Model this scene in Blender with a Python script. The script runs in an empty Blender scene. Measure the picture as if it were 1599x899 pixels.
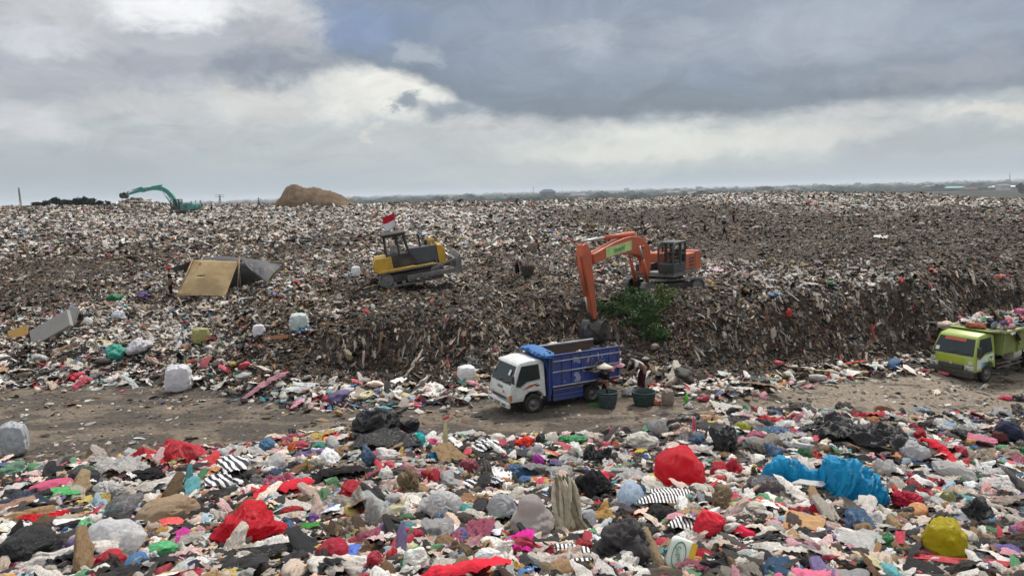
import bpy, math, random
import numpy as np
from mathutils import Vector, Matrix, Euler

sc = bpy.context.scene
COL = sc.collection
R = math.radians
random.seed(11)
rng = np.random.default_rng(11)

# ------------------------------------------------------------------ camera
F_PX, CX, CY = 1142.0, 799.5, 449.5
PITCH, ROLL, CAMZ = R(7.36), R(1.49), 7.5
FWD = Vector((0, math.cos(PITCH), -math.sin(PITCH)))
R0 = Vector((1, 0, 0)); U0 = Vector((0, math.sin(PITCH), math.cos(PITCH)))
RGT = math.cos(ROLL) * R0 - math.sin(ROLL) * U0
UPV = math.sin(ROLL) * R0 + math.cos(ROLL) * U0
CAM = Vector((0, 0, CAMZ))
cd = bpy.data.cameras.new('camera'); cam = bpy.data.objects.new('camera', cd); COL.objects.link(cam)
cd.sensor_width = 36; cd.lens = 36 * F_PX / 1599; cd.clip_start = 0.1; cd.clip_end = 30000
cam.matrix_world = Matrix(((RGT.x, UPV.x, -FWD.x, CAM.x), (RGT.y, UPV.y, -FWD.y, CAM.y),
                           (RGT.z, UPV.z, -FWD.z, CAM.z), (0, 0, 0, 1)))
sc.camera = cam

def ray(px, py):
    return FWD + RGT * ((px - CX) / F_PX) + UPV * ((CY - py) / F_PX)
def P(px, py, Y):
    d = ray(px, py); return CAM + d * (Y / d.y)
def azel(px, py):
    d = ray(px, py).normalized(); return math.atan2(d.x, d.y), math.asin(d.z)

# ------------------------------------------------------------------ render settings
sc.render.engine = 'CYCLES'
sc.cycles.use_denoising = True
sc.cycles.max_bounces = 6; sc.cycles.diffuse_bounces = 3; sc.cycles.glossy_bounces = 2
sc.cycles.transmission_bounces = 4; sc.cycles.transparent_max_bounces = 10; sc.cycles.volume_bounces = 1
sc.view_settings.view_transform = 'Standard'; sc.view_settings.look = 'None'
sc.view_settings.exposure = 0.30; sc.view_settings.gamma = 1; sc.view_settings.use_curve_mapping = False

# ------------------------------------------------------------------ sky
SUN_EL, SUN_AZ = R(52), R(35)      # azimuth from +Y towards +X
world = bpy.data.worlds.new('World'); sc.world = world; world.use_nodes = True
nt = world.node_tree; nt.nodes.clear()

class G:
    """tiny expression helper for node trees"""
    def __init__(s, nt): s.nt = nt
    def n(s, t, **k):
        nd = s.nt.nodes.new(t)
        for a, b in k.items(): setattr(nd, a, b)
        return nd
    def set(s, sock, v):
        if isinstance(v, bpy.types.NodeSocket): s.nt.links.new(v, sock)
        else: sock.default_value = v
    def m(s, op, a, b=None, c=None, clamp=False):
        nd = s.n('ShaderNodeMath', operation=op, use_clamp=clamp)
        s.set(nd.inputs[0], a)
        if b is not None: s.set(nd.inputs[1], b)
        if c is not None: s.set(nd.inputs[2], c)
        return nd.outputs[0]
    def mr(s, v, a, b, c=0.0, d=1.0, smooth=True):
        nd = s.n('ShaderNodeMapRange', interpolation_type='SMOOTHSTEP' if smooth else 'LINEAR')
        for i, x in enumerate((v, a, b, c, d)): s.set(nd.inputs[i], x)
        return nd.outputs[0]
    def mix(s, f, a, b, blend='MIX'):
        nd = s.n('ShaderNodeMix', data_type='RGBA', blend_type=blend)
        s.set(nd.inputs[0], f)
        for sock, v in ((nd.inputs[6], a), (nd.inputs[7], b)):
            s.set(sock, (*v, 1) if isinstance(v, tuple) and len(v) == 3 else v)
        return nd.outputs[2]
    def noise(s, vec, scale, detail=4, rough=.5, dist=0.0, dim='3D'):
        nd = s.n('ShaderNodeTexNoise', noise_dimensions=dim)
        if vec is not None: s.nt.links.new(vec, nd.inputs['Vector'])
        nd.inputs['Scale'].default_value = scale; nd.inputs['Detail'].default_value = detail
        nd.inputs['Roughness'].default_value = rough; nd.inputs['Distortion'].default_value = dist
        return nd
    def xyz(s, x, y, z):
        nd = s.n('ShaderNodeCombineXYZ')
        for i, v in enumerate((x, y, z)): s.set(nd.inputs[i], v)
        return nd.outputs[0]
    def ramp(s, f, stops):
        nd = s.n('ShaderNodeValToRGB'); cr = nd.color_ramp
        while len(cr.elements) < len(stops): cr.elements.new(.5)
        for e, (p, c) in zip(cr.elements, stops): e.position = p; e.color = (*c, 1)
        s.set(nd.inputs[0], f); return nd.outputs[0]

g = G(nt)
tc = g.n('ShaderNodeTexCoord'); sep = g.n('ShaderNodeSeparateXYZ'); nt.links.new(tc.outputs['Generated'], sep.inputs[0])
dx, dy, dz = sep.outputs
az0 = g.m('ARCTAN2', dx, dy); el0 = g.m('ARCSINE', dz)
# cloud-sheet coordinates: flatten towards the horizon
zz = g.m('ADD', g.m('MAXIMUM', dz, 0.0), 0.13)
cvec = g.xyz(g.m('DIVIDE', dx, zz), g.m('DIVIDE', dy, zz), 0.37)
nA = g.noise(cvec, 1.1, 8, .52); nB = g.noise(cvec, 2.7, 8, .58, .6); nC = g.noise(cvec, 0.42, 4, .5)
avec = g.xyz(az0, g.m('MULTIPLY', el0, 1.7), 0.0)
nW = g.noise(avec, 6.0, 7, .55); nW2 = g.noise(avec, 19.0, 8, .66, .3)
sW = g.n('ShaderNodeSeparateColor'); nt.links.new(nW.outputs[1], sW.inputs[0])
sW2 = g.n('ShaderNodeSeparateColor'); nt.links.new(nW2.outputs[1], sW2.inputs[0])
def warp(base, a, b, ka, kb):
    t = g.m('MULTIPLY_ADD', g.m('SUBTRACT', a, .5), ka, base)
    return g.m('MULTIPLY_ADD', g.m('SUBTRACT', b, .5), kb, t)
azw = warp(az0, sW.outputs[0], sW2.outputs[0], .17, .11)
elw = warp(el0, sW.outputs[1], sW2.outputs[1], .065, .055)
PXA = 1 / F_PX
def blob(px, py, rx, ry, s0=.26, s1=1.0):
    a, e = azel(px, py)
    u = g.m('DIVIDE', g.m('SUBTRACT', azw, a), rx * PXA); v = g.m('DIVIDE', g.m('SUBTRACT', elw, e), ry * PXA)
    r = g.m('SQRT', g.m('ADD', g.m('MULTIPLY', u, u), g.m('MULTIPLY', v, v)))
    return g.mr(r, s1, s0, 0.0, 1.0)
def blobm(k, *a, **kw): return g.m('MULTIPLY', blob(*a, **kw), k)
sky = g.n('ShaderNodeTexSky', sky_type='NISHITA'); sky.sun_disc = False
sky.sun_elevation = SUN_EL; sky.sun_rotation = SUN_AZ; sky.air_density = 1; sky.dust_density = 3
K = 10.0       # background strength is 0.1
def c(r_, g_, b_): return (r_, g_, b_)
base = g.ramp(g.mr(el0, R(-2), R(30), smooth=False), [
    (0.0, (.40, .47, .53)), (.07, (.42, .49, .55)), (.16, (.47, .53, .555)), (.28, (.52, .56, .58)), (.45, (.50, .52, .55)), (.75, (.54, .56, .60)), (1.0, (.70, .73, .77))])
grey = g.mix(g.mr(nA.outputs[0], .38, .64), base, c(.60, .61, .62))
grey = g.mix(g.m('MULTIPLY', g.mr(nB.outputs[0], .50, .72), .55), grey, c(.36, .39, .43))
lowfade = g.mr(el0, R(1.0), R(6.5))
col = g.mix(g.m('MULTIPLY_ADD', lowfade, .85, .15), base, grey)
# left grey veil, bright holes and darker undersides
for k, b, cc in [
    (.75, (170, 110, 330, 60), (.44, .46, .52)), (.5, (60, 255, 300, 45), (.41, .45, .50)), (.8, (330, 50, 200, 42), (.46, .47, .52)),
    (.9, (60, 55, 90, 28), (.66, .67, .71)), (.7, (480, 25, 60, 18), (.62, .63, .66)),
    (1.0, (270, 4, 130, 42), (.92, .93, .94)), (.8, (55, 185, 70, 30), (.64, .66, .69)),
    (.75, (225, 165, 100, 24), (.60, .61, .62)), (.95, (395, 170, 120, 34), (.66, .66, .65)), (.5, (310, 215, 210, 26), (.50, .52, .55)),
    (1.0, (432, 105, 110, 48), (.32, .355, .41)), (.8, (270, 105, 80, 26), (.39, .41, .46)), (1.0, (600, 148, 170, 60), (.84, .84, .79)),
    (.9, (625, 128, 60, 14), (.82, .81, .76)), (.7, (640, 215, 200, 24), (.56, .58, .59)),
    (1.0, (1020, 230, 330, 40), (.74, .76, .72)), (.75, (1230, 205, 170, 22), (.70, .71, .68)), (.9, (1560, 172, 130, 14), (.70, .70, .67)),
    (.6, (1460, 215, 190, 22), (.42, .45, .49)), (.5, (900, 268, 420, 20), (.58, .62, .61))]:
    col = g.mix(blobm(k, *b), col, c(*cc))
# the heavy blue-grey sheet
fc = g.n('ShaderNodeFloatCurve'); cm = fc.mapping; cv = cm.curves[0]
AZ0, AZ1, EL0, EL1 = -1.2, 1.2, -0.1, 0.7
pts = [(-2500, -1e3), (300, 60), (430, 96), (512, 112), (560, 106), (640, 128), (700, 150), (745, 186), (800, 194), (950, 196), (1100, 189), (1250, 178), (1400, 166), (1500, 160), (1599, 146), (1750, 120), (2600, 40)]
cur = []
for (px, py) in pts:
    if px < -1000: a, e = -1.2, .25
    elif px > 2500: a, e = 1.2, .25
    else: a, e = azel(px, py)
    cur.append(((a - AZ0) / (AZ1 - AZ0), min(1, (e - EL0) / (EL1 - EL0))))
cur.sort()
for i, (x, y) in enumerate(cur):
    if i == 0: cv.points[0].location = (x, y)
    elif i == 1: cv.points[1].location = (x, y)
    else: cv.points.new(x, y)
for p_ in cv.points: p_.handle_type = 'VECTOR'
cm.update()
g.set(fc.inputs['Value'], g.mr(g.m('MULTIPLY_ADD', g.m('SUBTRACT', sW.outputs[0], .5), .10, az0), AZ0, AZ1, smooth=False))
edge = g.m('MULTIPLY_ADD', fc.outputs[0], EL1 - EL0, EL0)
d_edge = g.m('SUBTRACT', warp(el0, sW.outputs[1], sW2.outputs[1], .045, .022), edge)
heavy = g.m('MULTIPLY', g.mr(d_edge, -.004, .014), g.mr(azw, azel(455, 60)[0], azel(540, 60)[0]))
hv = g.mix(g.mr(nC.outputs[0], .38, .62), c(.27, .325, .42), c(.33, .375, .45))
hv = g.mix(g.m('MULTIPLY', g.mr(nA.outputs[0], .45, .7), .8), hv, c(.43, .475, .54))
hv = g.mix(g.m('MULTIPLY', g.mr(nB.outputs[0], .5, .75), .35), hv, c(.25, .285, .34))
hv = g.mix(g.m('MULTIPLY', g.mr(d_edge, .10, .0), .85), hv, c(.225, .27, .325))
for k, b, cc in [(.8, (560, 40, 120, 60), (.265, .34, .50)), (.65, (900, 55, 100, 34), (.47, .51, .565)), (.5, (1060, 50, 90, 26), (.45, .49, .545)),
                 (.55, (650, 88, 45, 24), (.50, .55, .61)), (.45, (1250, 70, 160, 40), (.42, .46, .53)), (.7, (1000, 165, 330, 30), (.235, .275, .325)), (.6, (1480, 120, 180, 30), (.38, .40, .45)), (.4, (1560, 20, 200, 40), (.29, .345, .45))]:
    hv = g.mix(blobm(k, *b), hv, c(*cc))
col = g.mix(heavy, col, hv)
for k, b, cc in [(.95, (632, 160, 46, 20), (.31, .36, .42)), (.9, (704, 172, 60, 24), (.31, .36, .42)), (.8, (598, 177, 20, 9), (.36, .40, .45)), (.85, (590, 211, 22, 9), (.66, .67, .65))]:
    col = g.mix(blobm(k, *b), col, c(*cc))
fine_ = g.mr(g.noise(avec, 11.0, 9, .68, .8).outputs[0], .36, .64, .93, 1.06)
fs_ = g.n('ShaderNodeVectorMath', operation='SCALE'); nt.links.new(col, fs_.inputs[0]); nt.links.new(g.m('ADD', 1.0, g.m('MULTIPLY', g.m('SUBTRACT', fine_, 1.0), g.mr(el0, R(.5), R(5)))), fs_.inputs['Scale']); col = fs_.outputs[0]
bc = g.n('ShaderNodeBrightContrast'); nt.links.new(col, bc.inputs[0]); bc.inputs['Contrast'].default_value = .12; col = bc.outputs[0]
sdim = g.n('ShaderNodeVectorMath', operation='SCALE'); nt.links.new(col, sdim.inputs[0]); sdim.inputs['Scale'].default_value = .80; col = sdim.outputs[0]
# an overcast sky is brighter overhead (outside this view)
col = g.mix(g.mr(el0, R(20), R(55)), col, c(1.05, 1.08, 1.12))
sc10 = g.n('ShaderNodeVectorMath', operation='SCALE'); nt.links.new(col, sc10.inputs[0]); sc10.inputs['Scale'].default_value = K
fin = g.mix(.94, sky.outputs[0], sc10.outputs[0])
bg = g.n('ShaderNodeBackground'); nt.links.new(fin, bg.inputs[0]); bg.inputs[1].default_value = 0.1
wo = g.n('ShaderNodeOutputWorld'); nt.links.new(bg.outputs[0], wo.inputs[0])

# ------------------------------------------------------------------ sun
sd = bpy.data.lights.new('sun', 'SUN'); sun = bpy.data.objects.new('sun', sd); COL.objects.link(sun)
sd.energy = 3.0; sd.angle = R(10); sd.color = (1, .935, .85)
sdir = Vector((math.sin(SUN_AZ) * math.cos(SUN_EL), math.cos(SUN_AZ) * math.cos(SUN_EL), math.sin(SUN_EL)))
sun.rotation_euler = sdir.to_track_quat('Z', 'Y').to_euler()

# ------------------------------------------------------------------ numpy noise
_perm = np.random.default_rng(5).random((4096,)).astype(np.float32)
def _h(ix, iy, iz, seed):
    n = (ix * 73856093) ^ (iy * 19349663) ^ (iz * 83492791) ^ (seed * 2654435)
    n = (n ^ (n >> 13)) * 1274126177
    return _perm[(n ^ (n >> 16)) & 4095]
def vn3(x, y, z, seed=0):
    x, y, z = (np.asarray(a, dtype=np.float64) for a in (x, y, z))
    x, y, z = np.broadcast_arrays(x, y, z)
    ix, iy, iz = (np.floor(a).astype(np.int64) for a in (x, y, z))
    fx, fy, fz = x - ix, y - iy, z - iz
    fx, fy, fz = (a * a * (3 - 2 * a) for a in (fx, fy, fz))
    def L(a, b, t): return a + (b - a) * t
    v = L(L(L(_h(ix, iy, iz, seed), _h(ix+1, iy, iz, seed), fx), L(_h(ix, iy+1, iz, seed), _h(ix+1, iy+1, iz, seed), fx), fy),
          L(L(_h(ix, iy, iz+1, seed), _h(ix+1, iy, iz+1, seed), fx), L(_h(ix, iy+1, iz+1, seed), _h(ix+1, iy+1, iz+1, seed), fx), fy), fz)
    return v * 2 - 1
def fbm3(x, y, z, seed=0, o=4, k=.5):
    s = 0; a = 1; t = 0
    for i in range(o):
        s = s + a * vn3(x * 2**i, y * 2**i, z * 2**i, seed + i); t += a; a *= k
    return s / t
def ridge3(x, y, z, seed=0, o=3):
    s = 0; a = 1; t = 0
    for i in range(o):
        s = s + a * (1 - 2 * np.abs(vn3(x * 1.9**i, y * 1.9**i, z * 1.9**i, seed + i))); t += a; a *= .62
    return s / t
def n2(x, y, seed=0, o=3): return fbm3(x, y, 0.5, seed, o)

# ------------------------------------------------------------------ terrain
# profiles: for a direction (photo column) the ground seen at rows (py) and its distance Y
def zroad(px): return float(np.interp(px, [1150, 1400, 1599, 2500], [0, -.45, -.95, -1.3]))
def road(px, py):
    d = ray(px, py); return py, d.y * ((CAMZ - zroad(px)) / -d.z)
COLS = {
 -900: [(899,4.5),(800,7.2),(745,9.0),'drop',('r',600),(540,34),(480,41),(440,52),(400,66),(360,90),(330,150)],
   0: [(899,4.9),(820,6.6),(765,8.2),(742,9.3),'drop',('r',600),(545,33.5),(480,41),(440,51),(400,66),(360,90),(327,150)],
 250: [(899,4.9),(820,6.6),(755,8.6),(722,9.8),'drop',('r',600),(548,32.5),(480,41),(440,52),(400,66),(355,95),(324,150)],
 450: [(899,4.9),(820,6.7),(750,8.8),(696,10.6),'drop',('r',630),(590,28.4),(520,31.0),(470,38),(400,63),(350,92),(321,150)],
 580: [(899,4.9),(820,6.7),(750,8.8),(680,11.0),'drop',('r',632),(605,27.6),(585,29.3),(515,30.6),(455,40),(400,62),(350,92),(320,150)],
 700: [(899,4.9),(820,6.7),(750,8.8),(700,10.6),'drop',('r',628),(598,28.2),(575,29.6),(500,31.5),(450,42),(400,62),(350,92),(317,150)],
 850: [(899,4.9),(820,6.8),(750,8.9),(695,10.8),'drop',('r',585),(540,32.4),(490,33.6),(450,41),(400,60),(350,90),(316,150)],
1000: [(899,5.0),(820,6.9),(750,9.0),(684,11.2),'drop',('r',600),(545,31.0),(462,33.6),(452,37),(400,56),(350,86),(313,148)],
1120: [(899,5.0),(820,6.9),(740,9.4),(655,12.0),'drop',('r',612),(572,29.6),(500,31.4),(452,34.0),(400,53),(350,85),(308,135)],
1250: [(899,5.0),(820,7.0),(740,9.5),(646,12.4),'drop',('r',592),(560,30.8),(470,32.2),(445,34.2),(400,46),(350,82),(303,130)],
1400: [(899,5.0),(820,7.0),(740,9.6),(656,12.4),'drop',('r',577),(556,32.4),(450,33.9),(430,35.8),(400,42),(360,62),(330,92),(305,130)],
1599: [(899,5.0),(820,7.0),(740,9.7),(655,12.6),'drop',('r',560),(540,35.6),(452,36.9),(436,38.6),(400,43),(360,56),(330,84),(313,122)],
2500: [(899,5.0),(820,7.0),(740,9.7),(655,12.6),'drop',('r',545),(530,38.2),(436,41),(400,45),(360,56),(330,84),(313,122)],
}
PROF = []
for px in sorted(COLS):
    pp = min(max(px, -350), 1950)
    Ys, Zs, Ts = [-6.0], [4.9], [0]
    for e in COLS[px]:
        if e == 'drop':
            yc, zc = Ys[-1], Zs[-1]
            for k, q in ((.12, .96), (.35, .78), (.7, .30), (.9, .08), (1.0, 0.0)):
                Ys.append(yc + 6.2 * k); Zs.append(zc * q + zroad(px) * (1 - q))
            Ts += [Ts[-1]] * 5
        elif e[0] == 'r':
            py, Y = road(pp, e[1]); q = P(pp, py, Y); print(px, round(Y, 1))
            Ys += [Y - .3]; Zs += [zroad(px)]; Ts += [q.x / Y]
        else:
            q = P(pp, e[0], e[1]); Ys.append(e[1]); Zs.append(q.z); Ts.append(q.x / e[1])
    yl, zl = Ys[-1], Zs[-1]
    Ys += [yl + 12, yl + 45, yl + 90, 400]; Zs += [zl - .8, zl - 10, -16.5, -18]; Ts += [Ts[-1]] * 4
    Ts[0] = Ts[1]
    if px != pp: Ts = [t + (px - pp) / F_PX for t in Ts]
    PROF.append((np.array(Ys), np.array(Zs), np.array(Ts)))

ROADC = []      # far edge of the road per column direction
def Hbase(X, Y):
    X = np.asarray(X, float); Y = np.asarray(Y, float)
    t = X / np.maximum(Y, 3.5)
    zc = np.stack([np.interp(Y, p[0], p[1]) for p in PROF]); tcs = np.stack([np.interp(Y, p[0], p[2]) for p in PROF])
    z = zc[0].copy()
    for i in range(len(PROF) - 1):
        a, b = tcs[i], tcs[i + 1]
        f = np.clip((t - a) / np.maximum(b - a, 1e-4), 0, 1); f = f * f * (3 - 2 * f)
        z = np.where(t > a, zc[i] * (1 - f) + zc[i + 1] * f, z)
    return z
REDGE_T = []; REDGE_Y = []
for px in sorted(COLS):
    if -400 <= px <= 2000:
        e = [q for q in COLS[px] if q[0] == 'r'][0]; py, Y = road(px, e[1]); REDGE_Y.append(Y); REDGE_T.append(P(px, py, Y).x / Y)
def road_far(X, Y): return np.interp(X / np.maximum(Y, 3.5), REDGE_T, REDGE_Y) - .9 * sstep(X, 5, 10)
def sstep(x, a, b):
    t = np.clip((x - a) / (b - a), 0, 1); return t * t * (3 - 2 * t)
def roadness(X, Y):
    e = road_far(X, Y) + 1.2 * n2(X * .35, Y * .45, 31, 4)
    near = 15.2 + .7 * n2(X * .5, Y * .5, 33, 2)
    return sstep(Y, near, near + 1.6) * (1 - sstep(Y, e - .3, e + .9))
def H(X, Y):
    X = np.asarray(X, float); Y = np.asarray(Y, float)
    z = Hbase(X, Y); rd = roadness(X, Y)
    far = sstep(Y, 30, 60)
    plain = 1 - sstep(Y, 165, 215)
    lump = .16 * n2(X * .9, Y * .9, 1, 3) + .22 * n2(X * .33, Y * .33, 2, 3) * (.5 + .8 * far)
    lump += far * (.75 * n2(X * .13, Y * .13, 3, 3) + .5 * n2(X * .045, Y * .045, 4, 2)) + sstep(Y, 33, 42) * .48 * ridge3(X * .20, Y * .26, .5, 14, 4)
    lump += sstep(Y, 27, 31) * (1 - far) * (.55 * ridge3(X * .38, Y * .38, .3, 8, 4) - .08)
    px_, py_ = -65.5, 128.0
    z = z + 2.5 * np.exp(-((X - px_) / 3.4) ** 2 - ((Y - py_) / 5) ** 2) + .9 * np.exp(-((X - px_ - 5.5) / 4.0) ** 2 - ((Y - py_) / 5) ** 2)
    pad = np.exp(-(((X - 7.6) / 2.6) ** 2 + ((Y - 36.4) / 2.3) ** 2) ** 2); z = z * (1 - pad) + 2.55 * pad; lump = lump * (1 - .85 * pad)
    return z + lump * (1 - rd) * plain + rd * (.07 * n2(X * .5, Y * 2.4, 6, 4) + .07 * n2(X * .2, Y * .5, 7, 2) - .07 * np.exp(-((Y - 20.6 - .13 * X - .5 * n2(X * .12, 0, 9, 2)) / .22) ** 2) - .07 * np.exp(-((Y - 22.2 - .13 * X - .5 * n2(X * .12, 0, 9, 2)) / .22) ** 2))
def h1(x, y): return float(H(np.array([x]), np.array([y]))[0])
def hit(px, py, ymin=3.0):
    d = ray(px, py); d = d / d.y
    Yv = np.concatenate([np.arange(ymin, 16, .04), np.arange(16, 60, .08), np.arange(60, 300, .4)])
    zz = CAM.z + d.z * Yv; hh = H(d.x * Yv, Yv)
    below = np.nonzero(zz < hh)[0]
    i = below[0] if len(below) else len(Yv) - 1
    return Vector((d.x * Yv[i], Yv[i], float(hh[i])))

# ------------------------------------------------------------------ colour zones of the heap (world-space patches)
def anchors(lst):
    out = []
    for px, py, rx, ry, w in lst:
        p = hit(px, py, 24); q = hit(px, py - ry, 24) if py - ry > 312 else None
        ryw = max(1.0, (q.y - p.y) if q is not None else p.y * .35)
        out.append((p.x, p.y, rx * p.y / F_PX, ryw, w))
    return out
BROWN = anchors([(700,540,150,70,1.3),(560,580,110,30,1.2),(860,500,110,60,1.2),(1120,520,110,80,1.0),(1250,560,140,60,.8),(1300,350,260,30,1.1),(1450,380,160,30,.8),
                 (1180,400,120,24,.8),(930,345,140,14,.9),(1050,330,160,10,.6),(480,480,90,30,.3),(150,400,90,24,.6),(60,440,80,24,.7),(450,390,60,20,.6),(790,420,60,20,.4),(1500,330,120,8,.6)])
DARK = anchors([(600,590,110,24,1.3),(1350,520,130,60,1.2),(1520,490,120,60,1.2),(930,540,80,30,1.1),(1200,520,90,40,.6),(740,560,70,40,.9),(680,480,70,24,.8),(520,390,60,20,.5),(150,420,100,14,.5),(1400,400,80,16,.5),(0,470,80,16,.6)])
WHITE = anchors([(300,345,300,16,1.0),(700,335,200,12,.8),(1250,315,160,8,1.0),(1380,400,90,18,.9),(1560,400,60,20,.8),(1150,420,90,16,.9),(150,560,150,40,.5),(500,615,260,14,.9),(250,520,120,30,.5),(1130,600,110,14,.7),(750,590,50,22,.9),(200,480,150,30,.4)])
def zone(X, Y, L):
    s = np.zeros_like(X)
    for x, y, rx, ry, w in L:
        d = ((X - x) / rx) ** 2 + ((Y - y) / ry) ** 2
        s += w * np.exp(-d)
    return s

# ------------------------------------------------------------------ materials
def mat(name, fn, **kw):
    m = bpy.data.materials.new(name); m.use_nodes = True; t = m.node_tree
    bs = t.nodes['Principled BSDF']; gg = G(t); fn(gg, bs); return m
def ocol(gg):
    return gg.n('ShaderNodeTexCoord').outputs['Object']
def bump(gg, bs, hgt, strength=.4, dist=.02):
    b = gg.n('ShaderNodeBump'); b.inputs['Strength'].default_value = strength; b.inputs['Distance'].default_value = dist
    gg.set(b.inputs['Height'], hgt); gg.nt.links.new(b.outputs[0], bs.inputs['Normal'])
def paint(name, colr, rough=.42, dirt=.35, dirtcol=(.16, .13, .10), metal=0.0, scale=1.6):
    def fn(gg, bs):
        o = ocol(gg); a = gg.noise(o, scale, 6, .65); b = gg.noise(o, scale * 7, 5, .6)
        f = gg.m('MULTIPLY', gg.mr(gg.m('ADD', gg.m('MULTIPLY', a.outputs[0], .6), gg.m('MULTIPLY', b.outputs[0], .4)), .40, .68), dirt * 1.7, clamp=True)
        gg.set(bs.inputs['Base Color'], gg.mix(f, tuple(colr), dirtcol))
        gg.set(bs.inputs['Roughness'], gg.m('MULTIPLY_ADD', f, .35, rough)); bump(gg, bs, a.outputs[0], .12, .05); bs.inputs['Metallic'].default_value = metal
    return mat(name, fn)
def flat(name, colr, rough=.7, var=.15, scale=5, bmp=.15, bdist=.02):
    def fn(gg, bs):
        o = ocol(gg); a = gg.noise(o, scale, 6, .6)
        lo = tuple(x * (1 - var) for x in colr); hi = tuple(min(1, x * (1 + var)) for x in colr)
        gg.set(bs.inputs['Base Color'], gg.mix(gg.mr(a.outputs[0], .3, .7), lo, hi)); bs.inputs['Roughness'].default_value = rough
        if bmp: bump(gg, bs, a.outputs[0], bmp, bdist)
        if rough >= .9: bs.inputs['Specular IOR Level'].default_value = .05
    return mat(name, fn)
def plastic(name, colr=None, trans=.0, rough=.33, clear=0.0, wr=7.0, stain=.25):
    """thin film; colr None = the object's own colour"""
    def fn(gg, bs):
        o = ocol(gg)
        w1 = gg.noise(o, wr, 5, .55, 1.3); w2 = gg.noise(o, wr * 3.1, 4, .5, 2.0); st = gg.noise(o, 2.3, 6, .7, .4)
        rid = gg.m('ABSOLUTE', gg.m('SUBTRACT', w1.outputs[0], .5)); rid2 = gg.m('ABSOLUTE', gg.m('SUBTRACT', w2.outputs[0], .5))
        hgt = gg.m('ADD', gg.m('MULTIPLY', rid, 1.0), gg.m('MULTIPLY', rid2, .35))
        base_ = gg.n('ShaderNodeObjectInfo').outputs['Color'] if colr is None else gg.n('ShaderNodeRGB').outputs[0]
        if colr is not None: base_.node.outputs[0].default_value = (*colr, 1)
        cc = gg.mix(gg.m('MULTIPLY', gg.mr(st.outputs[0], .52, .75), stain), base_, c(.14, .11, .085))
        gg.set(bs.inputs['Base Color'], cc); bs.inputs['Roughness'].default_value = rough
        bump(gg, bs, hgt, 1.0, .08 if wr < 15 else .035)
        out = gg.nt.nodes['Material Output']
        sh = bs.outputs[0]
        if trans:
            tl = gg.n('ShaderNodeBsdfTranslucent'); gg.set(tl.inputs[0], cc); mx = gg.n('ShaderNodeMixShader'); mx.inputs[0].default_value = trans
            gg.nt.links.new(sh, mx.inputs[1]); gg.nt.links.new(tl.outputs[0], mx.inputs[2]); sh = mx.outputs[0]
        if clear:
            tp = gg.n('ShaderNodeBsdfTransparent'); mx = gg.n('ShaderNodeMixShader')
            gg.set(mx.inputs[0], gg.m('MULTIPLY', gg.mr(w1.outputs[0], .35, .6, clear, clear * .35), 1.0))
            gg.nt.links.new(sh, mx.inputs[1]); gg.nt.links.new(tp.outputs[0], mx.inputs[2]); sh = mx.outputs[0]
        gg.nt.links.new(sh, out.inputs[0])
    return mat(name, fn)
def fabric(name, colr=None, stain=.35, k=1.0):
    def fn(gg, bs):
        o = ocol(gg); a = gg.noise(o, 4 * k, 6, .65, .8); b = gg.noise(o, 16 * k, 3, .6, .5)
        base_ = gg.n('ShaderNodeObjectInfo').outputs['Color'] if colr is None else gg.n('ShaderNodeRGB').outputs[0]
        if colr is not None: base_.node.outputs[0].default_value = (*colr, 1)
        gg.set(bs.inputs['Base Color'], gg.mix(gg.m('MULTIPLY', gg.mr(a.outputs[0], .45, .7), stain), base_, c(.12, .09, .07)))
        bs.inputs['Roughness'].default_value = .92; bs.inputs['Specular IOR Level'].default_value = .2
        bump(gg, bs, gg.m('ADD', gg.m('ABSOLUTE', gg.m('SUBTRACT', a.outputs[0], .5)), gg.m('MULTIPLY', b.outputs[0], .2)), .6, .04)
    return mat(name, fn)
def stripes(name, a_, b_, freq=16, dist=1.5, zebra=False):
    def fn(gg, bs):
        o = ocol(gg); w = gg.n('ShaderNodeTexWave', bands_direction='X' if not zebra else 'DIAGONAL'); gg.nt.links.new(o, w.inputs[0])
        w.inputs['Scale'].default_value = freq; w.inputs['Distortion'].default_value = dist; w.inputs['Detail'].default_value = 1
        w.inputs['Detail Scale'].default_value = .6
        st = gg.noise(o, 5, 5, .6)
        cc = gg.mix(gg.mr(w.outputs['Fac'], .45, .55), a_, b_)
        gg.set(bs.inputs['Base Color'], gg.mix(gg.m('MULTIPLY', gg.mr(st.outputs[0], .5, .75), .4), cc, c(.18, .14, .11)))
        bs.inputs['Roughness'].default_value = .85
        bump(gg, bs, st.outputs[0], .5, .03)
    return mat(name, fn)
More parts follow.
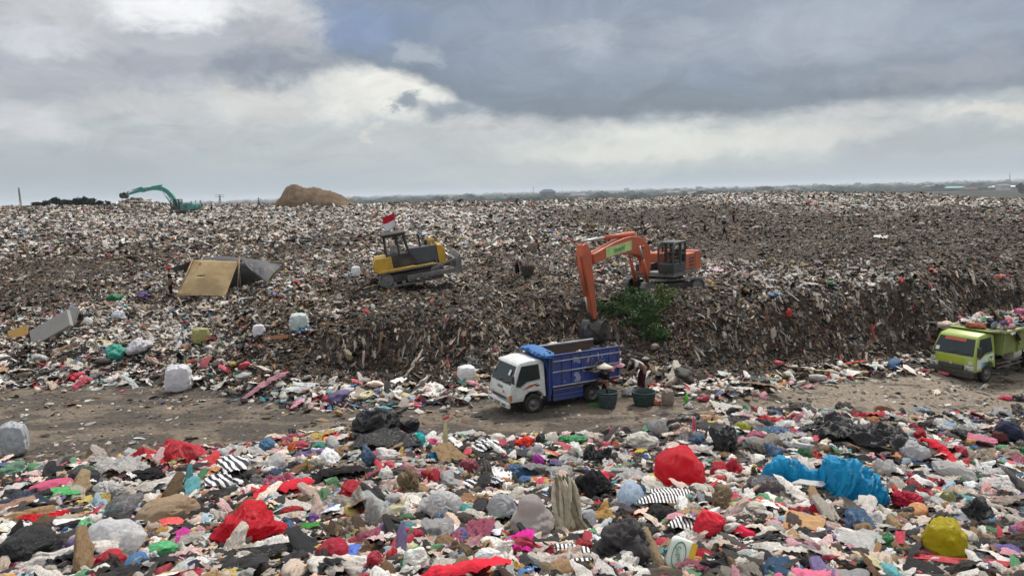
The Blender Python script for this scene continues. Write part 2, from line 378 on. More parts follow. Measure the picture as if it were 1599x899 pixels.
def printed(name):
    """snack wrappers and cartons: patches of print on the object's own colour"""
    def fn(gg, bs):
        o = ocol(gg); oi = gg.n('ShaderNodeObjectInfo')
        sh = gg.n('ShaderNodeVectorMath', operation='SCALE'); gg.set(sh.inputs[0], gg.xyz(oi.outputs['Random'], gg.m('MULTIPLY', oi.outputs['Random'], 7.7), .2)); sh.inputs['Scale'].default_value = 30
        ad = gg.n('ShaderNodeVectorMath', operation='ADD'); gg.nt.links.new(o, ad.inputs[0]); gg.nt.links.new(sh.outputs[0], ad.inputs[1])
        v = gg.n('ShaderNodeTexVoronoi'); v.inputs['Scale'].default_value = 3.2; gg.nt.links.new(ad.outputs[0], v.inputs['Vector'])
        sp = gg.n('ShaderNodeSeparateColor'); gg.nt.links.new(v.outputs['Color'], sp.inputs[0])
        pc = gg.ramp(sp.outputs[0], [(0, (.6, .03, .03)), (.18, (.75, .72, .66)), (.4, (.75, .45, .03)), (.55, (.05, .12, .45)), (.7, (.7, .68, .66)), (.85, (.04, .30, .10)), (1, (.65, .1, .3))])
        gg.nt.nodes[-1].color_ramp.interpolation = 'CONSTANT'
        n_ = gg.noise(ad.outputs[0], 3, 5, .6, 1)
        cc = gg.mix(gg.mr(sp.outputs[1], .5, .52), oi.outputs['Color'], pc)
        st = gg.mix(gg.m('MULTIPLY', gg.mr(n_.outputs[0], .5, .7), .4), cc, c(.2, .16, .12))
        gg.set(bs.inputs['Base Color'], st); bs.inputs['Roughness'].default_value = .35
        bump(gg, bs, gg.m('ABSOLUTE', gg.m('SUBTRACT', gg.noise(ad.outputs[0], 9, 4, .5, 1.5).outputs[0], .5)), .7, .05)
    return mat(name, fn)
def m_litter(name):
    def fn(gg, bs):
        at = gg.n('ShaderNodeAttribute', attribute_type='INSTANCER', attribute_name='col')
        o = ocol(gg); n_ = gg.noise(o, 6, 4, .65, .6)
        dk = gg.mix(1.0, at.outputs['Color'], c(.45, .40, .36), 'MULTIPLY')
        gg.set(bs.inputs['Base Color'], gg.mix(gg.m('MULTIPLY', gg.mr(n_.outputs[0], .45, .7), .8), at.outputs['Color'], dk))
        bs.inputs['Roughness'].default_value = .6; bs.inputs['Specular IOR Level'].default_value = .3
        bump(gg, bs, gg.m('ABSOLUTE', gg.m('SUBTRACT', n_.outputs[0], .5)), .6, .08)
    return mat(name, fn)
def m_heap():
    def fn(gg, bs):
        o = ocol(gg); a = gg.noise(o, .6, 6, .7); b = gg.noise(o, 5, 6, .7, .6); v = gg.n('ShaderNodeTexVoronoi'); v.inputs['Scale'].default_value = 4.5
        gg.nt.links.new(o, v.inputs['Vector']); sp = gg.n('ShaderNodeSeparateColor'); gg.nt.links.new(v.outputs['Color'], sp.inputs[0])
        soil = gg.mix(gg.mr(b.outputs[0], .35, .65), c(.018, .012, .008), c(.075, .050, .031))
        bits = gg.ramp(sp.outputs[0], [(0, (.02, .016, .012)), (.5, (.07, .05, .035)), (.75, (.14, .11, .08)), (.9, (.28, .25, .21)), (1, (.45, .42, .38))])
        f = gg.m('MULTIPLY', gg.mr(a.outputs[0], .35, .65), .75)
        gg.set(bs.inputs['Base Color'], gg.mix(f, soil, bits)); bs.inputs['Roughness'].default_value = .95
        bump(gg, bs, gg.m('ADD', b.outputs[0], v.outputs['Distance']), 1.0, .12)
    return mat('refuse_soil', fn)
def m_road():
    def fn(gg, bs):
        o = ocol(gg); mp = gg.n('ShaderNodeMapping'); mp.inputs['Scale'].default_value = (.45, .95, 1); gg.nt.links.new(o, mp.inputs[0])
        a = gg.noise(mp.outputs[0], .75, 7, .62, .5); b = gg.noise(o, 7, 6, .7); a2 = gg.noise(mp.outputs[0], 2.6, 5, .6, .6)
        sx = gg.n('ShaderNodeSeparateXYZ'); gg.nt.links.new(o, sx.inputs[0])
        side = gg.mr(sx.outputs[0], 1, 14)
        dust = gg.mix(gg.mr(b.outputs[0], .3, .7), c(.095, .073, .051), c(.19, .150, .108))
        dust = gg.mix(side, dust, gg.mix(gg.mr(b.outputs[0], .3, .7), c(.14, .112, .082), c(.26, .213, .160)))
        mud = gg.mix(gg.mr(b.outputs[0], .3, .7), c(.035, .029, .023), c(.085, .068, .052))
        f = gg.mr(gg.m('ADD', a.outputs[0], gg.m('MULTIPLY', gg.m('SUBTRACT', a2.outputs[0], .5), .35)), gg.m('MULTIPLY_ADD', side, .10, .395), gg.m('MULTIPLY_ADD', side, .11, .54))
        gg.set(bs.inputs['Base Color'], gg.mix(f, dust, mud)); bs.inputs['Roughness'].default_value = .9
        v = gg.n('ShaderNodeTexVoronoi'); v.inputs['Scale'].default_value = 9; gg.nt.links.new(o, v.inputs['Vector'])
        bump(gg, bs, gg.m('ADD', b.outputs[0], gg.m('MULTIPLY', v.outputs['Distance'], .5)), .9, .07)
    return mat('dirt_track', fn)

M = {}
M['heap'] = m_heap(); M['road'] = m_road(); M['litter'] = m_litter('litter')
M['plastic'] = plastic('plastic_film', None, .22, .30, 0, 7, .10); M['plastic_clear'] = plastic('clear_film', None, .35, .22, .42, 6, .1)
M['plastic_thin'] = plastic('thin_coloured_film', None, .3, .3, .12, 6, .06); M['fabric'] = fabric('fabric', None, .18)
M['film_fine'] = plastic('crumpled_film', None, .22, .28, 0, 19, .10); M['thin_fine'] = plastic('crumpled_thin_film', None, .40, .26, .10, 22, .06); M['clear_fine'] = plastic('crumpled_clear_film', None, .45, .16, .52, 16, .0); M['fabric_fine'] = fabric('crumpled_fabric', None, .16, 3.2)
M['printed'] = printed('printed_film')
M['stripe_bw'] = stripes('striped_cloth', c(.02, .02, .025), c(.72, .70, .68), 9, 2.0)
M['zebra'] = stripes('zebra_cloth', c(.02, .025, .04), c(.70, .69, .68), 5, 7.0, True)
M['rubber'] = flat('tyre_rubber', (.028, .026, .025), .85, .5, 9, .3)
M['glass'] = paint('dark_glass', (.010, .020, .022), .06, .10, (.08, .08, .07))
M['black'] = paint('black_paint', (.02, .02, .02), .5, .5, (.10, .085, .07)); M['steel'] = paint('worn_steel', (.20, .20, .195), .5, .6, (.10, .08, .065), .3)
M['chrome'] = paint('bare_metal', (.55, .55, .54), .3, .3, (.2, .18, .16), .8)
M['lamp'] = paint('lamp_glass', (.55, .56, .56), .15, .25)
M['wood'] = flat('weathered_wood', (.28, .20, .12), .8, .4, 9, .4); M['skin'] = flat('skin', (.22, .12, .075), .6, .1, 8, 0)
M['leaf'] = flat('leaf_green', (.055, .11, .028), .55, .6, 2, 0); M['leafdark'] = flat('distant_foliage', (.022, .032, .024), 1.0, .35, .15, 0)

# ------------------------------------------------------------------ object helpers
def prop(o, label=None, cat=None, group=None, kind=None):
    if label: o['label'] = label
    if cat: o['category'] = cat
    if group: o['group'] = group
    if kind: o['kind'] = kind
    return o
def empty(name, loc=(0, 0, 0), rz=0.0, label=None, cat=None, group=None, rot=None):
    o = bpy.data.objects.new(name, None); COL.objects.link(o); o.location = loc; o.rotation_euler = rot if rot else (0, 0, rz)
    o.empty_display_size = .1
    return prop(o, label, cat, group)
def mesh_np(name, V, Fs, smooth=True):
    """Fs: (n,3|4) array or list of lists"""
    me = bpy.data.meshes.new(name)
    if isinstance(Fs, np.ndarray):
        n, k = Fs.shape
        me.vertices.add(len(V)); me.vertices.foreach_set('co', np.asarray(V, np.float32).ravel())
        me.loops.add(n * k); me.loops.foreach_set('vertex_index', Fs.astype(np.int32).ravel())
        me.polygons.add(n); me.polygons.foreach_set('loop_start', np.arange(0, n * k, k, dtype=np.int32))
        me.update(calc_edges=True); me.validate()
    else:
        me.from_pydata([tuple(v) for v in V], [], [tuple(f) for f in Fs]); me.update()
    me.polygons.foreach_set('use_smooth', np.full(len(me.polygons), smooth))
    return me
def put(name, me, m, parent=None, loc=None, rot=None, color=None, **kw):
    o = bpy.data.objects.new(name, me); COL.objects.link(o)
    if m is not None and not me.materials: me.materials.append(m)
    if parent: o.parent = parent
    if loc is not None: o.location = loc
    if rot is not None: o.rotation_euler = rot
    if color is not None: o.color = (*color, 1)
    return prop(o, **kw)
class MB:
    def __init__(s): s.v = []; s.f = []
    def add(s, vs, fs):
        b = len(s.v); s.v += [tuple(v) for v in vs]; s.f += [tuple(i + b for i in f) for f in fs]; return s
    def box(s, x0, x1, y0, y1, z0, z1, mtx=None):
        vs = [(x, y, z) for z in (z0, z1) for y in (y0, y1) for x in (x0, x1)]
        if mtx is not None: vs = [mtx @ Vector(v) for v in vs]
        return s.add(vs, [(0,2,3,1),(4,5,7,6),(0,1,5,4),(2,6,7,3),(0,4,6,2),(1,3,7,5)])
    def bar(s, a, b, w, h=None, up=(0, 0, 1)):
        a, b = Vector(a), Vector(b); h = h or w; d = (b - a).normalized(); u = Vector(up)
        if abs(d.dot(u)) > .98: u = Vector((1, 0, 0))
        r = d.cross(u).normalized(); u = r.cross(d)
        vs = [p + r * (sx * w / 2) + u * (sz * h / 2) for p in (a, b) for sz in (-1, 1) for sx in (-1, 1)]
        return s.add(vs, [(0,1,3,2),(4,6,7,5),(0,4,5,1),(2,3,7,6),(0,2,6,4),(1,5,7,3)])
    def tube(s, pts, r, n=8, cap=True):
        pts = [Vector(p) for p in pts]; rs = r if isinstance(r, (list, tuple)) else [r] * len(pts); b = len(s.v); pr = None
        for i, p in enumerate(pts):
            d = (pts[min(i+1, len(pts)-1)] - pts[max(i-1, 0)]).normalized()
            if pr is None: pr = d.orthogonal().normalized()
            pr = (pr - d * pr.dot(d)).normalized(); q = d.cross(pr)
            for k in range(n):
                a = 2 * math.pi * k / n; s.v.append(tuple(p + (pr * math.cos(a) + q * math.sin(a)) * rs[i]))
        for i in range(len(pts) - 1):
            for k in range(n):
                k2 = (k + 1) % n; s.f.append((b+i*n+k, b+i*n+k2, b+(i+1)*n+k2, b+(i+1)*n+k))
        if cap: s.f.append(tuple(b + k for k in range(n))[::-1]); s.f.append(tuple(b + (len(pts)-1)*n + k for k in range(n)))
        return s
    def lathe(s, prof, c0, axis='z', n=20):
        """prof: list of (radius, along)"""
        b = len(s.v)
        for r, a in prof:
            for k in range(n):
                t = 2 * math.pi * k / n; u, w = r * math.cos(t), r * math.sin(t)
                p = {'z': (u, w, a), 'y': (u, a, w), 'x': (a, u, w)}[axis]
                s.v.append((p[0] + c0[0], p[1] + c0[1], p[2] + c0[2]))
        for i in range(len(prof) - 1):
            for k in range(n): s.f.append((b+i*n+k, b+i*n+(k+1)%n, b+(i+1)*n+(k+1)%n, b+(i+1)*n+k))
        return s
    def prism(s, poly, y0, y1, axis='y', y0b=None):
        """poly in (x,z) extruded along y"""
        n = len(poly); vs = [(x, y0, z) for x, z in poly] + [(x, y1, z) for x, z in poly]
        if axis == 'x': vs = [(y, x, z) for x, y, z in vs]
        if axis == 'z': vs = [(x, z, y) for x, y, z in vs]
        fs = [tuple(range(n)), tuple(range(2*n-1, n-1, -1))] + [(i, i+n, (i+1) % n + n, (i+1) % n) for i in range(n)]
        return s.add(vs, fs)
    def build(s, name, m, parent=None, bevel=0, smooth=False, loc=None, rot=None, color=None, **kw):
        me = mesh_np(name, s.v, s.f, smooth)
        import bmesh
        bm = bmesh.new(); bm.from_mesh(me); bmesh.ops.recalc_face_normals(bm, faces=bm.faces); bm.to_mesh(me); bm.free()
        o = put(name, me, m, parent, loc, rot, color, **kw)
        if bevel:
            md = o.modifiers.new('b', 'BEVEL'); md.width = bevel; md.segments = 2; md.limit_method = 'ANGLE'; md.angle_limit = R(35)
        return o
def text(body, size, parent, m, loc, rot, name='lettering', ext=.004, sx=1):
    cu = bpy.data.curves.new(name, 'FONT'); cu.body = body; cu.size = size; cu.extrude = ext; cu.align_x = 'CENTER'; cu.align_y = 'CENTER'
    cu.materials.append(m); o = bpy.data.objects.new(name, cu); COL.objects.link(o)
    o.parent = parent; o.location = loc; o.rotation_euler = rot; o.scale = (sx, 1, 1); return o

# ------------------------------------------------------------------ the ground
def grid_faces(nu, nv):
    i = np.arange(nv - 1)[:, None] * nu + np.arange(nu - 1)[None, :]
    return np.stack([i, i + 1, i + nu + 1, i + nu], -1).reshape(-1, 4)
# one heap surface (near mound, road bed, big plateau, edge falling to the plain)
yy = np.concatenate([np.arange(-5, 14, .14), np.arange(14, 40, .16), np.geomspace(40, 240, 230)])
tt = np.linspace(-1.15, 1.15, 620)
YY, TT = np.meshgrid(yy, tt, indexing='ij'); XX = TT * (np.abs(YY) * .97 + 6.0)
ZZ = H(XX, YY)
fine = .05 * n2(XX * 3.1, YY * 3.1, 21, 2) * (1 - roadness(XX, YY))
V = np.stack([XX, YY, ZZ + fine * (YY < 60)], -1).reshape(-1, 3)
Fq = grid_faces(len(tt), len(yy))
rdm = roadness(XX, YY).reshape(-1)
heap_f = Fq[rdm[Fq].mean(1) < .5]; road_f = Fq[rdm[Fq].mean(1) >= .5]
def sub(Vs, Fs):
    u, inv = np.unique(Fs, return_inverse=True); return Vs[u], inv.reshape(Fs.shape)
v_, f_ = sub(V, heap_f); put('terrain', mesh_np('terrain', v_, f_), M['heap'], kind='structure')
v_, f_ = sub(V, road_f); put('road', mesh_np('road', v_, f_), M['road'], kind='structure')
def m_plain():
    def fn(gg, bs):
        o = ocol(gg); a = gg.noise(o, .004, 6, .6); b = gg.noise(o, .03, 5, .7)
        cc = gg.mix(gg.mr(a.outputs[0], .42, .58), c(.035, .040, .032), c(.075, .065, .06))
        gg.set(bs.inputs['Base Color'], gg.mix(gg.m('MULTIPLY', gg.mr(b.outputs[0], .5, .7), .5), cc, c(.12, .10, .09))); bs.inputs['Roughness'].default_value = 1; bs.inputs['Specular IOR Level'].default_value = 0
    return mat('plain_ground', fn)
PL = -18.5
rr = np.concatenate([[0], np.geomspace(200, 16000, 40)]); aa = np.linspace(0, 2 * math.pi, 97)
RR, AA = np.meshgrid(rr, aa, indexing='ij')
V = np.stack([RR * np.sin(AA), RR * np.cos(AA), np.full_like(RR, PL)], -1).reshape(-1, 3)
put('ground', mesh_np('ground', V, grid_faces(97, len(rr))), m_plain(), kind='structure')
# green field on the plain at the far right
mb = MB(); mb.add([(250, 560, PL+.3), (1500, 700, PL+.3), (2100, 1900, PL+.3), (560, 1050, PL+.3)], [(0, 1, 2, 3)])
mb.build('field', flat('field_green', (.035, .060, .028), 1, .2, .01, 0), kind='structure')

# ------------------------------------------------------------------ litter prototypes
def ico(level):
    import bmesh
    bm = bmesh.new(); bmesh.ops.create_icosphere(bm, subdivisions=level, radius=1)
    v = np.array([x.co[:] for x in bm.verts]); f = np.array([[q.index for q in x.verts] for x in bm.faces]); bm.free(); return v, f
ICO = {k: ico(k) for k in (1, 2, 3, 4, 5)}
def bag_v(level, seed, flatz=.55, cr=.28, fr=1.6, knots=(), lobes=.25):
    v, f = ICO[level]; v = v.copy(); s = seed * 13.7
    rg_ = np.random.default_rng(seed + 7000); npl = 26 if level < 4 else 90
    pn = rg_.normal(0, 1, (npl, 3)); pn /= np.linalg.norm(pn, axis=1)[:, None]; pd_ = rg_.uniform(.80, 1.02, npl)
    dt = v @ pn.T; fac = np.where(dt > .2, pd_[None] / np.maximum(dt, .2), 9).min(1)
    r = np.minimum(fac, 1.12) + lobes * fbm3(v[:, 0] * 1.1 + s, v[:, 1] * 1.1, v[:, 2] * 1.1, seed, 2)
    w = .35 * np.stack([vn3(v[:, 0] * 1.5 + s + q * 9, v[:, 1] * 1.5, v[:, 2] * 1.5, seed + q) for q in range(3)], -1)
    q = v + w
    r += cr * (ridge3(q[:, 0] * fr + s, q[:, 1] * fr, q[:, 2] * fr, seed + 5, 4 if level >= 4 else 2) - .2) * .6
    for (kx, ky, kz, ln) in knots:
        k = np.array((kx, ky, kz), float); k /= np.linalg.norm(k); d = v @ k
        a = np.clip((d - .72) / .28, 0, 1)
        r += ln * a ** 2.2
    p = v * r[:, None]; p[:, 2] *= flatz
    p[:, 2] = np.where(p[:, 2] < 0, p[:, 2] * .6, p[:, 2])
    return p, f
def sheet_v(n, seed, fold=.16, fr=2.2, aspect=1.0, ragged=.25, curl=.15):
    a = np.linspace(-1, 1, n); U, W = np.meshgrid(a, a); rs_ = np.random.default_rng(seed + 9000); s = seed * 7.3
    rr_ = np.maximum(np.abs(U), np.abs(W)); th = np.arctan2(W, U); ph = rs_.uniform(0, 6.28, 3)
    k = 1 + ragged * (.55 * np.cos(2 * th + ph[0]) + .40 * np.cos(3 * th + ph[1]) + .25 * vn3(np.cos(th) * 3 + s, np.sin(th) * 3, 0, seed)) * rr_
    X = U * k * aspect; Y = W * k
    p0 = rs_.uniform(-.7, .7, 2); p1 = rs_.uniform(-1, 1, 2)
    def pinch(p, f):
        q = np.arctan2(Y - p[1], X - p[0]); ro = np.hypot(X - p[0], Y - p[1])
        return ridge3(np.cos(q) * f + s, np.sin(q) * f, ro * .8, seed + 3, 3) * np.clip(ro * 1.6, 0, 1) * np.exp(-ro * .35)
    Z = fold * (.75 * pinch(p0, fr * 1.1) + .45 * pinch(p1, fr * 1.5) + .45 * ridge3(X * fr + s, Y * fr, .1, seed + 5, 4)) + .14 * n2(U + s, W, seed + 4, 2)
    sh_ = .10 * ridge3(X * 1.3 - s, Y * 1.3, .7, seed + 8, 2)
    X2 = X + sh_ * (1 - .5 * rr_); Y2 = Y + .10 * ridge3(X * 1.3 + s, Y * 1.3, .9, seed + 9, 2)
    Z -= curl * rr_ ** 4
    return np.stack([X2, Y2, Z], -1).reshape(-1, 3), grid_faces(n, n)
def strip_v(n, seed, wid=.12, wave=.2):
    t = np.linspace(-1, 1, n); s = seed * 3.1
    cx, cy, cz = t, wave * vn3(t * 1.5 + s, 0, 0, seed), wave * vn3(t * 2 + s, 5, 0, seed)
    tw = 2.2 * vn3(t * 1.2 + s, 9, 0, seed); w = wid * (1 - .7 * np.abs(t) ** 3)
    A = np.stack([cx, cy + w * np.cos(tw), cz + w * np.sin(tw)], -1); B = np.stack([cx, cy - w * np.cos(tw), cz - w * np.sin(tw)], -1)
    V = np.stack([A, (A + B) / 2 + np.array([0, 0, .03]), B], 1).reshape(-1, 3)
    return V, grid_faces(3, n)
protos = bpy.data.collections.new('litter_shapes')     # not linked to the scene
PNAMES = []
def proto(me):
    me.materials.append(M['litter']); o = bpy.data.objects.new('shape_%02d' % len(PNAMES), me); protos.objects.link(o); PNAMES.append(me.name)
for i in range(5): v, f = bag_v(2, 40 + i, .5, .35); proto(mesh_np('lump', v, f, i % 2 == 0))          # 0-4 lumps
for i in range(6): v, f = sheet_v(7, 60 + i, .22, 1.5); proto(mesh_np('scrap', v, f, True))              # 5-10 scraps
for i in range(4): v, f = strip_v(9, 80 + i, .13, .3); proto(mesh_np('strip', v, f, True))               # 11-14 strips
b_ = MB().box(-.7, .7, -.5, .5, -.2, .25); proto(mesh_np('block', b_.v, b_.f, False))                    # 15 block
b_ = MB().lathe([(0, 1), (.10, 1), (.12, .75), (.3, .5), (.3, -.85), (.26, -1), (0, -1)], (0, 0, 0), 'x', 8); proto(mesh_np('bottle', b_.v, b_.f, True))   # 16
b_ = MB().tube([(-1, 0, 0), (-.2, .08, .03), (.4, -.03, .05), (1, .06, 0)], [.03, .035, .03, .015], 5); proto(mesh_np('twig', b_.v, b_.f, True))   # 17
for i in range(3): v, f = sheet_v(13, 90 + i, .30, 2.4, 1.3, .35); proto(mesh_np('film', v, f, True))    # 18-20 larger film
for i in range(3): v, f = bag_v(3, 95 + i, .55, .45, 1.9); proto(mesh_np('bag', v, f, True))             # 21-23

for i in range(8): v, f = sheet_v(19, 110 + i, .55, 2.3, [1, 1.6, .7, 2.2][i % 4], .35, .35); proto(mesh_np('crumple', v, f, True))     # 24-31
for i in range(4): v, f = bag_v(3, 130 + i, .6, .7, 2.4); proto(mesh_np('wad', v, f, True))     # 32-35
for i in range(3): v, f = strip_v(17, 140 + i, .22, .5); proto(mesh_np('ribbon', v, f, True))     # 36-38
def scatter(name, pts, rot, scl, idx, col, kind='stuff', label=None):
    me = bpy.data.meshes.new(name); n = len(pts)
    me.vertices.add(n); me.vertices.foreach_set('co', np.asarray(pts, np.float32).ravel())
    for nm, arr, ty in (('rot', rot, 'FLOAT_VECTOR'), ('scl', scl, 'FLOAT_VECTOR')):
        a = me.attributes.new(nm, ty, 'POINT'); a.data.foreach_set('vector', np.asarray(arr, np.float32).ravel())
    a = me.attributes.new('idx', 'INT', 'POINT'); a.data.foreach_set('value', np.asarray(idx, np.int32))
    a = me.attributes.new('col', 'FLOAT_COLOR', 'POINT'); a.data.foreach_set('color', np.concatenate([col, np.ones((n, 1))], 1).astype(np.float32).ravel())
    o = bpy.data.objects.new(name, me); COL.objects.link(o); prop(o, label, None, None, kind)
    ng = bpy.data.node_groups.new(name, 'GeometryNodeTree')
    ng.interface.new_socket('Geometry', in_out='INPUT', socket_type='NodeSocketGeometry'); ng.interface.new_socket('Geometry', in_out='OUTPUT', socket_type='NodeSocketGeometry')
    N, L = ng.nodes, ng.links
    gi, go = N.new('NodeGroupInput'), N.new('NodeGroupOutput'); ip = N.new('GeometryNodeInstanceOnPoints'); ci = N.new('GeometryNodeCollectionInfo')
    ci.inputs['Collection'].default_value = protos; ci.inputs['Separate Children'].default_value = True; ci.inputs['Reset Children'].default_value = True
    def na(nm, ty): a = N.new('GeometryNodeInputNamedAttribute'); a.data_type = ty; a.inputs['Name'].default_value = nm; return a.outputs[0]
    e2r = N.new('FunctionNodeEulerToRotation'); L.new(na('rot', 'FLOAT_VECTOR'), e2r.inputs[0])
    L.new(gi.outputs[0], ip.inputs['Points']); L.new(ci.outputs[0], ip.inputs['Instance']); ip.inputs['Pick Instance'].default_value = True
    L.new(na('idx', 'INT'), ip.inputs['Instance Index']); L.new(e2r.outputs[0], ip.inputs['Rotation']); L.new(na('scl', 'FLOAT_VECTOR'), ip.inputs['Scale'])
    L.new(ip.outputs[0], go.inputs[0])
    md = o.modifiers.new('scatter', 'NODES'); md.node_group = ng
    return o
ACC = np.array([(.50,.04,.04),(.55,.05,.09),(.58,.10,.14),(.06,.16,.34),(.10,.32,.34),(.52,.38,.10),(.60,.28,.34),(.09,.25,.12),(.55,.25,.10),(.17,.13,.28),(.36,.48,.56),(.62,.42,.42),(.55,.5,.3)])
def palette(n, brown, dark, white, acc=.05, br=1.0, cor=None):
    """per-piece colours"""
    u = rng.random(n); u = u if cor is None else np.clip(u + cor, 0, .9999); out = np.zeros((n, 3)); v = rng.random(n)[:, None]
    wt = .40 + .35 * white - .42 * brown - .30 * dark; wt = np.clip(wt, .02, .9)
    dk = np.clip(.27 + .35 * dark + .12 * brown - .12 * white, .12, .8)
    whites = (np.array([.36, .315, .265]) * (1 - v) + np.array([.82, .79, .74]) * v)
    browns = (np.array([.048, .028, .014]) * (1 - v**1.5) + np.array([.38, .245, .125]) * v**1.5)
    darks = (np.array([.012, .011, .011]) * (1 - v) + np.array([.07, .06, .052]) * v)
    out[:] = browns; out = np.where((u < wt)[:, None], whites, out); out = np.where((u > 1 - dk)[:, None], darks, out)
    tint = rng.random(n); out = np.where((tint < .12)[:, None], out * np.array([1.08, .93, .84]), out); out = np.where((tint > .9)[:, None], out * np.array([.85, .97, 1.05]), out)
    a = rng.random(n) < acc * np.clip(1.2 - brown * .8 - dark * .3, .15, 1.3)
    out[a] = ACC[rng.integers(0, len(ACC), a.sum())] * (.6 + .6 * rng.random((a.sum(), 1)))
    out *= (1 - .45 * np.clip(brown + dark * .6, 0, 1))[:, None]
    return np.clip(out * br, .004, .82)
HW = []
def scatter_area(name, n, y0, y1, size, tmax=.86, acc=.05, lift=.35, exclude_road=True, label=None, pw=None, br=1.0, wadd=0.0, badd=0.0, clear=False):
    t = rng.uniform(-tmax, tmax, n); Y = np.exp(rng.uniform(np.log(y0), np.log(y1), n)); X = t * Y
    rd = roadness(X, Y)
    if exclude_road: k = rng.random(n) > rd * .985; t, Y, X, rd = t[k], Y[k], X[k], rd[k]
    if clear:
        keep = np.ones(len(X), bool)
        for hx, hy, hr in HW: keep &= ~((np.hypot(X - hx, (Y - hy - .15 * hr) * .9) < hr) & (Y < hy + hr * .5)) | (rng.random(len(X)) < .06)
        X, Y = X[keep], Y[keep]
    n = len(X); B = np.clip(zone(X, Y, BROWN), 0, 1.2); D = np.clip(zone(X, Y, DARK), 0, 1.2); W = np.clip(zone(X, Y, WHITE), 0, 1.2)
    patch = .7 * n2(X * .14, Y * .14, 51, 3) + .8 * n2(X * .05, Y * .035, 53, 3); B = np.clip(B * 1.15 + .75 * patch + .10 + badd, 0, 1.4); D = np.clip(D + .5 * n2(X * .22, Y * .22, 52, 3), 0, 1.2)
    sz = size * np.exp(rng.normal(0, .42, n)) * (1 + .55 * sstep(Y, 60, 150)); sz = np.minimum(sz, size * (1.9 if clear else 2.6))
    pw = np.array(pw or [2]*5 + [5]*6 + [5]*4 + [1.5]*3 + [4]*3 + [2]*3 + [3]*8 + [1]*4 + [2]*3); idx = rng.choice(len(pw), n, p=pw / pw.sum())
    # dug-out slopes show straw, strips and twigs
    bq = (B + D > .75) & (rng.random(n) < .5); idx[bq] = rng.choice([11, 12, 13, 14, 17, 0, 1, 2, 3], bq.sum())
    sz = sz * (1 - .28 * np.clip(B + D, 0, 1)); long_ = np.isin(idx, (11, 12, 13, 14, 17))
    scl = np.stack([sz * rng.uniform(.8, 1.4, n), sz * rng.uniform(.6, 1.1, n), sz * rng.uniform(.6, 1.2, n)], -1)
    scl[long_] *= np.stack([np.full(long_.sum(), 1.7), rng.uniform(.8, 1.3, long_.sum()), rng.uniform(.8, 1.3, long_.sum())], -1)
    eps = .3; gx = (H(X + eps, Y) - H(X - eps, Y)) / (2 * eps); gy = (H(X, Y + eps) - H(X, Y - eps)) / (2 * eps)
    tl = .32 if clear else .42; rot = np.stack([np.arctan(gy) + rng.normal(0, tl, n), -np.arctan(gx) + rng.normal(0, tl, n), rng.uniform(0, 6.28, n)], -1)
    Z = H(X, Y) + sz * lift * rng.uniform(-.5, 1.0, n)
    far = sstep(Y, 55, 130); k_ = 6 if y0 < 10 else 1; cor = .42 * n2(X * .55 * k_, Y * .35 * k_, 61, 3) + .22 * n2(X * 1.7 * k_, Y * 1.3 * k_, 62, 2)
    if y0 < 10: cor = cor * .55
    col = palette(n, B * (1 - .25 * far), D * (1 - .3 * far), np.clip(W + .1 * far + wadd, 0, 1.3), acc, br, cor)
    if clear:
        pk = rng.random(n) < .16; col[pk] = col[pk] * np.array([1.0, .80, .76]); dk_ = rng.random(n) < .16; col[dk_] = np.array([.016, .015, .016]) * rng.uniform(.6, 2.5, (dk_.sum(), 1))
    return scatter(name, np.stack([X, Y, Z], -1), rot, scl, idx, col, label=label)

scatter_area('litter', 250000, 25.5, 62, .072, acc=.06, wadd=.06, label='dense mixed litter covering the slope and plateau beyond the track')
scatter_area('litter', 250000, 60, 175, .118, acc=.03, wadd=.10, label='pale littered plateau receding to the skyline')
# long strips, films and dark bags hanging down the dug faces
n = 90000; t = rng.uniform(-.62, .82, n); Y = rng.uniform(27.5, 41, n); X = t * Y; D_ = zone(X, Y, DARK); B_ = zone(X, Y, BROWN); gy = (H(X, Y + .3) - H(X, Y - .3)) / .6
k = (roadness(X, Y) < .2) & (rng.random(n) < np.clip(.75 * D_ + .35 * B_, 0, 1) * np.clip(gy * 1.6, .12, 1)); X, Y, D_ = X[k], Y[k], D_[k]; n = len(X)
gx = (H(X + .3, Y) - H(X - .3, Y)) / .6; gy = (H(X, Y + .3) - H(X, Y - .3)) / .6; ps = rng.normal(1.57, .42, n); gd = gx * np.cos(ps) + gy * np.sin(ps)
sz = np.minimum(.046 * np.exp(rng.normal(0, .42, n)), .10); u = rng.random(n)[:, None]; v_ = rng.random(n)[:, None]
col = np.where(u < .36, np.array([.014, .012, .011]) * (.6 + 2 * v_), np.where(u < .74, np.array([.085, .054, .030]) * (.5 + 2 * v_), np.where(u < .98, np.array([.38, .33, .27]) * (.45 + .9 * v_), np.array([.45, .06, .07])))); 
scatter('litter', np.stack([X, Y, H(X, Y) + sz * .35], -1), np.stack([rng.normal(0, .5, n), -np.arctan(gd) + rng.normal(0, .22, n), ps], -1),
        np.stack([sz * rng.uniform(1.2, 2.8, n), sz * .8, sz], -1), rng.choice([11, 12, 13, 14, 18, 19, 20, 24, 25, 26, 27, 36, 37, 38, 36, 37], n), col, label='dark bags and torn strips hanging down the dug slope faces')
n = 11000; t = rng.uniform(-.8, .8, n); Yb = road_far(t * 28, np.full(n, 28.0)) + rng.normal(.55, .60, n); X, Y = t * Yb, Yb; k = rng.random(n) < .25 + .75 * sstep(n2(X * .22, Y * .2, 78, 3), -.25, .25); X, Y = X[k], Y[k]; n = len(X)
sz = .085 * np.exp(rng.normal(0, .45, n)); col = palette(n, np.full(n, .05), np.full(n, .05), np.full(n, .95), .16)
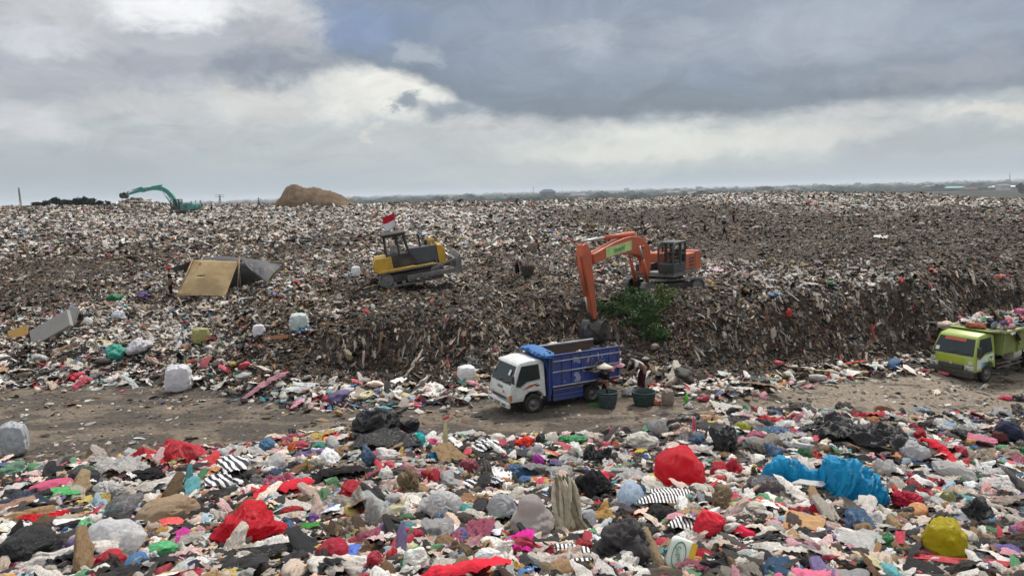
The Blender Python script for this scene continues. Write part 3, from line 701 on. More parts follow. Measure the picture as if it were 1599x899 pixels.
scatter('litter', np.stack([X, Y, H(X, Y) + sz * rng.uniform(0, 1.2, n)], -1), np.stack([rng.normal(0, .4, n), rng.normal(0, .4, n), rng.uniform(0, 6.28, n)], -1),
        np.stack([sz * 1.3, sz, sz * .9], -1), rng.choice(list(range(5, 15)) + list(range(24, 39)), n), col, label='fresh pale and coloured scraps strewn along the foot of the slope beside the track')
# sparse flattened litter on the road
n = 34000; t = rng.uniform(-.85, .85, n); Y = rng.uniform(14.5, 33, n); X = t * Y; rd = roadness(X, Y); k = (rd > .3) & (rng.random(n) < .25 + .75 * sstep(n2(X * .3, Y * .6, 77, 3), -.1, .35)); X, Y = X[k], Y[k]; n = len(X)
sz = .032 * np.exp(rng.normal(0, .55, n)); col = palette(n, np.full(n, .55), np.full(n, .1), np.full(n, .3), .04)
scatter('litter', np.stack([X, Y, H(X, Y) + sz * .1], -1), np.stack([rng.normal(0, .15, n), rng.normal(0, .15, n), rng.uniform(0, 6.28, n)], -1),
        np.stack([sz * 1.4, sz, sz * .4], -1), rng.choice([0, 1, 5, 6, 7, 8, 9, 11, 12, 17], n), col, label='trodden scraps scattered over the dirt road')
def _gc():
    m = bpy.data.materials.new('dusty_clear_glass'); m.use_nodes = True; t = m.node_tree; bs = t.nodes['Principled BSDF']; bs.inputs['Base Color'].default_value = (.05, .06, .06, 1); bs.inputs['Roughness'].default_value = .15
    tp = t.nodes.new('ShaderNodeBsdfTransparent'); mx = t.nodes.new('ShaderNodeMixShader'); mx.inputs[0].default_value = .68
    t.links.new(bs.outputs[0], mx.inputs[1]); t.links.new(tp.outputs[0], mx.inputs[2]); t.links.new(mx.outputs[0], t.nodes['Material Output'].inputs[0]); return m
M['glass_clear'] = _gc()
# ------------------------------------------------------------------ vehicles
def panel(mb, pts, nrm, th=.012):
    n = len(pts); nv = Vector(nrm).normalized() * th; vs = [Vector(p) for p in pts] + [Vector(p) + nv for p in pts]
    mb.add(vs, [tuple(range(n))[::-1], tuple(range(n, 2 * n))] + [(i, (i+1) % n, (i+1) % n + n, i + n) for i in range(n)]); return mb
def wheel(parent, x, y, r=.39, w=.22, side=1, dual=False):
    ww = w * (2.1 if dual else 1)
    mb = MB(); mb.lathe([(r*.62, -ww/2), (r*.93, -ww/2), (r, -ww/2+.04), (r, ww/2-.04), (r*.93, ww/2), (r*.62, ww/2), (r*.58, 0), (r*.62, -ww/2)], (0, 0, 0), 'y', 28)
    o = mb.build('wheel', M['rubber'], parent, loc=(x, y - side * (ww - w) / 2, r), smooth=True)
    s_ = side; h_ = ww / 2
    mb = MB(); mb.lathe([(r*.62, s_*(h_-.005)), (r*.56, s_*(h_-.03)), (r*.50, s_*(h_-.09)), (r*.24, s_*(h_-.10)), (r*.20, s_*(h_-.02)), (.001, s_*(h_-.02))], (0, 0, 0), 'y', 24)
    mb.build('rim', M['steel'], o, smooth=True)
def cab_shell(prof, wf):
    n = len(prof); mb = MB()
    L = [(x, wf(z), z) for x, z in prof]; Rr = [(x, -wf(z), z) for x, z in prof]
    mb.add(L + Rr, [tuple(range(n)), tuple(range(2*n-1, n-1, -1))] + [(i, i+n, (i+1) % n + n, (i+1) % n) for i in range(n)]); return mb
def lerp(a, b, t): return tuple(x + (y - x) * t for x, y in zip(a, b))

def truck_cab(root, pc, pdark, body_w=.93, style='white'):
    prof = [(0, .56), (.03, .95), (-.03, 1.22), (-.40, 2.00), (-.52, 2.10), (-1.0, 2.17), (-1.50, 2.12), (-1.62, 2.0), (-1.62, .62), (-1.50, .62), (-1.42, .80), (-1.25, .90), (-.85, .90), (-.68, .80), (-.58, .56)]
    wf = lambda z: body_w if z < 1.25 else body_w - (z - 1.25) * .16
    cab = cab_shell(prof, wf).build('cab', pc, root, bevel=.045, smooth=True)
    a, b = (-.055, 1.27), (-.385, 1.97); nrm = (b[1] - a[1], 0, -(b[0] - a[0]))
    mb = MB(); panel(mb, [(a[0]+.0, -wf(a[1])+.07, a[1]), (a[0], wf(a[1])-.07, a[1]), (b[0], wf(b[1])-.08, b[1]), (b[0], -wf(b[1])+.08, b[1])], nrm, .02)
    ws = mb.build('windshield', M['glass'], cab, bevel=.01)
    for sg in (1, -1):
        mb = MB(); y = lambda z: sg * (wf(z) + .002)
        panel(mb, [(-.24, y(1.22), 1.22), (-.36, y(1.55), 1.55), (-.56, y(1.97), 1.97), (-1.34, y(1.98), 1.98), (-1.36, y(1.38), 1.38), (-.75, y(1.34), 1.34), (-.42, y(1.16), 1.16)], (0, sg, .16), .012)
        mb.build('side_window', M['glass'], cab)
        d = MB(); yy_ = sg * (wf(1) + .001)                      # door with its seam standing proud
        panel(d, [(-.20, yy_, 1.14), (-.42, yy_, 1.10), (-.75, yy_, 1.26), (-1.40, yy_, 1.30), (-1.42, yy_, .96), (-.72, yy_, .96), (-.50, yy_, .70), (-.20, yy_, .66)], (0, sg, 0), .012)
        dr = d.build('door', pdark, cab, bevel=.006)
        MB().box(-1.30, -1.12, yy_ + sg*.012 - .012, yy_ + sg*.012 + .025, 1.12, 1.17).build('handle', M['black'], dr)
        mb = MB(); mb.tube([(-.12, sg*wf(1.3), 1.35), (-.02, sg*(wf(1.3)+.16), 1.42), (-.04, sg*(wf(1.3)+.18), 1.75)], .012, 6); arm = mb.build('mirror_arm', M['black'], cab)
        MB().box(-.06, .0, sg*(wf(1.3)+.18)-.085, sg*(wf(1.3)+.18)+.085, 1.38, 1.72).build('mirror', M['black'], arm, bevel=.02)
    for yw in (-.35, .25):
        MB().bar((.0, yw, 1.28), (-.06, yw + .5, 1.40), .018).build('wiper', M['black'], cab)
    return cab, wf

def make_truck_white():
    root = empty('tipper_truck', label='small truck with white cab and blue cargo bed parked under the orange excavator', cat='truck')
    W = paint('white_cab_paint', (.70, .73, .70), .33, .30, (.34, .31, .27)); B = paint('blue_bed_paint', (.018, .052, .25), .5, .36, (.11, .10, .12)); B2 = paint('blue_guard_paint', (.014, .032, .19), .55, .4, (.07, .06, .06))
    rail = paint('pale_rail', (.40, .42, .50), .5, .4); inn = paint('rusty_bed_inside', (.055, .045, .04), .8, .8, (.10, .06, .04))
    cab, wf = truck_cab(root, W, W)
    # front
    MB().box(.02, .14, -.93, .93, .36, .58).build('bumper', W, root, bevel=.03)
    MB().box(.005, .055, -.62, .62, .66, .75).build('grille', M['black'], cab)
    pl = MB().box(.142, .156, -.24, .24, .38, .50).build('license_plate', M['black'], root)
    text('DK 8352 AL', .10, pl, W, (.158, 0, .44), (R(90), 0, R(90)))
    for yb in (-.55, .55): MB().box(.143, .150, yb-.15, yb+.15, .42, .49).build('fog_lamp_slot', M['black'], root)
    for sg in (-1, 1):
        h = MB().box(.0, .065, sg*.74-.15, sg*.74+.15, .66, .88).build('headlight', M['lamp'], cab, bevel=.03)
        MB().lathe([(.075, .068), (.06, .08), (.001, .085)], (0, sg*.70, .77), 'x', 16).build('lens', M['chrome'], h, smooth=True)
        MB().box(-.05, .06, sg*.915-.03, sg*.915+.03, .66, .88).build('turn_signal', paint('amber_lens', (.55, .18, .03), .3, .2), h)
    text('ISUZU', .16, cab, M['black'], (.022, .05, 1.10), (R(90 - 4), 0, R(90)))
    MB().box(-.02, .045, .30, .44, .90, .98).build('badge', paint('red_badge', (.5, .10, .03), .4, .1), cab)
    mb = MB(); panel(mb, [(-.182, .44, 1.62), (-.182, .60, 1.62), (-.29, .59, 1.82), (-.29, .45, 1.82)], (.9, 0, .42), .012)
    for v in range(len(mb.v)): mb.v[v] = (mb.v[v][0] - .02, mb.v[v][1], mb.v[v][2])
    mb2 = MB(); mb2.add([(x + .045, y, z) for x, y, z in mb.v], mb.f); mb2.build('windshield_sticker', flat('sticker_paper', (.7, .72, .72), .6, .05, 5, 0), cab)
    mb = MB(); panel(mb, [(-.50, wf(1)+.014, 1.02), (-.95, wf(1)+.014, 1.10), (-1.30, wf(1)+.014, 1.25), (-.85, wf(1)+.014, 1.20)], (0, 1, 0), .006)
    mb.build('door_stripe', paint('brown_red_stripe', (.42, .12, .04), .5, .3), cab)
    # chassis
    mb = MB(); mb.box(-5.1, -.3, .28, .40, .50, .68); mb.box(-5.1, -.3, -.40, -.28, .50, .68); mb.box(-4.0, -3.82, -.8, .8, .32, .46); mb.box(-1.2, -1.0, -.75, .75, .32, .46)
    mb.build('chassis', M['black'], root)
    for sg in (-1, 1): wheel(root, -1.05, sg * .80, side=sg); wheel(root, -3.91, sg * .80, side=sg, dual=True)
    # bed
    x0, x1, wb_, zf, zt = -5.20, -1.86, .98, .98, 2.22
    bed = MB().box(x0, x1, -wb_, wb_, zf - .12, zf).build('cargo_bed', inn, root)
    for sg in (1, -1):
        s0 = MB().box(x0, x1, sg*wb_ - .02, sg*wb_ + .02, zf, zt).build('side_panel', B if sg == 1 else inn, bed)
        nrib = 8
        for k in range(nrib):
            mb = MB(); xc = x0 + .05 + (x1 - x0 - .1) * k / (nrib - 1); mb.box(xc-.045, xc+.045, sg*wb_ + (.021 if sg > 0 else -.075), sg*wb_ + (.075 if sg > 0 else -.021), zf - .05, zt - .02); mb.build('stake', B, s0, bevel=.008)
        for zr in (zf + .02, zf + .62, zt - .18):
            mb = MB(); mb.box(x0, x1, sg*wb_ + (.076 if sg > 0 else -.115), sg*wb_ + (.115 if sg > 0 else -.076), zr-.022, zr+.022); mb.build('side_rail', rail, s0, bevel=.006)
        MB().box(x0, x1 , sg*wb_ - .05, sg*wb_ + .05, zt, zt + .07).build('top_rail', rail if sg < 0 else B2, s0, bevel=.01)
    hb = MB().box(x1, x1 + .06, -wb_, wb_, zf - .3, zt + .22).build('headboard', B, bed)
    MB().box(x1 + .061, x1 + .12, .76, .98, .40, zt + .12).build('corner_post', B, bed, bevel=.01)
    MB().box(x1 + .061, x1 + .12, -.98, -.76, .40, zt + .12).build('corner_post', B, bed, bevel=.01)
    MB().box(x0 - .03, x0, -wb_, wb_, zf, zt - .25).build('tailgate', B2, bed)
    # pale scuffs where the blue paint has gone
    for i, (sx, sz, sw, sh) in enumerate([(-3.05, 1.95, .16, .12), (-3.12, 1.22, .18, .14), (-3.7, 1.92, .10, .10), (-4.2, 1.95, .09, .14), (-4.7, 1.98, .07, .07), (-2.4, 1.15, .06, .05)]):
        v, f = sheet_v(9, 300 + i, .0, 1, 1, .6, 0); v = np.stack([v[:, 0] * sw, np.full(len(v), wb_ + .024), v[:, 1] * sh + 0], -1) + np.array([sx, 0, sz])
        put('paint_scuff', mesh_np('paint_scuff', v, f), paint('scuffed_primer', (.36, .38, .46), .7, .5, (.1, .1, .3), 0, 9), bed)
    # guards
    for sg in (1, -1):
        mb = MB()
        for q in range(3): mb.box(-3.40, -1.95, sg*.92-.015, sg*.92+.015, .36 + q*.165, .50 + q*.165)
        gd = mb.build('side_guard', B2 if sg < 0 else B, root)
        MB().box(-3.40, -1.95, sg*.92+(.016 if sg>0 else -.035), sg*.92+(.035 if sg>0 else -.016), .82, .845).build('guard_rail', rail, gd)
        [MB().bar((xx, sg*.9, .84), (xx - .1, sg*.9, .98), .03).build('bracket', M['steel'], gd) for xx in (-2.3, -2.8, -3.3)]
        MB().box(-4.40, -3.42, sg*.62, sg*.95, .84, .87).build('mudguard', M['black'], root)
    MB().box(-2.1, -1.72, .40, .72, .42, .80).build('fuel_tank', M['black'], root, bevel=.03)
    return root

def make_truck_green():
    root = empty('tipper_truck', label='lime green dump truck loaded with refuse, driving in from the right edge of the track', cat='truck')
    Gp = paint('lime_paint', (.33, .43, .075), .38, .28, (.25, .23, .15)); Wd = paint('white_door_paint', (.66, .72, .62), .4, .25, (.3, .3, .24)); Gb = paint('green_bed_paint', (.20, .29, .06), .55, .5, (.20, .18, .12))
    cab, wf = truck_cab(root, Gp, Wd, .97)
    MB().box(-.0, .15, -.97, .97, .34, .62).build('bumper', M['black'], root, bevel=.03)
    mb = MB(); mb.box(.02, .075, -.55, .55, .66, .86); gr = mb.build('grille', M['black'], cab, bevel=.01)
    [MB().box(.076, .09, -.5, .5, z, z + .015).build('grille_bar', M['steel'], gr) for z in (.70, .76, .82)]
    MB().lathe([(.07, .092), (.05, .10), (.001, .10)], (0, 0, .90), 'x', 16).build('emblem', M['chrome'], gr)
    mb = MB(); panel(mb, [(.034, -.62, .95), (.034, .50, .95), (.005, .50, 1.16), (.005, -.62, 1.16)], (1, 0, .1), .01); mb.build('front_panel', paint('deep_lime', (.33, .42, .02), .4, .4, (.35, .2, .05)), cab)
    pl = MB().box(.152, .165, -.50, -.02, .30, .44).build('license_plate', paint('red_plate', (.45, .02, .03), .5, .2), root)
    text('DK 9036 A', .10, pl, paint('plate_letters', (.7, .6, .6), .5, .1), (.167, -.26, .37), (R(90), 0, R(90)))
    for sg in (-1, 1):
        h = MB().box(.0, .08, sg*.78-.19, sg*.78+.19, .66, .86).build('headlight', M['lamp'], cab, bevel=.03)
        MB().lathe([(.08, .082), (.06, .095), (.001, .10)], (0, sg*.72, .76), 'x', 16).build('lens', M['chrome'], h, smooth=True)
        MB().box(.0, .06, sg*.82-.10, sg*.82+.10, .90, 1.06).build('turn_signal', paint('clear_lens', (.55, .6, .5), .2, .2), cab, bevel=.02)
    MB().lathe([(.10, .10), (.09, .13), (.001, .14)], (0, -.80, 1.22), 'x', 16).build('front_mirror', M['black'], cab, smooth=True)
    # red sun strip with worn lettering, sticker
    red = paint('red_strip', (.55, .10, .05), .6, .2); k0, k1 = (-.325, 1.84), (-.385, 1.965)
    mb = MB(); panel(mb, [(k0[0]+.035, -.52, k0[1]), (k0[0]+.035, .42, k0[1]), (k1[0]+.035, .42, k1[1]), (k1[0]+.035, -.52, k1[1])], (.9, 0, .42), .006); mb.build('sun_strip', red, cab)
    mb = MB(); panel(mb, [(-.10+.035, -.80, 1.36), (-.10+.035, -.64, 1.36), (-.17+.035, -.64, 1.52), (-.17+.035, -.80, 1.52)], (.9, 0, .42), .006); mb.build('windshield_sticker', flat('sticker_white', (.7, .72, .74), .6, .05, 5, 0), cab)
    # round green and blue emblems on the door
    for cx_, cz_, r_, cc in ((-.62, .86, .14, (.10, .30, .50)), (-.80, .92, .11, (.15, .45, .45)), (-1.12, 1.06, .14, (.16, .42, .12))):
        mb = MB(); pts = [(cx_ + r_ * math.cos(a), wf(1) + .014, cz_ + r_ * .8 * math.sin(a)) for a in np.linspace(0, 6.28, 17)[:-1]]; inn_ = [(cx_ + r_*.62 * math.cos(a), wf(1) + .014, cz_ + r_*.45 * math.sin(a)) for a in np.linspace(0, 6.28, 17)[:-1]]
        vs = pts + inn_; vs2 = [(x, y + .006, z) for x, y, z in vs]; mb.add(vs + vs2, [(32+i, 32+(i+1) % 16, 48+(i+1) % 16, 48+i) for i in range(16)] + [(i, (i+1) % 16, 32+(i+1) % 16, 32+i) for i in range(16)])
        mb.build('door_emblem', flat('emblem', cc, .6, .2, 5, 0), cab)
    mb = MB(); mb.box(-6.6, -.3, .28, .42, .50, .70); mb.box(-6.6, -.3, -.42, -.28, .50, .70); mb.box(-4.9, -4.7, -.85, .85, .34, .5); mb.box(-1.2, -1.0, -.8, .8, .34, .5); mb.build('chassis', M['black'], root)
    for sg in (-1, 1): wheel(root, -1.05, sg*.84, .41, side=sg); wheel(root, -4.8, sg*.84, .41, side=sg, dual=True)
    mb = MB(); mb.tube([(-3.9, .86, .52), (-1.9, .86, .50)], .025, 6); mb.tube([(-3.9, .86, .70), (-1.9, .86, .68)], .025, 6); [mb.bar((x, .86, .48), (x, .40, .60), .03) for x in (-2.0, -3.0, -3.8)]; mb.build('side_rail', M['steel'], root)
    mb = MB(); mb.lathe([(.001, -.30), (.30, -.30), (.30, .30), (.001, .30)], (-3.3, .70, .98), 'x', 18); mb.build('air_tank', flat('cream_tank', (.42, .40, .33), .7, .2, 8, 0), root, smooth=False)
    # bed: raked front wall, flared rim
    x0, x1, zf, zt = -6.9, -1.85, 1.12, 2.15
    mb = MB(); w0, w1 = .98, 1.08
    mb.add([(x0,-w0,zf),(x1,-w0,zf),(x1,w0,zf),(x0,w0,zf),(x0,-w1,zt),(x1,-w1,zt),(x1,w1,zt),(x0,w1,zt)], [(0,3,2,1),(0,1,5,4),(1,2,6,5),(2,3,7,6),(3,0,4,7)])
    bed = mb.build('cargo_bed', Gb, root)
    for k in range(5):
        mb = MB(); xc = x0 + .1 + (x1 - x0 - .2) * k / 4; mb.add([(xc-.05,w0+.0,zf),(xc+.05,w0,zf),(xc+.05,w1,zt),(xc-.05,w1,zt),(xc-.05,w0+.08,zf),(xc+.05,w0+.08,zf),(xc+.05,w1+.08,zt),(xc-.05,w1+.08,zt)], [(4,5,6,7),(0,4,7,3),(1,2,6,5),(0,1,5,4),(3,7,6,2)]); mb.build('stake', Gb, bed)
    mb = MB(); mb.box(x0-.05, x1+.1, w1-.02, w1+.16, zt-.02, zt+.08); mb.box(x0-.05, x1+.1, -w1-.16, -w1+.02, zt-.02, zt+.08); mb.box(x1-.02, x1+.10, -w1+.022, w1-.022, zt-.02, zt+.08); mb.build('bed_rim', paint('pale_green_rim', (.34, .42, .16), .5, .5, (.25, .22, .15)), bed, bevel=.01)
    mb = MB(); mb.add([(x1, -w1, zt+.03), (x1+.75, -.9, zt+.12), (x1+.75, .9, zt+.12), (x1, w1, zt+.03), (x1, -w1, zt-.04), (x1+.75, -.9, zt+.07), (x1+.75, .9, zt+.07), (x1, w1, zt-.04)], [(0,1,2,3),(7,6,5,4),(0,4,5,1),(1,5,6,2),(2,6,7,3)])
    mb.build('cab_shield', Gb, bed)
    mb = MB(); mb.add([(-3.1, w0+.052, 1.55), (-4.5, w0+.052, 1.55), (-4.5, w1+.04, 1.95), (-3.1, w1+.04, 1.95)], [(0, 1, 2, 3)])
    return root

def tracks(root, L, W, r, gauge, name='track', m=None):
    m = m or M['steel']
    for sg in (-1, 1):
        pts = []
        for a in np.linspace(-90, 90, 9): pts.append((L/2 - r + r * math.cos(R(a)), r + r * math.sin(R(a))))
        for a in np.linspace(90, 270, 9): pts.append((-L/2 + r + r * math.cos(R(a)), r + r * math.sin(R(a))))
        inner = [((x - (L/2-r if x > 0 else -L/2+r)) * .86 + (L/2-r if x > 0 else -L/2+r), (z - r) * .86 + r) for x, z in pts]
        mb = MB(); n = len(pts); y0, y1 = sg*gauge/2 - W/2, sg*gauge/2 + W/2
        vs = [(x, y, z) for y in (y0, y1) for x, z in pts] + [(x, y, z) for y in (y0, y1) for x, z in inner]
        fs = []
        for i in range(n):
            j = (i+1) % n; fs += [(i, j, n+j, n+i), (2*n+i, 3*n+i, 3*n+j, 2*n+j), (i, 2*n+i, 2*n+j, j), (n+i, n+j, 3*n+j, 3*n+i)]
        mb.add(vs, fs)
        tot = 0; seg = []
        per = [Vector((pts[i][0], 0, pts[i][1])) for i in range(n)]
        for i in range(n): seg.append((per[(i+1) % n] - per[i]).length)
        step = .19; s_ = 0; acc = 0; i = 0
        total = sum(seg); k = int(total / step)
        for q in range(k):
            dist = total * q / k
            while dist > acc + seg[i]: acc += seg[i]; i += 1
            p = per[i].lerp(per[(i+1) % n], (dist - acc) / max(seg[i], 1e-6)); ce = Vector((max(min(p.x, L/2-r), -L/2+r), 0, r)); nn = (p - ce); nn = nn.normalized() if nn.length > 1e-5 else Vector((0, 0, 1))
            if abs(p.x) < L/2 - r: nn = Vector((0, 0, 1 if p.z > r else -1))
            mb.bar((p.x + nn.x*.02, y0, p.z + nn.z*.02), (p.x + nn.x*.02, y1, p.z + nn.z*.02), .05, .06, up=nn)
        t = mb.build(name, m, root)
        fr = MB().box(-L/2 + r, L/2 - r, sg*gauge/2 - W*.28, sg*gauge/2 + W*.28, r*.55, r*1.5).build('track_frame', M['black'], t)
        for xc in [-L/2 + r, L/2 - r]:
            mb = MB(); mb.lathe([(.001, sg*.0 + sg*W*.42), (r*.3, sg*W*.42), (r*.35, sg*W*.36), (r*.82, sg*W*.34), (r*.82, -sg*W*.34)], (xc, sg*gauge/2, r), 'y', 16); mb.build('sprocket', M['steel'], t)
        for q in range(5):
            mb = MB(); mb.lathe([(.001, sg*W*.36), (r*.26, sg*W*.36), (r*.26, -sg*W*.36)], (-L/2 + r*1.9 + q * (L - 3.8*r) / 4, sg*gauge/2, r*.36), 'y', 10); mb.build('roller', M['steel'], t)

def boxbeam(mb, pts, ws, hs):
    """curved box beam in the xz plane: pts (x,z), full widths, full heights"""
    n = len(pts); b = len(mb.v)
    for i, (x, z) in enumerate(pts):
        a = Vector((*pts[max(i-1, 0)], )); c_ = Vector((*pts[min(i+1, n-1)], )); d = (c_ - a).normalized(); nn = Vector((-d.y, d.x))
        for sy, sn in ((-1, -1), (1, -1), (1, 1), (-1, 1)): mb.v.append((x + nn.x * sn * hs[i] / 2, sy * ws[i] / 2, z + nn.y * sn * hs[i] / 2))
    for i in range(n - 1):
        for k in range(4): mb.f.append((b+i*4+k, b+i*4+(k+1) % 4, b+(i+1)*4+(k+1) % 4, b+(i+1)*4+k))
    mb.f.append((b+3, b+2, b+1, b)); e = b + (n-1)*4; mb.f.append((e, e+1, e+2, e+3)); return mb
def bez(p0, p1, p2, n=8): return [tuple((1-t)**2*a + 2*t*(1-t)*b + t*t*c_ for a, b, c_ in zip(p0, p1, p2)) for t in np.linspace(0, 1, n)]
def ram(root, a, b, r, pm, frac=.6):
    a, b = Vector(a), Vector(b); mid = a.lerp(b, frac)
    o = MB().tube([a, mid], r, 10).build('ram', pm, root, smooth=True); MB().tube([mid, b], r * .55, 8).build('ram_rod', M['chrome'], o, smooth=True)
def excavator(pivot, heading, joints, pcol, cabcol, label, sc_=1.0, tracks_h=None, slim=1.0, panel_sign=False, bucket='grab'):
    """joints: foot, apex, tip, stick_top, stick_end in (s, z) metres from the pivot in the boom's plane"""
    root = empty('excavator', pivot, heading, label, 'excavator'); s = sc_
    main = paint('excavator_paint', pcol, .45, .38, (.14, .09, .07)); cabp = paint('cab_paint', cabcol, .45, .4, (.10, .09, .08))
    tr = empty('undercarriage'); tr.parent = root; tr.rotation_euler = (0, 0, tracks_h or 0)
    tracks(tr, 3.7 * s, .55 * s, .40 * s, 2.2 * s)
    for ch in list(tr.children): ch.name = 'track'
    MB().box(-.9*s, .9*s, -.75*s, .75*s, .35*s, .8*s).build('carbody', M['black'], tr, bevel=.03)
    MB().lathe([(.001, .78*s), (.65*s, .78*s), (.65*s, .95*s), (.001, .95*s)], (0, 0, 0), 'z', 20).build('turntable', M['black'], root)
    mb = MB(); mb.box(-2.0*s, 1.25*s, -1.2*s, 1.2*s, .95*s, 1.2*s); mb.build('deck', M['steel'], root, bevel=.02)
    cw = [(-2.55*s, 1.15*s), (-2.65*s, 1.5*s), (-2.6*s, 2.05*s), (-2.45*s, 2.2*s), (-1.75*s, 2.2*s), (-1.75*s, 1.05*s)]
    MB().prism(cw, -1.2*s, 1.2*s).build('counterweight', main, root, bevel=.06)
    hs = MB().box(-1.74*s, -.25*s, -1.18*s, 1.18*s, 1.21*s, 2.12*s).build('engine_cover', main, root, bevel=.05)
    mb = MB(); [mb.box(-1.55*s, -.85*s, 1.185*s, 1.20*s, z*s, (z + .10)*s) for z in (1.38, 1.58, 1.78)]; mb.build('louvre', M['black'], hs)
    [MB().box(-2.655*s, -2.60*s, y*s, (y+.5)*s, 1.5*s, 1.75*s).build('rear_panel', M['black'], hs) for y in (-.9, .4)]
    MB().tube([(-1.2*s, -.6*s, 2.1*s), (-1.2*s, -.6*s, 2.5*s)], .07*s, 8).build('exhaust', M['black'], root)
    MB().box(-.2*s, 1.15*s, -1.18*s, -.45*s, 1.21*s, 1.62*s).build('tool_box', M['black'], root, bevel=.03)
    # cab: open frame with glass
    x0, x1, y0, y1, z0, z1 = -.22*s, 1.42*s, .32*s, 1.26*s, 1.21*s, 2.85*s
    mb = MB(); mb.prism([(x0, z0), (x1, z0), (x1 + .05*s, z0 + .45*s), (x1 + .05*s, z0 + .5*s), (x0, z0 + .5*s)], y0, y1); cb = mb.build('cab', cabp, root, bevel=.03)
    mb = MB(); prf = bez((x1 - .30*s, z1 - .03*s), (x1 + .02*s, z1 - .05*s), (x1 + .05*s, z1 - .45*s), 5); w_ = .09*s
    for y in (y0 + w_/2, y1 - w_/2):
        pts = [(x1 + .03*s, y, z0 + .45*s)] + [(a, y, b) for a, b in prf[::-1]] + [(x0 + w_/2, y, z1 - .03*s), (x0 + w_/2, y, z0 + .4*s)]
        for a, b in zip(pts, pts[1:]): mb.bar(a, b, w_, w_, up=(0, 1, 0))
        mb.bar(((x0 + x1)/2 - .1*s, y, z0 + .4*s), ((x0 + x1)/2 - .1*s, y, z1 - .05*s), w_ * 1.6, w_); mb.bar((x0 + w_, y, z0 + 1.0*s), ((x0 + x1)/2 - .1*s, y, z0 + 1.0*s), w_, w_)
    mb.build('cab_frame', cabp, cb)
    mb = MB(); mb.prism([(x0 - .03*s, z1 - .05*s), (x1 - .25*s, z1 - .05*s), (x1 - .3*s, z1 + .04*s), (x0, z1 + .05*s)], y0 - .02*s, y1 + .02*s); mb.build('cab_roof', cabp, cb, bevel=.03)
    MB().box(x0 + .02*s, x0 + .06*s, y0 + .08*s, y1 - .08*s, z0 + .5*s, z1 - .45*s).build('rear_panel', cabp, cb); mb = MB(); mb.box(x0 + .1*s, x1 - .1*s, y0 + .03*s, y0 + .045*s, z0 + .5*s, z1 - .1*s); mb.build('window', M['glass_clear'], cb)
    MB().box(.2*s, .6*s, .5*s, 1.05*s, z0 + .5*s, z0 + .62*s).build('seat', M['black'], cb, bevel=.02)
    # boom in the plane y = 0
    foot, apex, tip, st, se = joints
    bp = bez(foot, (apex[0]*2 - (foot[0]+tip[0])/2, apex[1]*2 - (foot[1]+tip[1])/2), tip, 12)
    ws = [.42*s]*12; hh = [(.50 + .56 * math.sin(math.pi * min(1, i/11*1.02)))*s for i in range(12)]; hh[-1] = .50*s; hh = [x * slim for x in hh]
    mb = MB(); boxbeam(mb, bp, ws, hh); bm_ = mb.build('boom', main, root, bevel=.03)
    for sg in (-1, 1): ram(root, (foot[0] + .35*s, sg*.36*s, foot[1] - .35*s), (bp[6][0], sg*.36*s, bp[6][1] - .05*s), .10*s, main, .62)
    MB().tube([(bp[5][0], -.4*s, bp[5][1]), (bp[5][0], .4*s, bp[5][1])], .09*s, 10).build('boss', main, bm_)
    d = Vector((se[0] - st[0], se[1] - st[1])).normalized()
    k = Vector(tip); stp = [tuple(Vector(st)), tuple(Vector(st).lerp(Vector(se), .12)), tuple(Vector(st).lerp(Vector(se), .3)), se]
    mb = MB(); boxbeam(mb, stp, [.34*s, .40*s, .38*s, .28*s], [.34*s*slim, .95*s*slim, .80*s*slim, .34*s*slim]); sk = mb.build('stick', main, root, bevel=.025)
    ram(root, (bp[6][0], 0, bp[6][1] + .62*s), (st[0], 0, st[1] + .12*s), .13*s, main, .58)
    pd = Vector((-d.y, d.x)); pd = pd if pd.x > 0 else -pd
    ram(root, (stp[1][0] + pd.x*.42*s, 0, stp[1][1] + pd.y*.42*s), (se[0] - d.x*.5*s + pd.x*.42*s, 0, se[1] - d.y*.5*s + pd.y*.42*s), .08*s, main, .7)
    MB().bar((se[0] - d.x*.5*s + pd.x*.42*s, 0, se[1] - d.y*.5*s + pd.y*.42*s), (se[0] + pd.x*.1*s + d.x*.2*s, 0, se[1] + d.y*.25*s + pd.y*.1*s), .12*s).build('link', M['black'], sk)
    if bucket == 'grab':
        cx_, cz_ = se[0] + d.x*.55*s, se[1] + d.y*.55*s
        prof_ = [(cx_ + (math.cos(a)*.55)*s, cz_ + (math.sin(a)*.50)*s) for a in np.linspace(R(200), R(430), 12)]
        mb = MB(); prof2 = [(cx_ + (x - cx_)*.84, cz_ + (z - cz_)*.84) for x, z in prof_]
        mb.prism(prof_ + prof2[::-1], -.55*s, .55*s); mb.prism(prof_, .50*s, .56*s); mb.prism(prof_, -.56*s, -.50*s); mb.bar((cx_, 0, cz_ + .5*s), (se[0], 0, se[1]), .4*s, .3*s)
        bk = mb.build('bucket', M['black'], root, bevel=.02)
        mb = MB(); [mb.bar((prof_[0][0], y*s, prof_[0][1]), (prof_[0][0] - .05*s, y*s, prof_[0][1] + .22*s), .08*s) for y in (-.45, -.15, .15, .45)]; mb.build('tooth', M['steel'], bk)
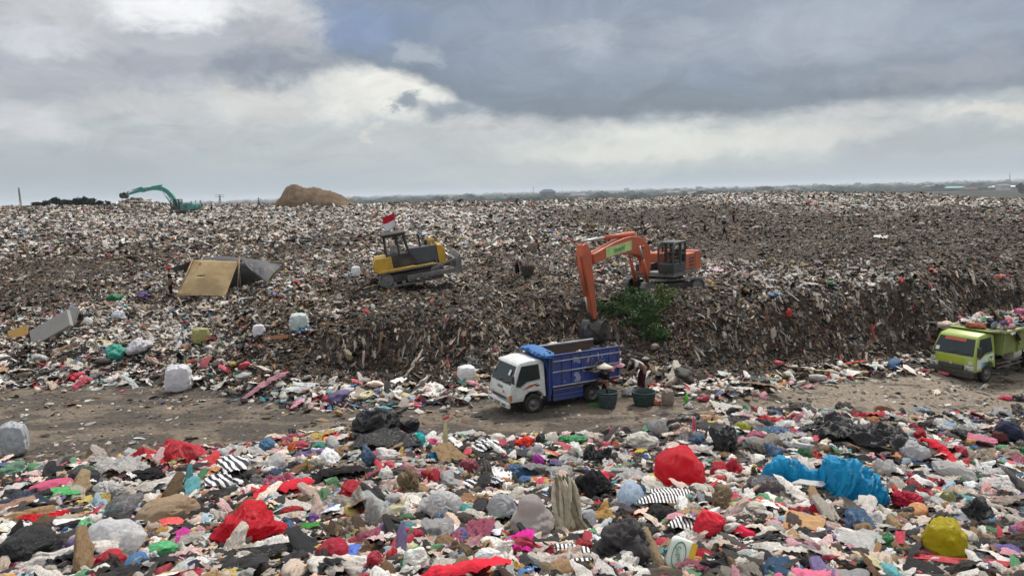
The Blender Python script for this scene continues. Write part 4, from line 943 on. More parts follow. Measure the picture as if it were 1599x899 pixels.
    if panel_sign:
        a, b = Vector(bp[7]), Vector(bp[10]); dn = (b - a).normalized(); nn = Vector((-dn.y, dn.x)); hp = .24*s; ctr = (a + b) / 2
        mb = MB(); yq = .212*s
        panel(mb, [(a.x + nn.x*hp, yq, a.y + nn.y*hp), (b.x + nn.x*hp, yq, b.y + nn.y*hp), (b.x - nn.x*hp, yq, b.y - nn.y*hp), (a.x - nn.x*hp, yq, a.y - nn.y*hp)], (0, 1, 0), .012)
        sg_ = mb.build('boom_sign', flat('pale_green_sign', (.42, .55, .22), .6, .2, 3, 0), bm_)
        ang = math.atan2(-(b - a).y, -(b - a).x)
        tx = text('JADIBARA', .27*s, sg_, flat('sign_green', (.03, .25, .08), .6, .1, 5, 0), (ctr.x, yq + .016, ctr.y), (0, 0, 0), sx=.95)
        tx.matrix_local = Matrix.Translation((ctr.x, yq + .018, ctr.y)) @ Matrix.Rotation(R(180), 4, 'Z') @ Matrix.Rotation(R(90), 4, 'X') @ Matrix.Rotation(math.pi - math.atan2((b - a).y, (b - a).x), 4, 'Z') @ Matrix.Scale(.95, 4, (1, 0, 0))
    return root

def plane_ray(px, py, pivot, hv):
    d = ray(px, py); n = Vector((-hv[1], hv[0], 0)); t = (Vector(pivot) - CAM).dot(n) / d.dot(n); q = CAM + d * t
    return ((q.x - pivot[0]) * hv[0] + (q.y - pivot[1]) * hv[1], q.z - pivot[2])

def dozer(loc, yaw, pitch, roll, label, s=1.0):
    root = empty('bulldozer', loc, 0, label, 'bulldozer', rot=(roll, pitch, yaw)); root.scale = (s, s, s)
    Y_ = paint('dozer_yellow', (.55, .33, .025), .45, .35, (.20, .14, .08)); Gy = paint('dozer_grey', (.06, .07, .085), .5, .4, (.12, .10, .09))
    tracks(root, 3.9, .56, .46, 2.1)
    for sg in (-1, 1): MB().prism([(-1.9, .95), (-1.75, 1.02), (.2, 1.02), (.35, .97), (1.4, .97), (1.5, .93), (-1.9, .90)], sg*1.05-.28, sg*1.05+.28).build('fender', Y_, root, bevel=.01)
    MB().box(-1.7, 1.6, -.6, .6, .55, 1.05).build('hull', M['black'], root)
    MB().prism([(-2.1, .95), (-2.15, 1.4), (-1.95, 1.75), (-1.0, 1.75), (-.98, 1.0)], -.95, .95).build('fuel_tank', Y_, root, bevel=.04)
    MB().box(-1.55, -1.0, .952, 1.2, 1.05, 1.55).build('battery_box', Y_, root, bevel=.03)
    MB().prism([(.05, 1.03), (.05, 2.0), (1.75, 1.92), (1.78, 1.03)], -.55, .55).build('hood', Gy, root, bevel=.03)
    nz = MB().prism([(1.785, .75), (1.785, 1.93), (2.12, 1.88), (2.25, 1.6), (2.25, .80)], -.58, .58).build('nose', Y_, root, bevel=.04)
    MB().box(2.252, 2.27, -.42, .42, .95, 1.65).build('radiator_grille', M['black'], nz)
    MB().tube([(.85, -.2, 1.95), (.85, -.2, 2.65), (.78, -.2, 2.75)], .065, 8).build('exhaust', M['black'], root)
    MB().tube([(1.25, .2, 1.9), (1.25, .2, 2.25)], .09, 8).build('air_intake', M['black'], root)
    # cab
    x0, x1, y_, z0, z1 = -1.25, .10, .78, 1.05, 2.95
    cb = MB().prism([(x0, z0), (x0, z0 + .75), (x1, z0 + .75), (x1 + .35, z0)], -y_, y_).build('cab', M['black'], root, bevel=.02)
    mb = MB()
    for sy in (-y_, y_):
        for a, b in (((x0, z0+.7), (x0 + .05, z1)), ((x1, z0 + .7), (x1 - .15, z1)), ((-.5, z0+.7), (-.5, z1)), ((x0 + .05, z1 - .04), (x1 - .15, z1 - .04))): mb.bar((a[0], sy, a[1]), (b[0], sy, b[1]), .10)
        mb.bar((x1, sy, z0 + .7), (x1 + .35, sy, z0 + .1), .09)
    mb.build('cab_frame', M['black'], cb)
    MB().box(x0 - .08, x1 + .02, -y_ - .08, y_ + .08, z1, z1 + .12).build('cab_roof', M['black'], cb, bevel=.04)
    mb = MB(); mb.box(x0 + .05, x0 + .07, -y_+.06, y_-.06, z0+.76, z1-.06); mb.box(-.48, x1 - .12, y_ - .03, y_ - .015, z0 + .76, z1 - .06); mb.build('window', M['glass_clear'], cb)
    MB().box(-.95, -.45, -.3, .3, z0 + .76, z0 + 1.2).build('seat', flat('pale_seat', (.35, .34, .32), .8, .3, 6, 0), cb, bevel=.05)
    # flag on the roof
    fp = MB().tube([(-.35, .2, z1 + .1), (-.30, .2, z1 + 1.2)], .02, 6).build('flag_pole', M['wood'], cb)
    for nm, zz0, cc in (('flag_red', .80, (.50, .02, .04)), ('flag_white', .40, (.70, .70, .70))):
        u = np.linspace(0, 1, 12); w = np.linspace(0, 1, 6); UU, WW = np.meshgrid(u, w)
        v = np.stack([-.30 - .75 * UU, .2 + .06 * np.sin(UU * 7), z1 + zz0 + .40 * WW - .12 * UU + .03 * np.sin(UU * 5 + 1)], -1).reshape(-1, 3)
        put('flag', mesh_np('flag', v, grid_faces(12, 6)), flat(nm, cc, .9, .08, 6, 0), fp)
    # blade, push arms, lift rams
    prof_ = [(3.02 - .28 * math.sin(math.pi * t) , .12 + 1.15 * t) for t in np.linspace(0, 1, 9)]; prof_b = [(x - .07, z) for x, z in prof_]
    mb = MB(); mb.prism(prof_ + prof_b[::-1], -1.75, 1.75); bl = mb.build('blade', M['steel'], root)
    mb = MB(); mb.prism([(2.5, .3), (2.95, .1), (2.98, 1.25), (2.8, 1.1)], 1.72, 1.76); mb.prism([(2.5, .3), (2.95, .1), (2.98, 1.25), (2.8, 1.1)], -1.76, -1.72); mb.box(2.62, 2.76, -1.2, 1.2, .35, .5); mb.box(2.62, 2.76, -1.2, 1.2, .85, 1.0); mb.build('blade_rib', M['steel'], bl)
    for sg in (-1, 1):
        MB().bar((-.3, sg*1.48, .42), (2.75, sg*1.55, .38), .14, .26).build('push_arm', M['steel'], root, bevel=.02)
        MB().bar((1.2, sg*1.55, .7), (2.72, sg*1.5, 1.05), .09).build('tilt_brace', M['steel'], root)
        ram(root, (1.55, sg*.45, 2.25), (2.68, sg*.5, .8), .08, Y_, .55)
        mb = MB(); mb.box(1.35, 1.75, sg*.45-.1, sg*.45+.1, 2.12, 2.3); mb.bar((1.3, sg*.45, 1.9), (1.55, sg*.45, 2.2), .1); mb.build('ram_mount', Y_, root)
    return root

# ------------------------------------------------------------------ people
def skin_mesh(name, verts, edges, radii, m, parent, sub=1, rootv=0):
    me = bpy.data.meshes.new(name); me.from_pydata(verts, edges, []); me.update()
    o = put(name, me, m, parent); md = o.modifiers.new('skin', 'SKIN'); md.use_smooth_shade = True; md.branch_smoothing = .6
    sv = me.skin_vertices[0].data
    for i, r in enumerate(radii): sv[i].radius = (r, r) if not isinstance(r, tuple) else r; sv[i].use_root = (i == rootv)
    if sub: sd_ = o.modifiers.new('sub', 'SUBSURF'); sd_.levels = sub; sd_.render_levels = sub
    return o
PCOUNT = [0]
def person(loc, face, label, shirt, trousers, pose='stand', h=1.63, hat=None, group=None, arms='down', name='person', cat='person'):
    root = empty(name, loc, face, label, cat, group); k = h / 1.63; PCOUNT[0] += 1
    V_ = lambda *a: tuple(x * k for x in a)
    if pose == 'bend': hip, chest, neck, head = (-.12, 0, .84), (.22, 0, 1.12), (.40, 0, 1.20), (.52, 0, 1.22)
    elif pose == 'sit': hip, chest, neck, head = (0, 0, .50), (.02, 0, .88), (.04, 0, 1.08), (.07, 0, 1.22)
    else: hip, chest, neck, head = (0, 0, .86), (.03, 0, 1.22), (.03, 0, 1.37), (.06, 0, 1.50)
    vs = [hip, lerp(hip, chest, .5), chest, neck, lerp(neck, head, .5), head, tuple(a + b for a, b in zip(head, (0, 0, .08)))]
    es = [(0, 1), (1, 2), (2, 3), (3, 4), (4, 5), (5, 6)]; rs = [.125, .115, .135, .055, .06, .095, .07]
    top_v, top_e, top_r = [hip, lerp(hip, chest, .5), chest, lerp(chest, neck, .7)], [(0, 1), (1, 2), (2, 3)], [.14, .135, .155, .09]
    tr_v, tr_e, tr_r = [tuple(a + b for a, b in zip(hip, (0, 0, .06))), hip], [(0, 1)], [.13, .14]
    def add(V1, E1, R1, base, pts, rr):
        i0 = base
        for p, r in zip(pts, rr): V1.append(p); R1.append(r); E1.append((i0, len(V1) - 1)); i0 = len(V1) - 1
        return i0
    for sg in (-1, 1):
        hx, hy, hz = hip
        if pose == 'sit': leg = [(.02, sg*.10, .48), (.40, sg*.12, .46), (.42, sg*.12, .08), (.52, sg*.12, .05)]
        elif pose == 'walk': leg = [(hx, sg*.10, hz - .04), (hx + .12*sg + .03, sg*.10, .46), (hx + .22*sg - .04, sg*.10, .08), (hx + .22*sg + .10, sg*.10, .04)]
        else: leg = [(hx, sg*.10, hz - .04), (hx + .05 + (.06 if pose == 'bend' else 0), sg*.12, .45), (0, sg*.13, .08), (.13, sg*.14, .04)]
        add(vs, es, rs, 0, leg, [.10, .06, .038, .035]); add(tr_v, tr_e, tr_r, 1, [leg[0], leg[1], lerp(leg[1], leg[2], .85)], [.115, .085, .07])
        cx_, cy_, cz_ = chest; sh = (cx_ + .02, sg * .19, cz_ + (.06 if pose != 'bend' else .02))
        if arms == 'reach' or pose == 'bend': el, wr = (sh[0] + .12, sg*.24, sh[2] - .22), (sh[0] + .26, sg*.20, sh[2] - .42)
        elif arms == 'front': el, wr = (sh[0] + .06, sg*.24, sh[2] - .24), (sh[0] + .30, sg*.16, sh[2] - .22)
        else: el, wr = (sh[0] - .02, sg*.25, sh[2] - .27), (sh[0] + .04, sg*.26, sh[2] - .50)
        palm = lerp(el, wr, 1.28)
        j = add(vs, es, rs, 2, [sh, el, wr, palm], [.06, .042, .028, (.034, .022)])
        add(top_v, top_e, top_r, 2, [sh, lerp(sh, el, .95)], [.078, .062])
        dv = (Vector(palm) - Vector(wr)).normalized(); sd_ = dv.cross(Vector((0, 1, 0)) if abs(dv.y) < .8 else Vector((1, 0, 0))).normalized()
        for f_i, (off, ln) in enumerate(((-.030, .060), (-.011, .072), (.009, .068), (.027, .052))):
            a = Vector(palm) + sd_ * off + dv * .028; b = a + dv * ln * .55 + Vector((0, -sg*.008, 0)); c2 = a + dv * ln + Vector((0, -sg*.026, 0))
            add(vs, es, rs, j, [tuple(a), tuple(b), tuple(c2)], [.0095, .009, .007])
        th = Vector(wr).lerp(Vector(palm), .6) - sd_ * .035; add(vs, es, rs, j - 1, [tuple(th), tuple(th - sd_ * .022 + dv * .035)], [.011, .008])
    def sc_v(L_): return [V_(*p) for p in L_]
    def sc_r(L_): return [(r * k if not isinstance(r, tuple) else (r[0]*k, r[1]*k)) for r in L_]
    body = skin_mesh('body', sc_v(vs), es, sc_r(rs), M['skin'], root)
    skin_mesh('shirt', sc_v(top_v), top_e, sc_r(top_r), shirt, body); skin_mesh('trousers', sc_v(tr_v), tr_e, sc_r(tr_r), trousers, body)
    hd = Vector(V_(*head)) + Vector((0, 0, .05 * k))
    # face: nose, ears, eyes
    mb = MB(); r_ = .095 * k
    mb.lathe([(.001, .03*k), (.018*k, -.02*k)], (hd.x + r_, 0, hd.z - .02*k), 'z', 8); mb.build('nose', M['skin'], body)
    v, f = ICO[2]; hv_ = v * np.array([.108, .10, .10]) * k + np.array([hd.x - .015*k, 0, hd.z + .035*k]); kp = hv_[f].mean(1)[:, 2] > hd.z + .0 * k
    put('hair', mesh_np('hair', hv_, f[kp | (hv_[f].mean(1)[:, 0] < hd.x - .05*k)]), M['black'], body)
    [MB().lathe([(.011*k, -.006*k), (.011*k, .006*k), (.001, .008*k)], (hd.x + .088*k, sg*.035*k, hd.z + .005*k), 'x', 8).build('eye', M['black'], body) for sg in (-1, 1)]
    if hat:
        hm, hr = hat; mb = MB()
        if hr > .2: mb.lathe([(.001, .17*k), (.06*k, .13*k), (.14*k, .07*k), (hr, -.02*k), (hr*.98, -.035*k), (.08*k, .06*k)], (hd.x, 0, hd.z + .05*k), 'z', 20)
        else: mb.lathe([(.001, .12*k), (.07*k, .105*k), (.105*k, .05*k), (.112*k, 0), (.17*k, -.01*k), (.17*k, -.02*k), (.10*k, -.0*k)], (hd.x, 0, hd.z + .05*k), 'z', 16)
        mb.build('hat', hm, body, smooth=True)
    return root
# ------------------------------------------------------------------ placing the vehicles
A = hit(832, 644, 16); B = hit(924, 627, 16); hv = (A - B).xy.normalized(); wbm = (A - B).xy.length
tr1 = make_truck_white(); s1 = wbm / 2.86; print('truck scale', s1, A, B); 
tr1.scale = (s1, s1, s1); tr1.rotation_euler = (0, 0, math.atan2(hv.y, hv.x)); lv = Vector((-hv.y, hv.x))
o_ = A.xy + hv * 1.05 * s1 - lv * .80 * s1; tr1.location = (o_.x, o_.y, A.z)
T1 = Matrix.Translation(tr1.location) @ Matrix.Rotation(math.atan2(hv.y, hv.x), 4, 'Z') @ Matrix.Scale(s1, 4)
A2 = hit(1537, 597, 16); hv2 = Vector((-.885, -.465)).normalized(); s2 = .95; print('green', A2)
tr2 = make_truck_green(); tr2.rotation_euler = (0, R(1), math.atan2(hv2.y, hv2.x)); lv2 = Vector((-hv2.y, hv2.x))
o_ = A2.xy + hv2 * 1.05 * s2 - lv2 * .84 * s2; tr2.location = (o_.x, o_.y, A2.z); tr2.scale = (s2,) * 3
T2 = Matrix.Translation(tr2.location) @ Matrix.Rotation(math.atan2(hv2.y, hv2.x), 4, 'Z') @ Matrix.Scale(s2, 4)

# blue tarpaulin bundled over the white truck's headboard
nu, nv = 60, 20; U, W = np.meshgrid(np.linspace(-1, 1, nu), np.linspace(0, 2 * math.pi, nv))
rad = .17 * (1 + .55 * ridge3(U * 4.2, np.cos(W) * 1.0, np.sin(W) * 1.0, 401, 4) + .25 * n2(U * 1.5, W * 0, 403, 2)) * (1 - .45 * np.abs(U) ** 6)
v = np.stack([.06 + rad * 1.7 * np.cos(W) + .05 * np.sin(U * 3), U * 1.12, 2.36 + rad * np.sin(W) * .55 - .10 * U ** 2], -1).reshape(-1, 3)
v = np.concatenate([v, np.array([[.02, -1.02, 2.36], [.02, 1.02, 2.36]])]); v[:, 0] -= 1.80
fs = [tuple(x) for x in grid_faces(nu, nv)]
fs += [(len(v) - 2, (j+1) * nu, j * nu) for j in range(nv - 1)] + [(len(v) - 1, j * nu + nu - 1, (j+1) * nu + nu - 1) for j in range(nv - 1)]
tp = put('tarpaulin', mesh_np('tarpaulin', v, fs), plastic('blue_tarp', (.025, .16, .44), 0, .42, 0, 9, .35), label='rolled bright blue tarpaulin bundled on top of the truck headboard behind the white cab', cat='tarpaulin')
tp.matrix_world = T1
mb = MB(); hang = []
U, W = np.meshgrid(np.linspace(0, 1, 16), np.linspace(0, 1, 14)); v = np.stack([-1.62 + .05 * ridge3(U * 3, W * 1.2, 0, 411, 2) - .16 * W + .05, -1.0 + 2.0 * U, 2.40 - (.30 + .45 * U) * W], -1).reshape(-1, 3)
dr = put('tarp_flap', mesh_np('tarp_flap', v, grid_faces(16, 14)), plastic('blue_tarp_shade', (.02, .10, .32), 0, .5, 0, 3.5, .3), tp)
# load on the green truck
def lumpy(name, nx, ny, fn, m, **kw):
    U, W = np.meshgrid(np.linspace(-1, 1, nx), np.linspace(-1, 1, ny)); v = fn(U, W); return put(name, mesh_np(name, v.reshape(-1, 3), grid_faces(nx, ny)), m, **kw)
ld = lumpy('refuse_load', 60, 30, lambda U, W: np.stack([-4.4 + 2.45 * U, 1.04 * W, 2.05 + .32 * (1 - .5 * W**2 - .5 * U**4) + .14 * ridge3(U * 4, W * 2, 0, 421, 3)], -1), M['heap'], label='heaped load of mixed refuse filling the green truck bed', cat='refuse')
ld.matrix_world = T2
for i, (lx, ly, lz, sx, sy, szz, cc, nm, lb) in enumerate([
    (-1.55, .05, 2.34, .85, .85, .16, (.22, .07, .03), 'tarpaulin', 'rust brown cover bunched over the front rim of the green truck bed'),
    (-3.0, .6, 2.45, .55, .42, .20, (.55, .06, .14), 'plastic_bag', 'crimson plastic bag on the green truck load, nearest to its cab'),
    (-4.1, .75, 2.45, .62, .35, .20, (.50, .08, .10), 'plastic_bag', 'dull red plastic bag on the green truck load beside the frame edge'),
    (-3.9, -.2, 2.6, .8, .5, .22, (.10, .11, .13), 'plastic_bag', 'dark grey sheet heaped highest on the green truck load'),
    (-2.4, -.35, 2.42, .5, .35, .14, (.60, .58, .54), 'plastic_bag', 'white plastic bag on the green truck load behind the brown cover'),
    (-4.9, .1, 2.62, .7, .5, .2, (.45, .05, .2), 'plastic_bag', 'magenta plastic bag on the green truck load by the right picture edge')]):
    v, f = bag_v(4, 430 + i, 1, .4); o = put(nm, mesh_np(nm, v * np.array([sx/2, sy/2, szz]) , f), M['fabric'] if i == 0 else M['plastic'], color=cc, label=lb, cat='bag' if i else 'tarpaulin')
    o.matrix_world = T2 @ Matrix.Translation((lx, ly, lz))

def load_scraps(T, x0, x1, z0, n, label):
    lx, ly = rng.uniform(x0, x1, n), rng.uniform(-1.0, 1.0, n); lz = z0 + .30 * (1 - .5 * ly**2) + rng.uniform(0, .12, n); w = np.array([list(T @ Vector((a, b_, c_))) for a, b_, c_ in zip(lx, ly, lz)])
    sz = .10 * np.exp(rng.normal(0, .4, n)); col = palette(n, np.full(n, .2), np.full(n, .25), np.full(n, .5), .45)
    scatter('litter', w, rng.normal(0, .5, (n, 3)) + np.array([0, 0, 3]) * rng.random((n, 1)), np.stack([sz * 1.4, sz, sz], -1), rng.integers(24, 39, n), col, label=label)
load_scraps(T2, -6.6, -2.0, 2.05, 900, 'mixed coloured scraps covering the load of the green truck')
load_scraps(T1, -5.0, -3.4, 1.25, 200, 'mixed scraps on the refuse in the rear of the blue truck bed')
# orange excavator over the truck
pv = Vector((7.604, 36.4, max(2.50, min(2.70, h1(7.604, 36.4))))); q = P(916, 400, 30.3); hvec = Vector((q.x - pv.x, q.y - pv.y)).normalized(); print('exc', pv, q)
pvt = (pv.x, pv.y, pv.z - .12)
J = [plane_ray(x, y, pvt, hvec) for x, y in ((1006, 428), (993, 384), (922, 404), (908, 381), (927, 497))]; print([tuple(round(a, 2) for a in j) for j in J])
exo = excavator(pvt, math.atan2(hvec.y, hvec.x), J, (.50, .095, .03), (.035, .05, .045), 'orange excavator with dark open cab reaching its arm down over the blue truck bed', .88, R(-38), panel_sign=True, slim=.92)
lpv = Matrix.Translation(pvt) @ Matrix.Rotation(math.atan2(hvec.y, hvec.x), 4, 'Z')
op = person(lpv @ Vector((.40, .72, 1.15)), math.atan2(hvec.y, hvec.x), 'operator in dark clothes seated in the open cab of the orange excavator', flat('operator_shirt', (.05, .045, .045), .9, .2, 8, 0), flat('operator_trousers', (.09, .07, .06), .9, .2, 8, 0), 'sit', 1.5, arms='front')
# black bag in the bucket
zb = lpv @ Vector((J[4][0] + .1, .0, J[4][1] - .75))
v, f = bag_v(4, 441, 1, .35, knots=((.3, .2, 1, .5),)); o = put('plastic_bag', mesh_np('plastic_bag', v * np.array([.62, .5, .55]), f), M['plastic'], loc=zb, color=(.012, .012, .014), label='shiny black refuse bag gripped in the excavator bucket above the blue truck bed', cat='bag')
v, f = bag_v(4, 442, 1, .35); o = put('plastic_bag', mesh_np('plastic_bag', v * np.array([.55, .5, .4]), f), M['plastic'], color=(.015, .015, .016), label='black bag dropped inside the rear of the blue truck bed', cat='bag'); o.matrix_world = T1 @ Matrix.Translation((-4.6, .1, 1.75))
ldw = lumpy('refuse_load', 40, 20, lambda U, W: np.stack([-4.2 + .9 * U, .94 * W, 1.25 + .3 * U * -1 + .15 * ridge3(U * 3, W * 2, 0, 443, 3)], -1), M['heap'], label='dark refuse lying in the rear of the blue truck bed', cat='refuse'); ldw.matrix_world = T1

# bulldozer
dl = hit(642, 447, 30); print('dozer', dl)
dozer((dl.x + .05, dl.y, dl.z + .34), R(12), R(-8), R(2), 'yellow and grey bulldozer with dark cab and a red and white flag on its roof', .90)
# far excavator
pf = Vector((0, 0, 0)); pf = P(286, 327, 122); pf.z = h1(pf.x, pf.y) - .2
dd = ray(286, 327); hf = Vector((-.985, .17)).normalized()
Jf = [plane_ray(x, y, pf, hf) for x, y in ((272, 321), (256, 296), (222, 299), (222, 298), (198, 304))]
print('far', pf, [tuple(round(a, 2) for a in j) for j in Jf])
pft = tuple(pf); mT = (.03, .28, .25)
far = excavator(pft, math.atan2(hf.y, hf.x), [(1.0, 1.7), (Jf[1][0], Jf[1][1]), Jf[2], (Jf[3][0]-.5, Jf[3][1] + .35), Jf[4]], mT, (.02, .025, .03), 'turquoise excavator working on the skyline beside the dark refuse pile', .98, R(10), slim=.72)

# ------------------------------------------------------------------ soil heap on the skyline
Ys_ = 138.0; prof_px = [(418, 321), (424, 316), (429, 308), (433, 299), (437, 294), (443, 291), (449, 292), (456, 296), (464, 297), (474, 295), (484, 297), (492, 301), (502, 301), (510, 305), (519, 308), (528, 314), (537, 319), (545, 321)]
pw_ = [P(x, y, Ys_) for x, y in prof_px]; zb_ = h1(pw_[6].x, Ys_)
def soil(U, W):
    X = np.interp((U + 1) / 2, np.linspace(0, 1, len(pw_)), [p.x for p in pw_]); T = np.interp((U + 1) / 2, np.linspace(0, 1, len(pw_)), [p.z for p in pw_])
    Yl = Ys_ + 6 * (W + 1); hh = np.maximum(T - zb_ + .3, 0) * np.clip(1.12 - np.abs(W) ** 1.6 * 1.12, 0, 1) ** .8; hh = np.minimum(hh, T - zb_ + .3)
    return np.stack([X, Yl, zb_ - .5 + hh + .5 * sstep(hh, 0, .6) + .26 * ridge3(X * .8, Yl * .5, 0, 451, 4) * sstep(hh, .1, 1)], -1)
def m_soil():
    def fn(gg, bs):
        o = ocol(gg); a = gg.noise(o, .5, 6, .7); b = gg.noise(o, 3, 6, .7)
        gg.set(bs.inputs['Base Color'], gg.mix(gg.mr(a.outputs[0], .35, .65), c(.075, .048, .028), c(.15, .10, .060))); bs.inputs['Roughness'].default_value = 1; bump(gg, bs, b.outputs[0], .8, .2)
    return mat('brown_soil', fn)
lumpy('soil_heap', 90, 40, soil, m_soil(), label='large brown soil heap rising above the skyline left of centre', cat='soil heap')

# ------------------------------------------------------------------ shelter
def patch(corners, nx, ny, sag=.06, seed=0, fr=2.5):
    """bilinear cloth between four world points (tl, tr, br, bl)"""
    tl, tr, br, bl = [np.array(q) for q in corners]; U, W = np.meshgrid(np.linspace(0, 1, nx), np.linspace(0, 1, ny)); U3, W3 = U[..., None], W[..., None]
    p = (tl * (1-U3) + tr * U3) * (1-W3) + (bl * (1-U3) + br * U3) * W3; nrm = np.cross(tr - tl, bl - tl); nrm = nrm / np.linalg.norm(nrm)
    d = sag * ridge3(U * fr, W * fr * .6, .2, seed, 3) - sag * 2.2 * np.sin(math.pi * U) * np.sin(math.pi * W)
    return (p + nrm * d[..., None]).reshape(-1, 3), grid_faces(nx, ny)
YT = hit(318, 470, 30).y; print('tent Y', YT)
sh = empty('shelter', (0, 0, 0), 0, 'rough scavengers shelter of tan and dark tarpaulins over crooked poles', 'shelter')
cs = [P(302, 406, YT + 1.6), P(372, 408, YT + 1.4), P(352, 461, YT), P(276, 459, YT + .2)]
v, f = patch(cs, 40, 30, .07, 461)
# tear across the tan cloth
ff = f; cen = v[ff].mean(1); 
def m_tan():
    def fn(gg, bs):
        o = ocol(gg); a = gg.noise(o, .9, 5, .6); gg.set(bs.inputs['Base Color'], gg.mix(gg.mr(a.outputs[0], .35, .65), c(.32, .225, .110), c(.40, .29, .15))); bs.inputs['Roughness'].default_value = .9; bump(gg, bs, gg.noise(o, 3, 4, .5, 1).outputs[0], .3, .05)
    return mat('tan_canvas', fn)
ij = np.arange(len(f)); row, colx = ij // 39, ij % 39; hole = ((row == 14) & (colx > 9) & (colx < 17))
o = put('tan_tarpaulin', mesh_np('tan_tarpaulin', v, f[~hole]), m_tan(), sh); md = o.modifiers.new('s', 'SOLIDIFY'); md.thickness = .015
dk = plastic('dark_tarp', (.045, .046, .05), 0, .6, 0, 2.0, .3)
for i, cc in enumerate([[P(372, 402, YT + 2.2), P(443, 410, YT + 2.4), P(416, 441, YT + .6), P(388, 418, YT + 1.0)], [P(317, 404, YT + 3.2), P(378, 401, YT + 2.8), P(374, 407, YT + 1.5), P(303, 407, YT + 1.7)], [P(303, 406, YT + 2.4), P(318, 404, YT + 3.0), P(276, 424, YT + 3.2), P(268, 420, YT + 3.3)], [P(330, 408, YT + 3.6), P(432, 414, YT + 3.4), P(420, 452, YT + 3.5), P(330, 455, YT + 3.5)]]):
    v, f = patch(cc, 24, 16, .09, 465 + i); o = put('dark_tarpaulin', mesh_np('dark_tarpaulin', v, f), dk, sh); md = o.modifiers.new('s', 'SOLIDIFY'); md.thickness = .012
for a, b in (((374, 400, 1.4), (369, 464, .9)), ((371, 405, 1.4), (376, 464, 1.5)), ((301, 404, 1.6), (276, 462, .2)), ((316, 402, 2.6), (312, 412, 1.3)), ((349, 461, .0), (342, 476, -.3)), ((276, 461, .2), (284, 480, -.5)), ((441, 411, 2.4), (409, 456, .6)), ((296, 407, 1.6), (443, 409, 2.4)), ((276, 461, .15), (354, 462, .0))):
    mb = MB(); pa, pb = P(a[0], a[1], YT + a[2]), P(b[0], b[1], YT + b[2]); mid = pa.lerp(pb, .5) + Vector((.04, 0, .03)); mb.tube([pa, mid, pb], [.035, .045, .035], 7); mb.build('pole', M['wood'], sh, smooth=True)

# ------------------------------------------------------------------ people in the scene
def fm(n, cc): return flat(n, cc, .9, .2, 8, 0)
BK, NV, WT, MR, GY = fm('black_cloth', (.012, .012, .014)), fm('navy_cloth', (.015, .018, .045)), fm('white_cloth', (.58, .58, .58)), fm('maroon_cloth', (.22, .02, .05)), fm('grey_cloth', (.16, .15, .15))
REDH, WTH, STR = fm('red_hat', (.42, .03, .05)), fm('white_hat', (.60, .62, .66)), fm('straw_hat', (.66, .61, .49))
def ppl(px, py, face, label, *a, **k):
    p = hit(px, py, 24); p.z -= .05; return person(p, R(face), label, *a, **k)
ppl(268, 461, 200, 'person in long black clothes and a red head covering standing left of the shelter', BK, BK, 'stand', 1.66, hat=(REDH, .15))
ppl(839, 396, 170, 'person in a maroon shirt carrying a sack across the plateau above the truck', MR, BK, 'walk', 1.6, arms='front')
ppl(808, 430, 330, 'person in a white shirt stooping beside a dark basket on the heap', WT, BK, 'bend', 1.62)
ppl(1100, 364, 180, 'person in dark clothes bending on the plateau above the orange excavator', NV, BK, 'bend', 1.65)
ppl(1131, 367, 200, 'person in navy with a pale hat standing right of the bending one', NV, BK, 'walk', 1.65, hat=(WTH, .15))
ppl(1117, 346, 160, 'farther person in black with a white hat behind the two scavengers', BK, BK, 'bend', 1.6, hat=(WTH, .15))
ppl(1146, 346, 190, 'farther person in black standing to the right of the white hatted one', BK, BK, 'stand', 1.55)
ppl(1003, 357, 190, 'lone person in black walking on the heap behind the excavator boom', BK, NV, 'walk', 1.6)
ppl(405, 325, 180, 'distant person in grey standing on the skyline left of the soil heap', GY, BK, 'walk', 1.7)
ppl(307, 326, 180, 'distant person in dark clothes just behind the turquoise excavator', BK, BK, 'stand', 1.6)
ppl(314, 326, 150, 'distant person in maroon second behind the turquoise excavator', MR, BK, 'stand', 1.6)
ppl(331, 329, 190, 'distant person in grey apart from the turquoise excavator', GY, BK, 'stand', 1.6)
p = hit(1001, 611, 22); person(p, R(200), 'person in a white top and dark skirt stooping behind the blue truck', WT, fm('dark_skirt', (.04, .015, .02)), 'bend', 1.72)
p = hit(946, 630, 20); person(p, R(215), 'person in black under a broad cream hat beside the blue truck', BK, BK, 'stand', 1.38, hat=(STR, .30), arms='front')

# ------------------------------------------------------------------ baskets, sacks, boards of the middle distance
def basket(loc, r, h, cc, label, cat='basket', tilt=0, name='basket', weave=True):
    n = 28; mb = MB(); root = empty(name, loc, 0, label, cat, rot=(tilt, 0, .4))
    prof_ = [(r*.72, 0), (r*.86, h*.33), (r*.95, h*.66), (r, h), (r*.93, h*.98), (r*.88, h*.66), (r*.78, h*.33), (r*.66, .03), (.001, .03)]
    mb.lathe(prof_, (0, 0, 0), 'z', n); m_ = flat(name + '_weave', cc, .8, .5, 14, .6, .02); b = mb.build('bowl', m_, root, smooth=True)
    mb = MB(); mb.tube([(r * math.cos(a), r * math.sin(a), h) for a in np.linspace(0, 6.2832, 25)], h*.045, 6, False); mb.build('rim', m_, root, smooth=True)
    if weave:
        mb = MB(); [mb.tube([((r*(.74 + .26*q/5) + .008) * math.cos(a), (r*(.74 + .26*q/5) + .008) * math.sin(a), h*q/5) for a in np.linspace(0, 6.2832, 25)], h*.025, 5, False) for q in (1, 2, 3, 4)]
        mb.build('hoop', m_, root, smooth=True)
    return root
basket(hit(949, 636, 20), .36, .56, (.035, .055, .055), 'dark green round basket standing by the rear wheel of the blue truck')
basket(hit(1005, 632, 20), .42, .48, (.02, .045, .04), 'wide dark green basket below the stooping person in white')
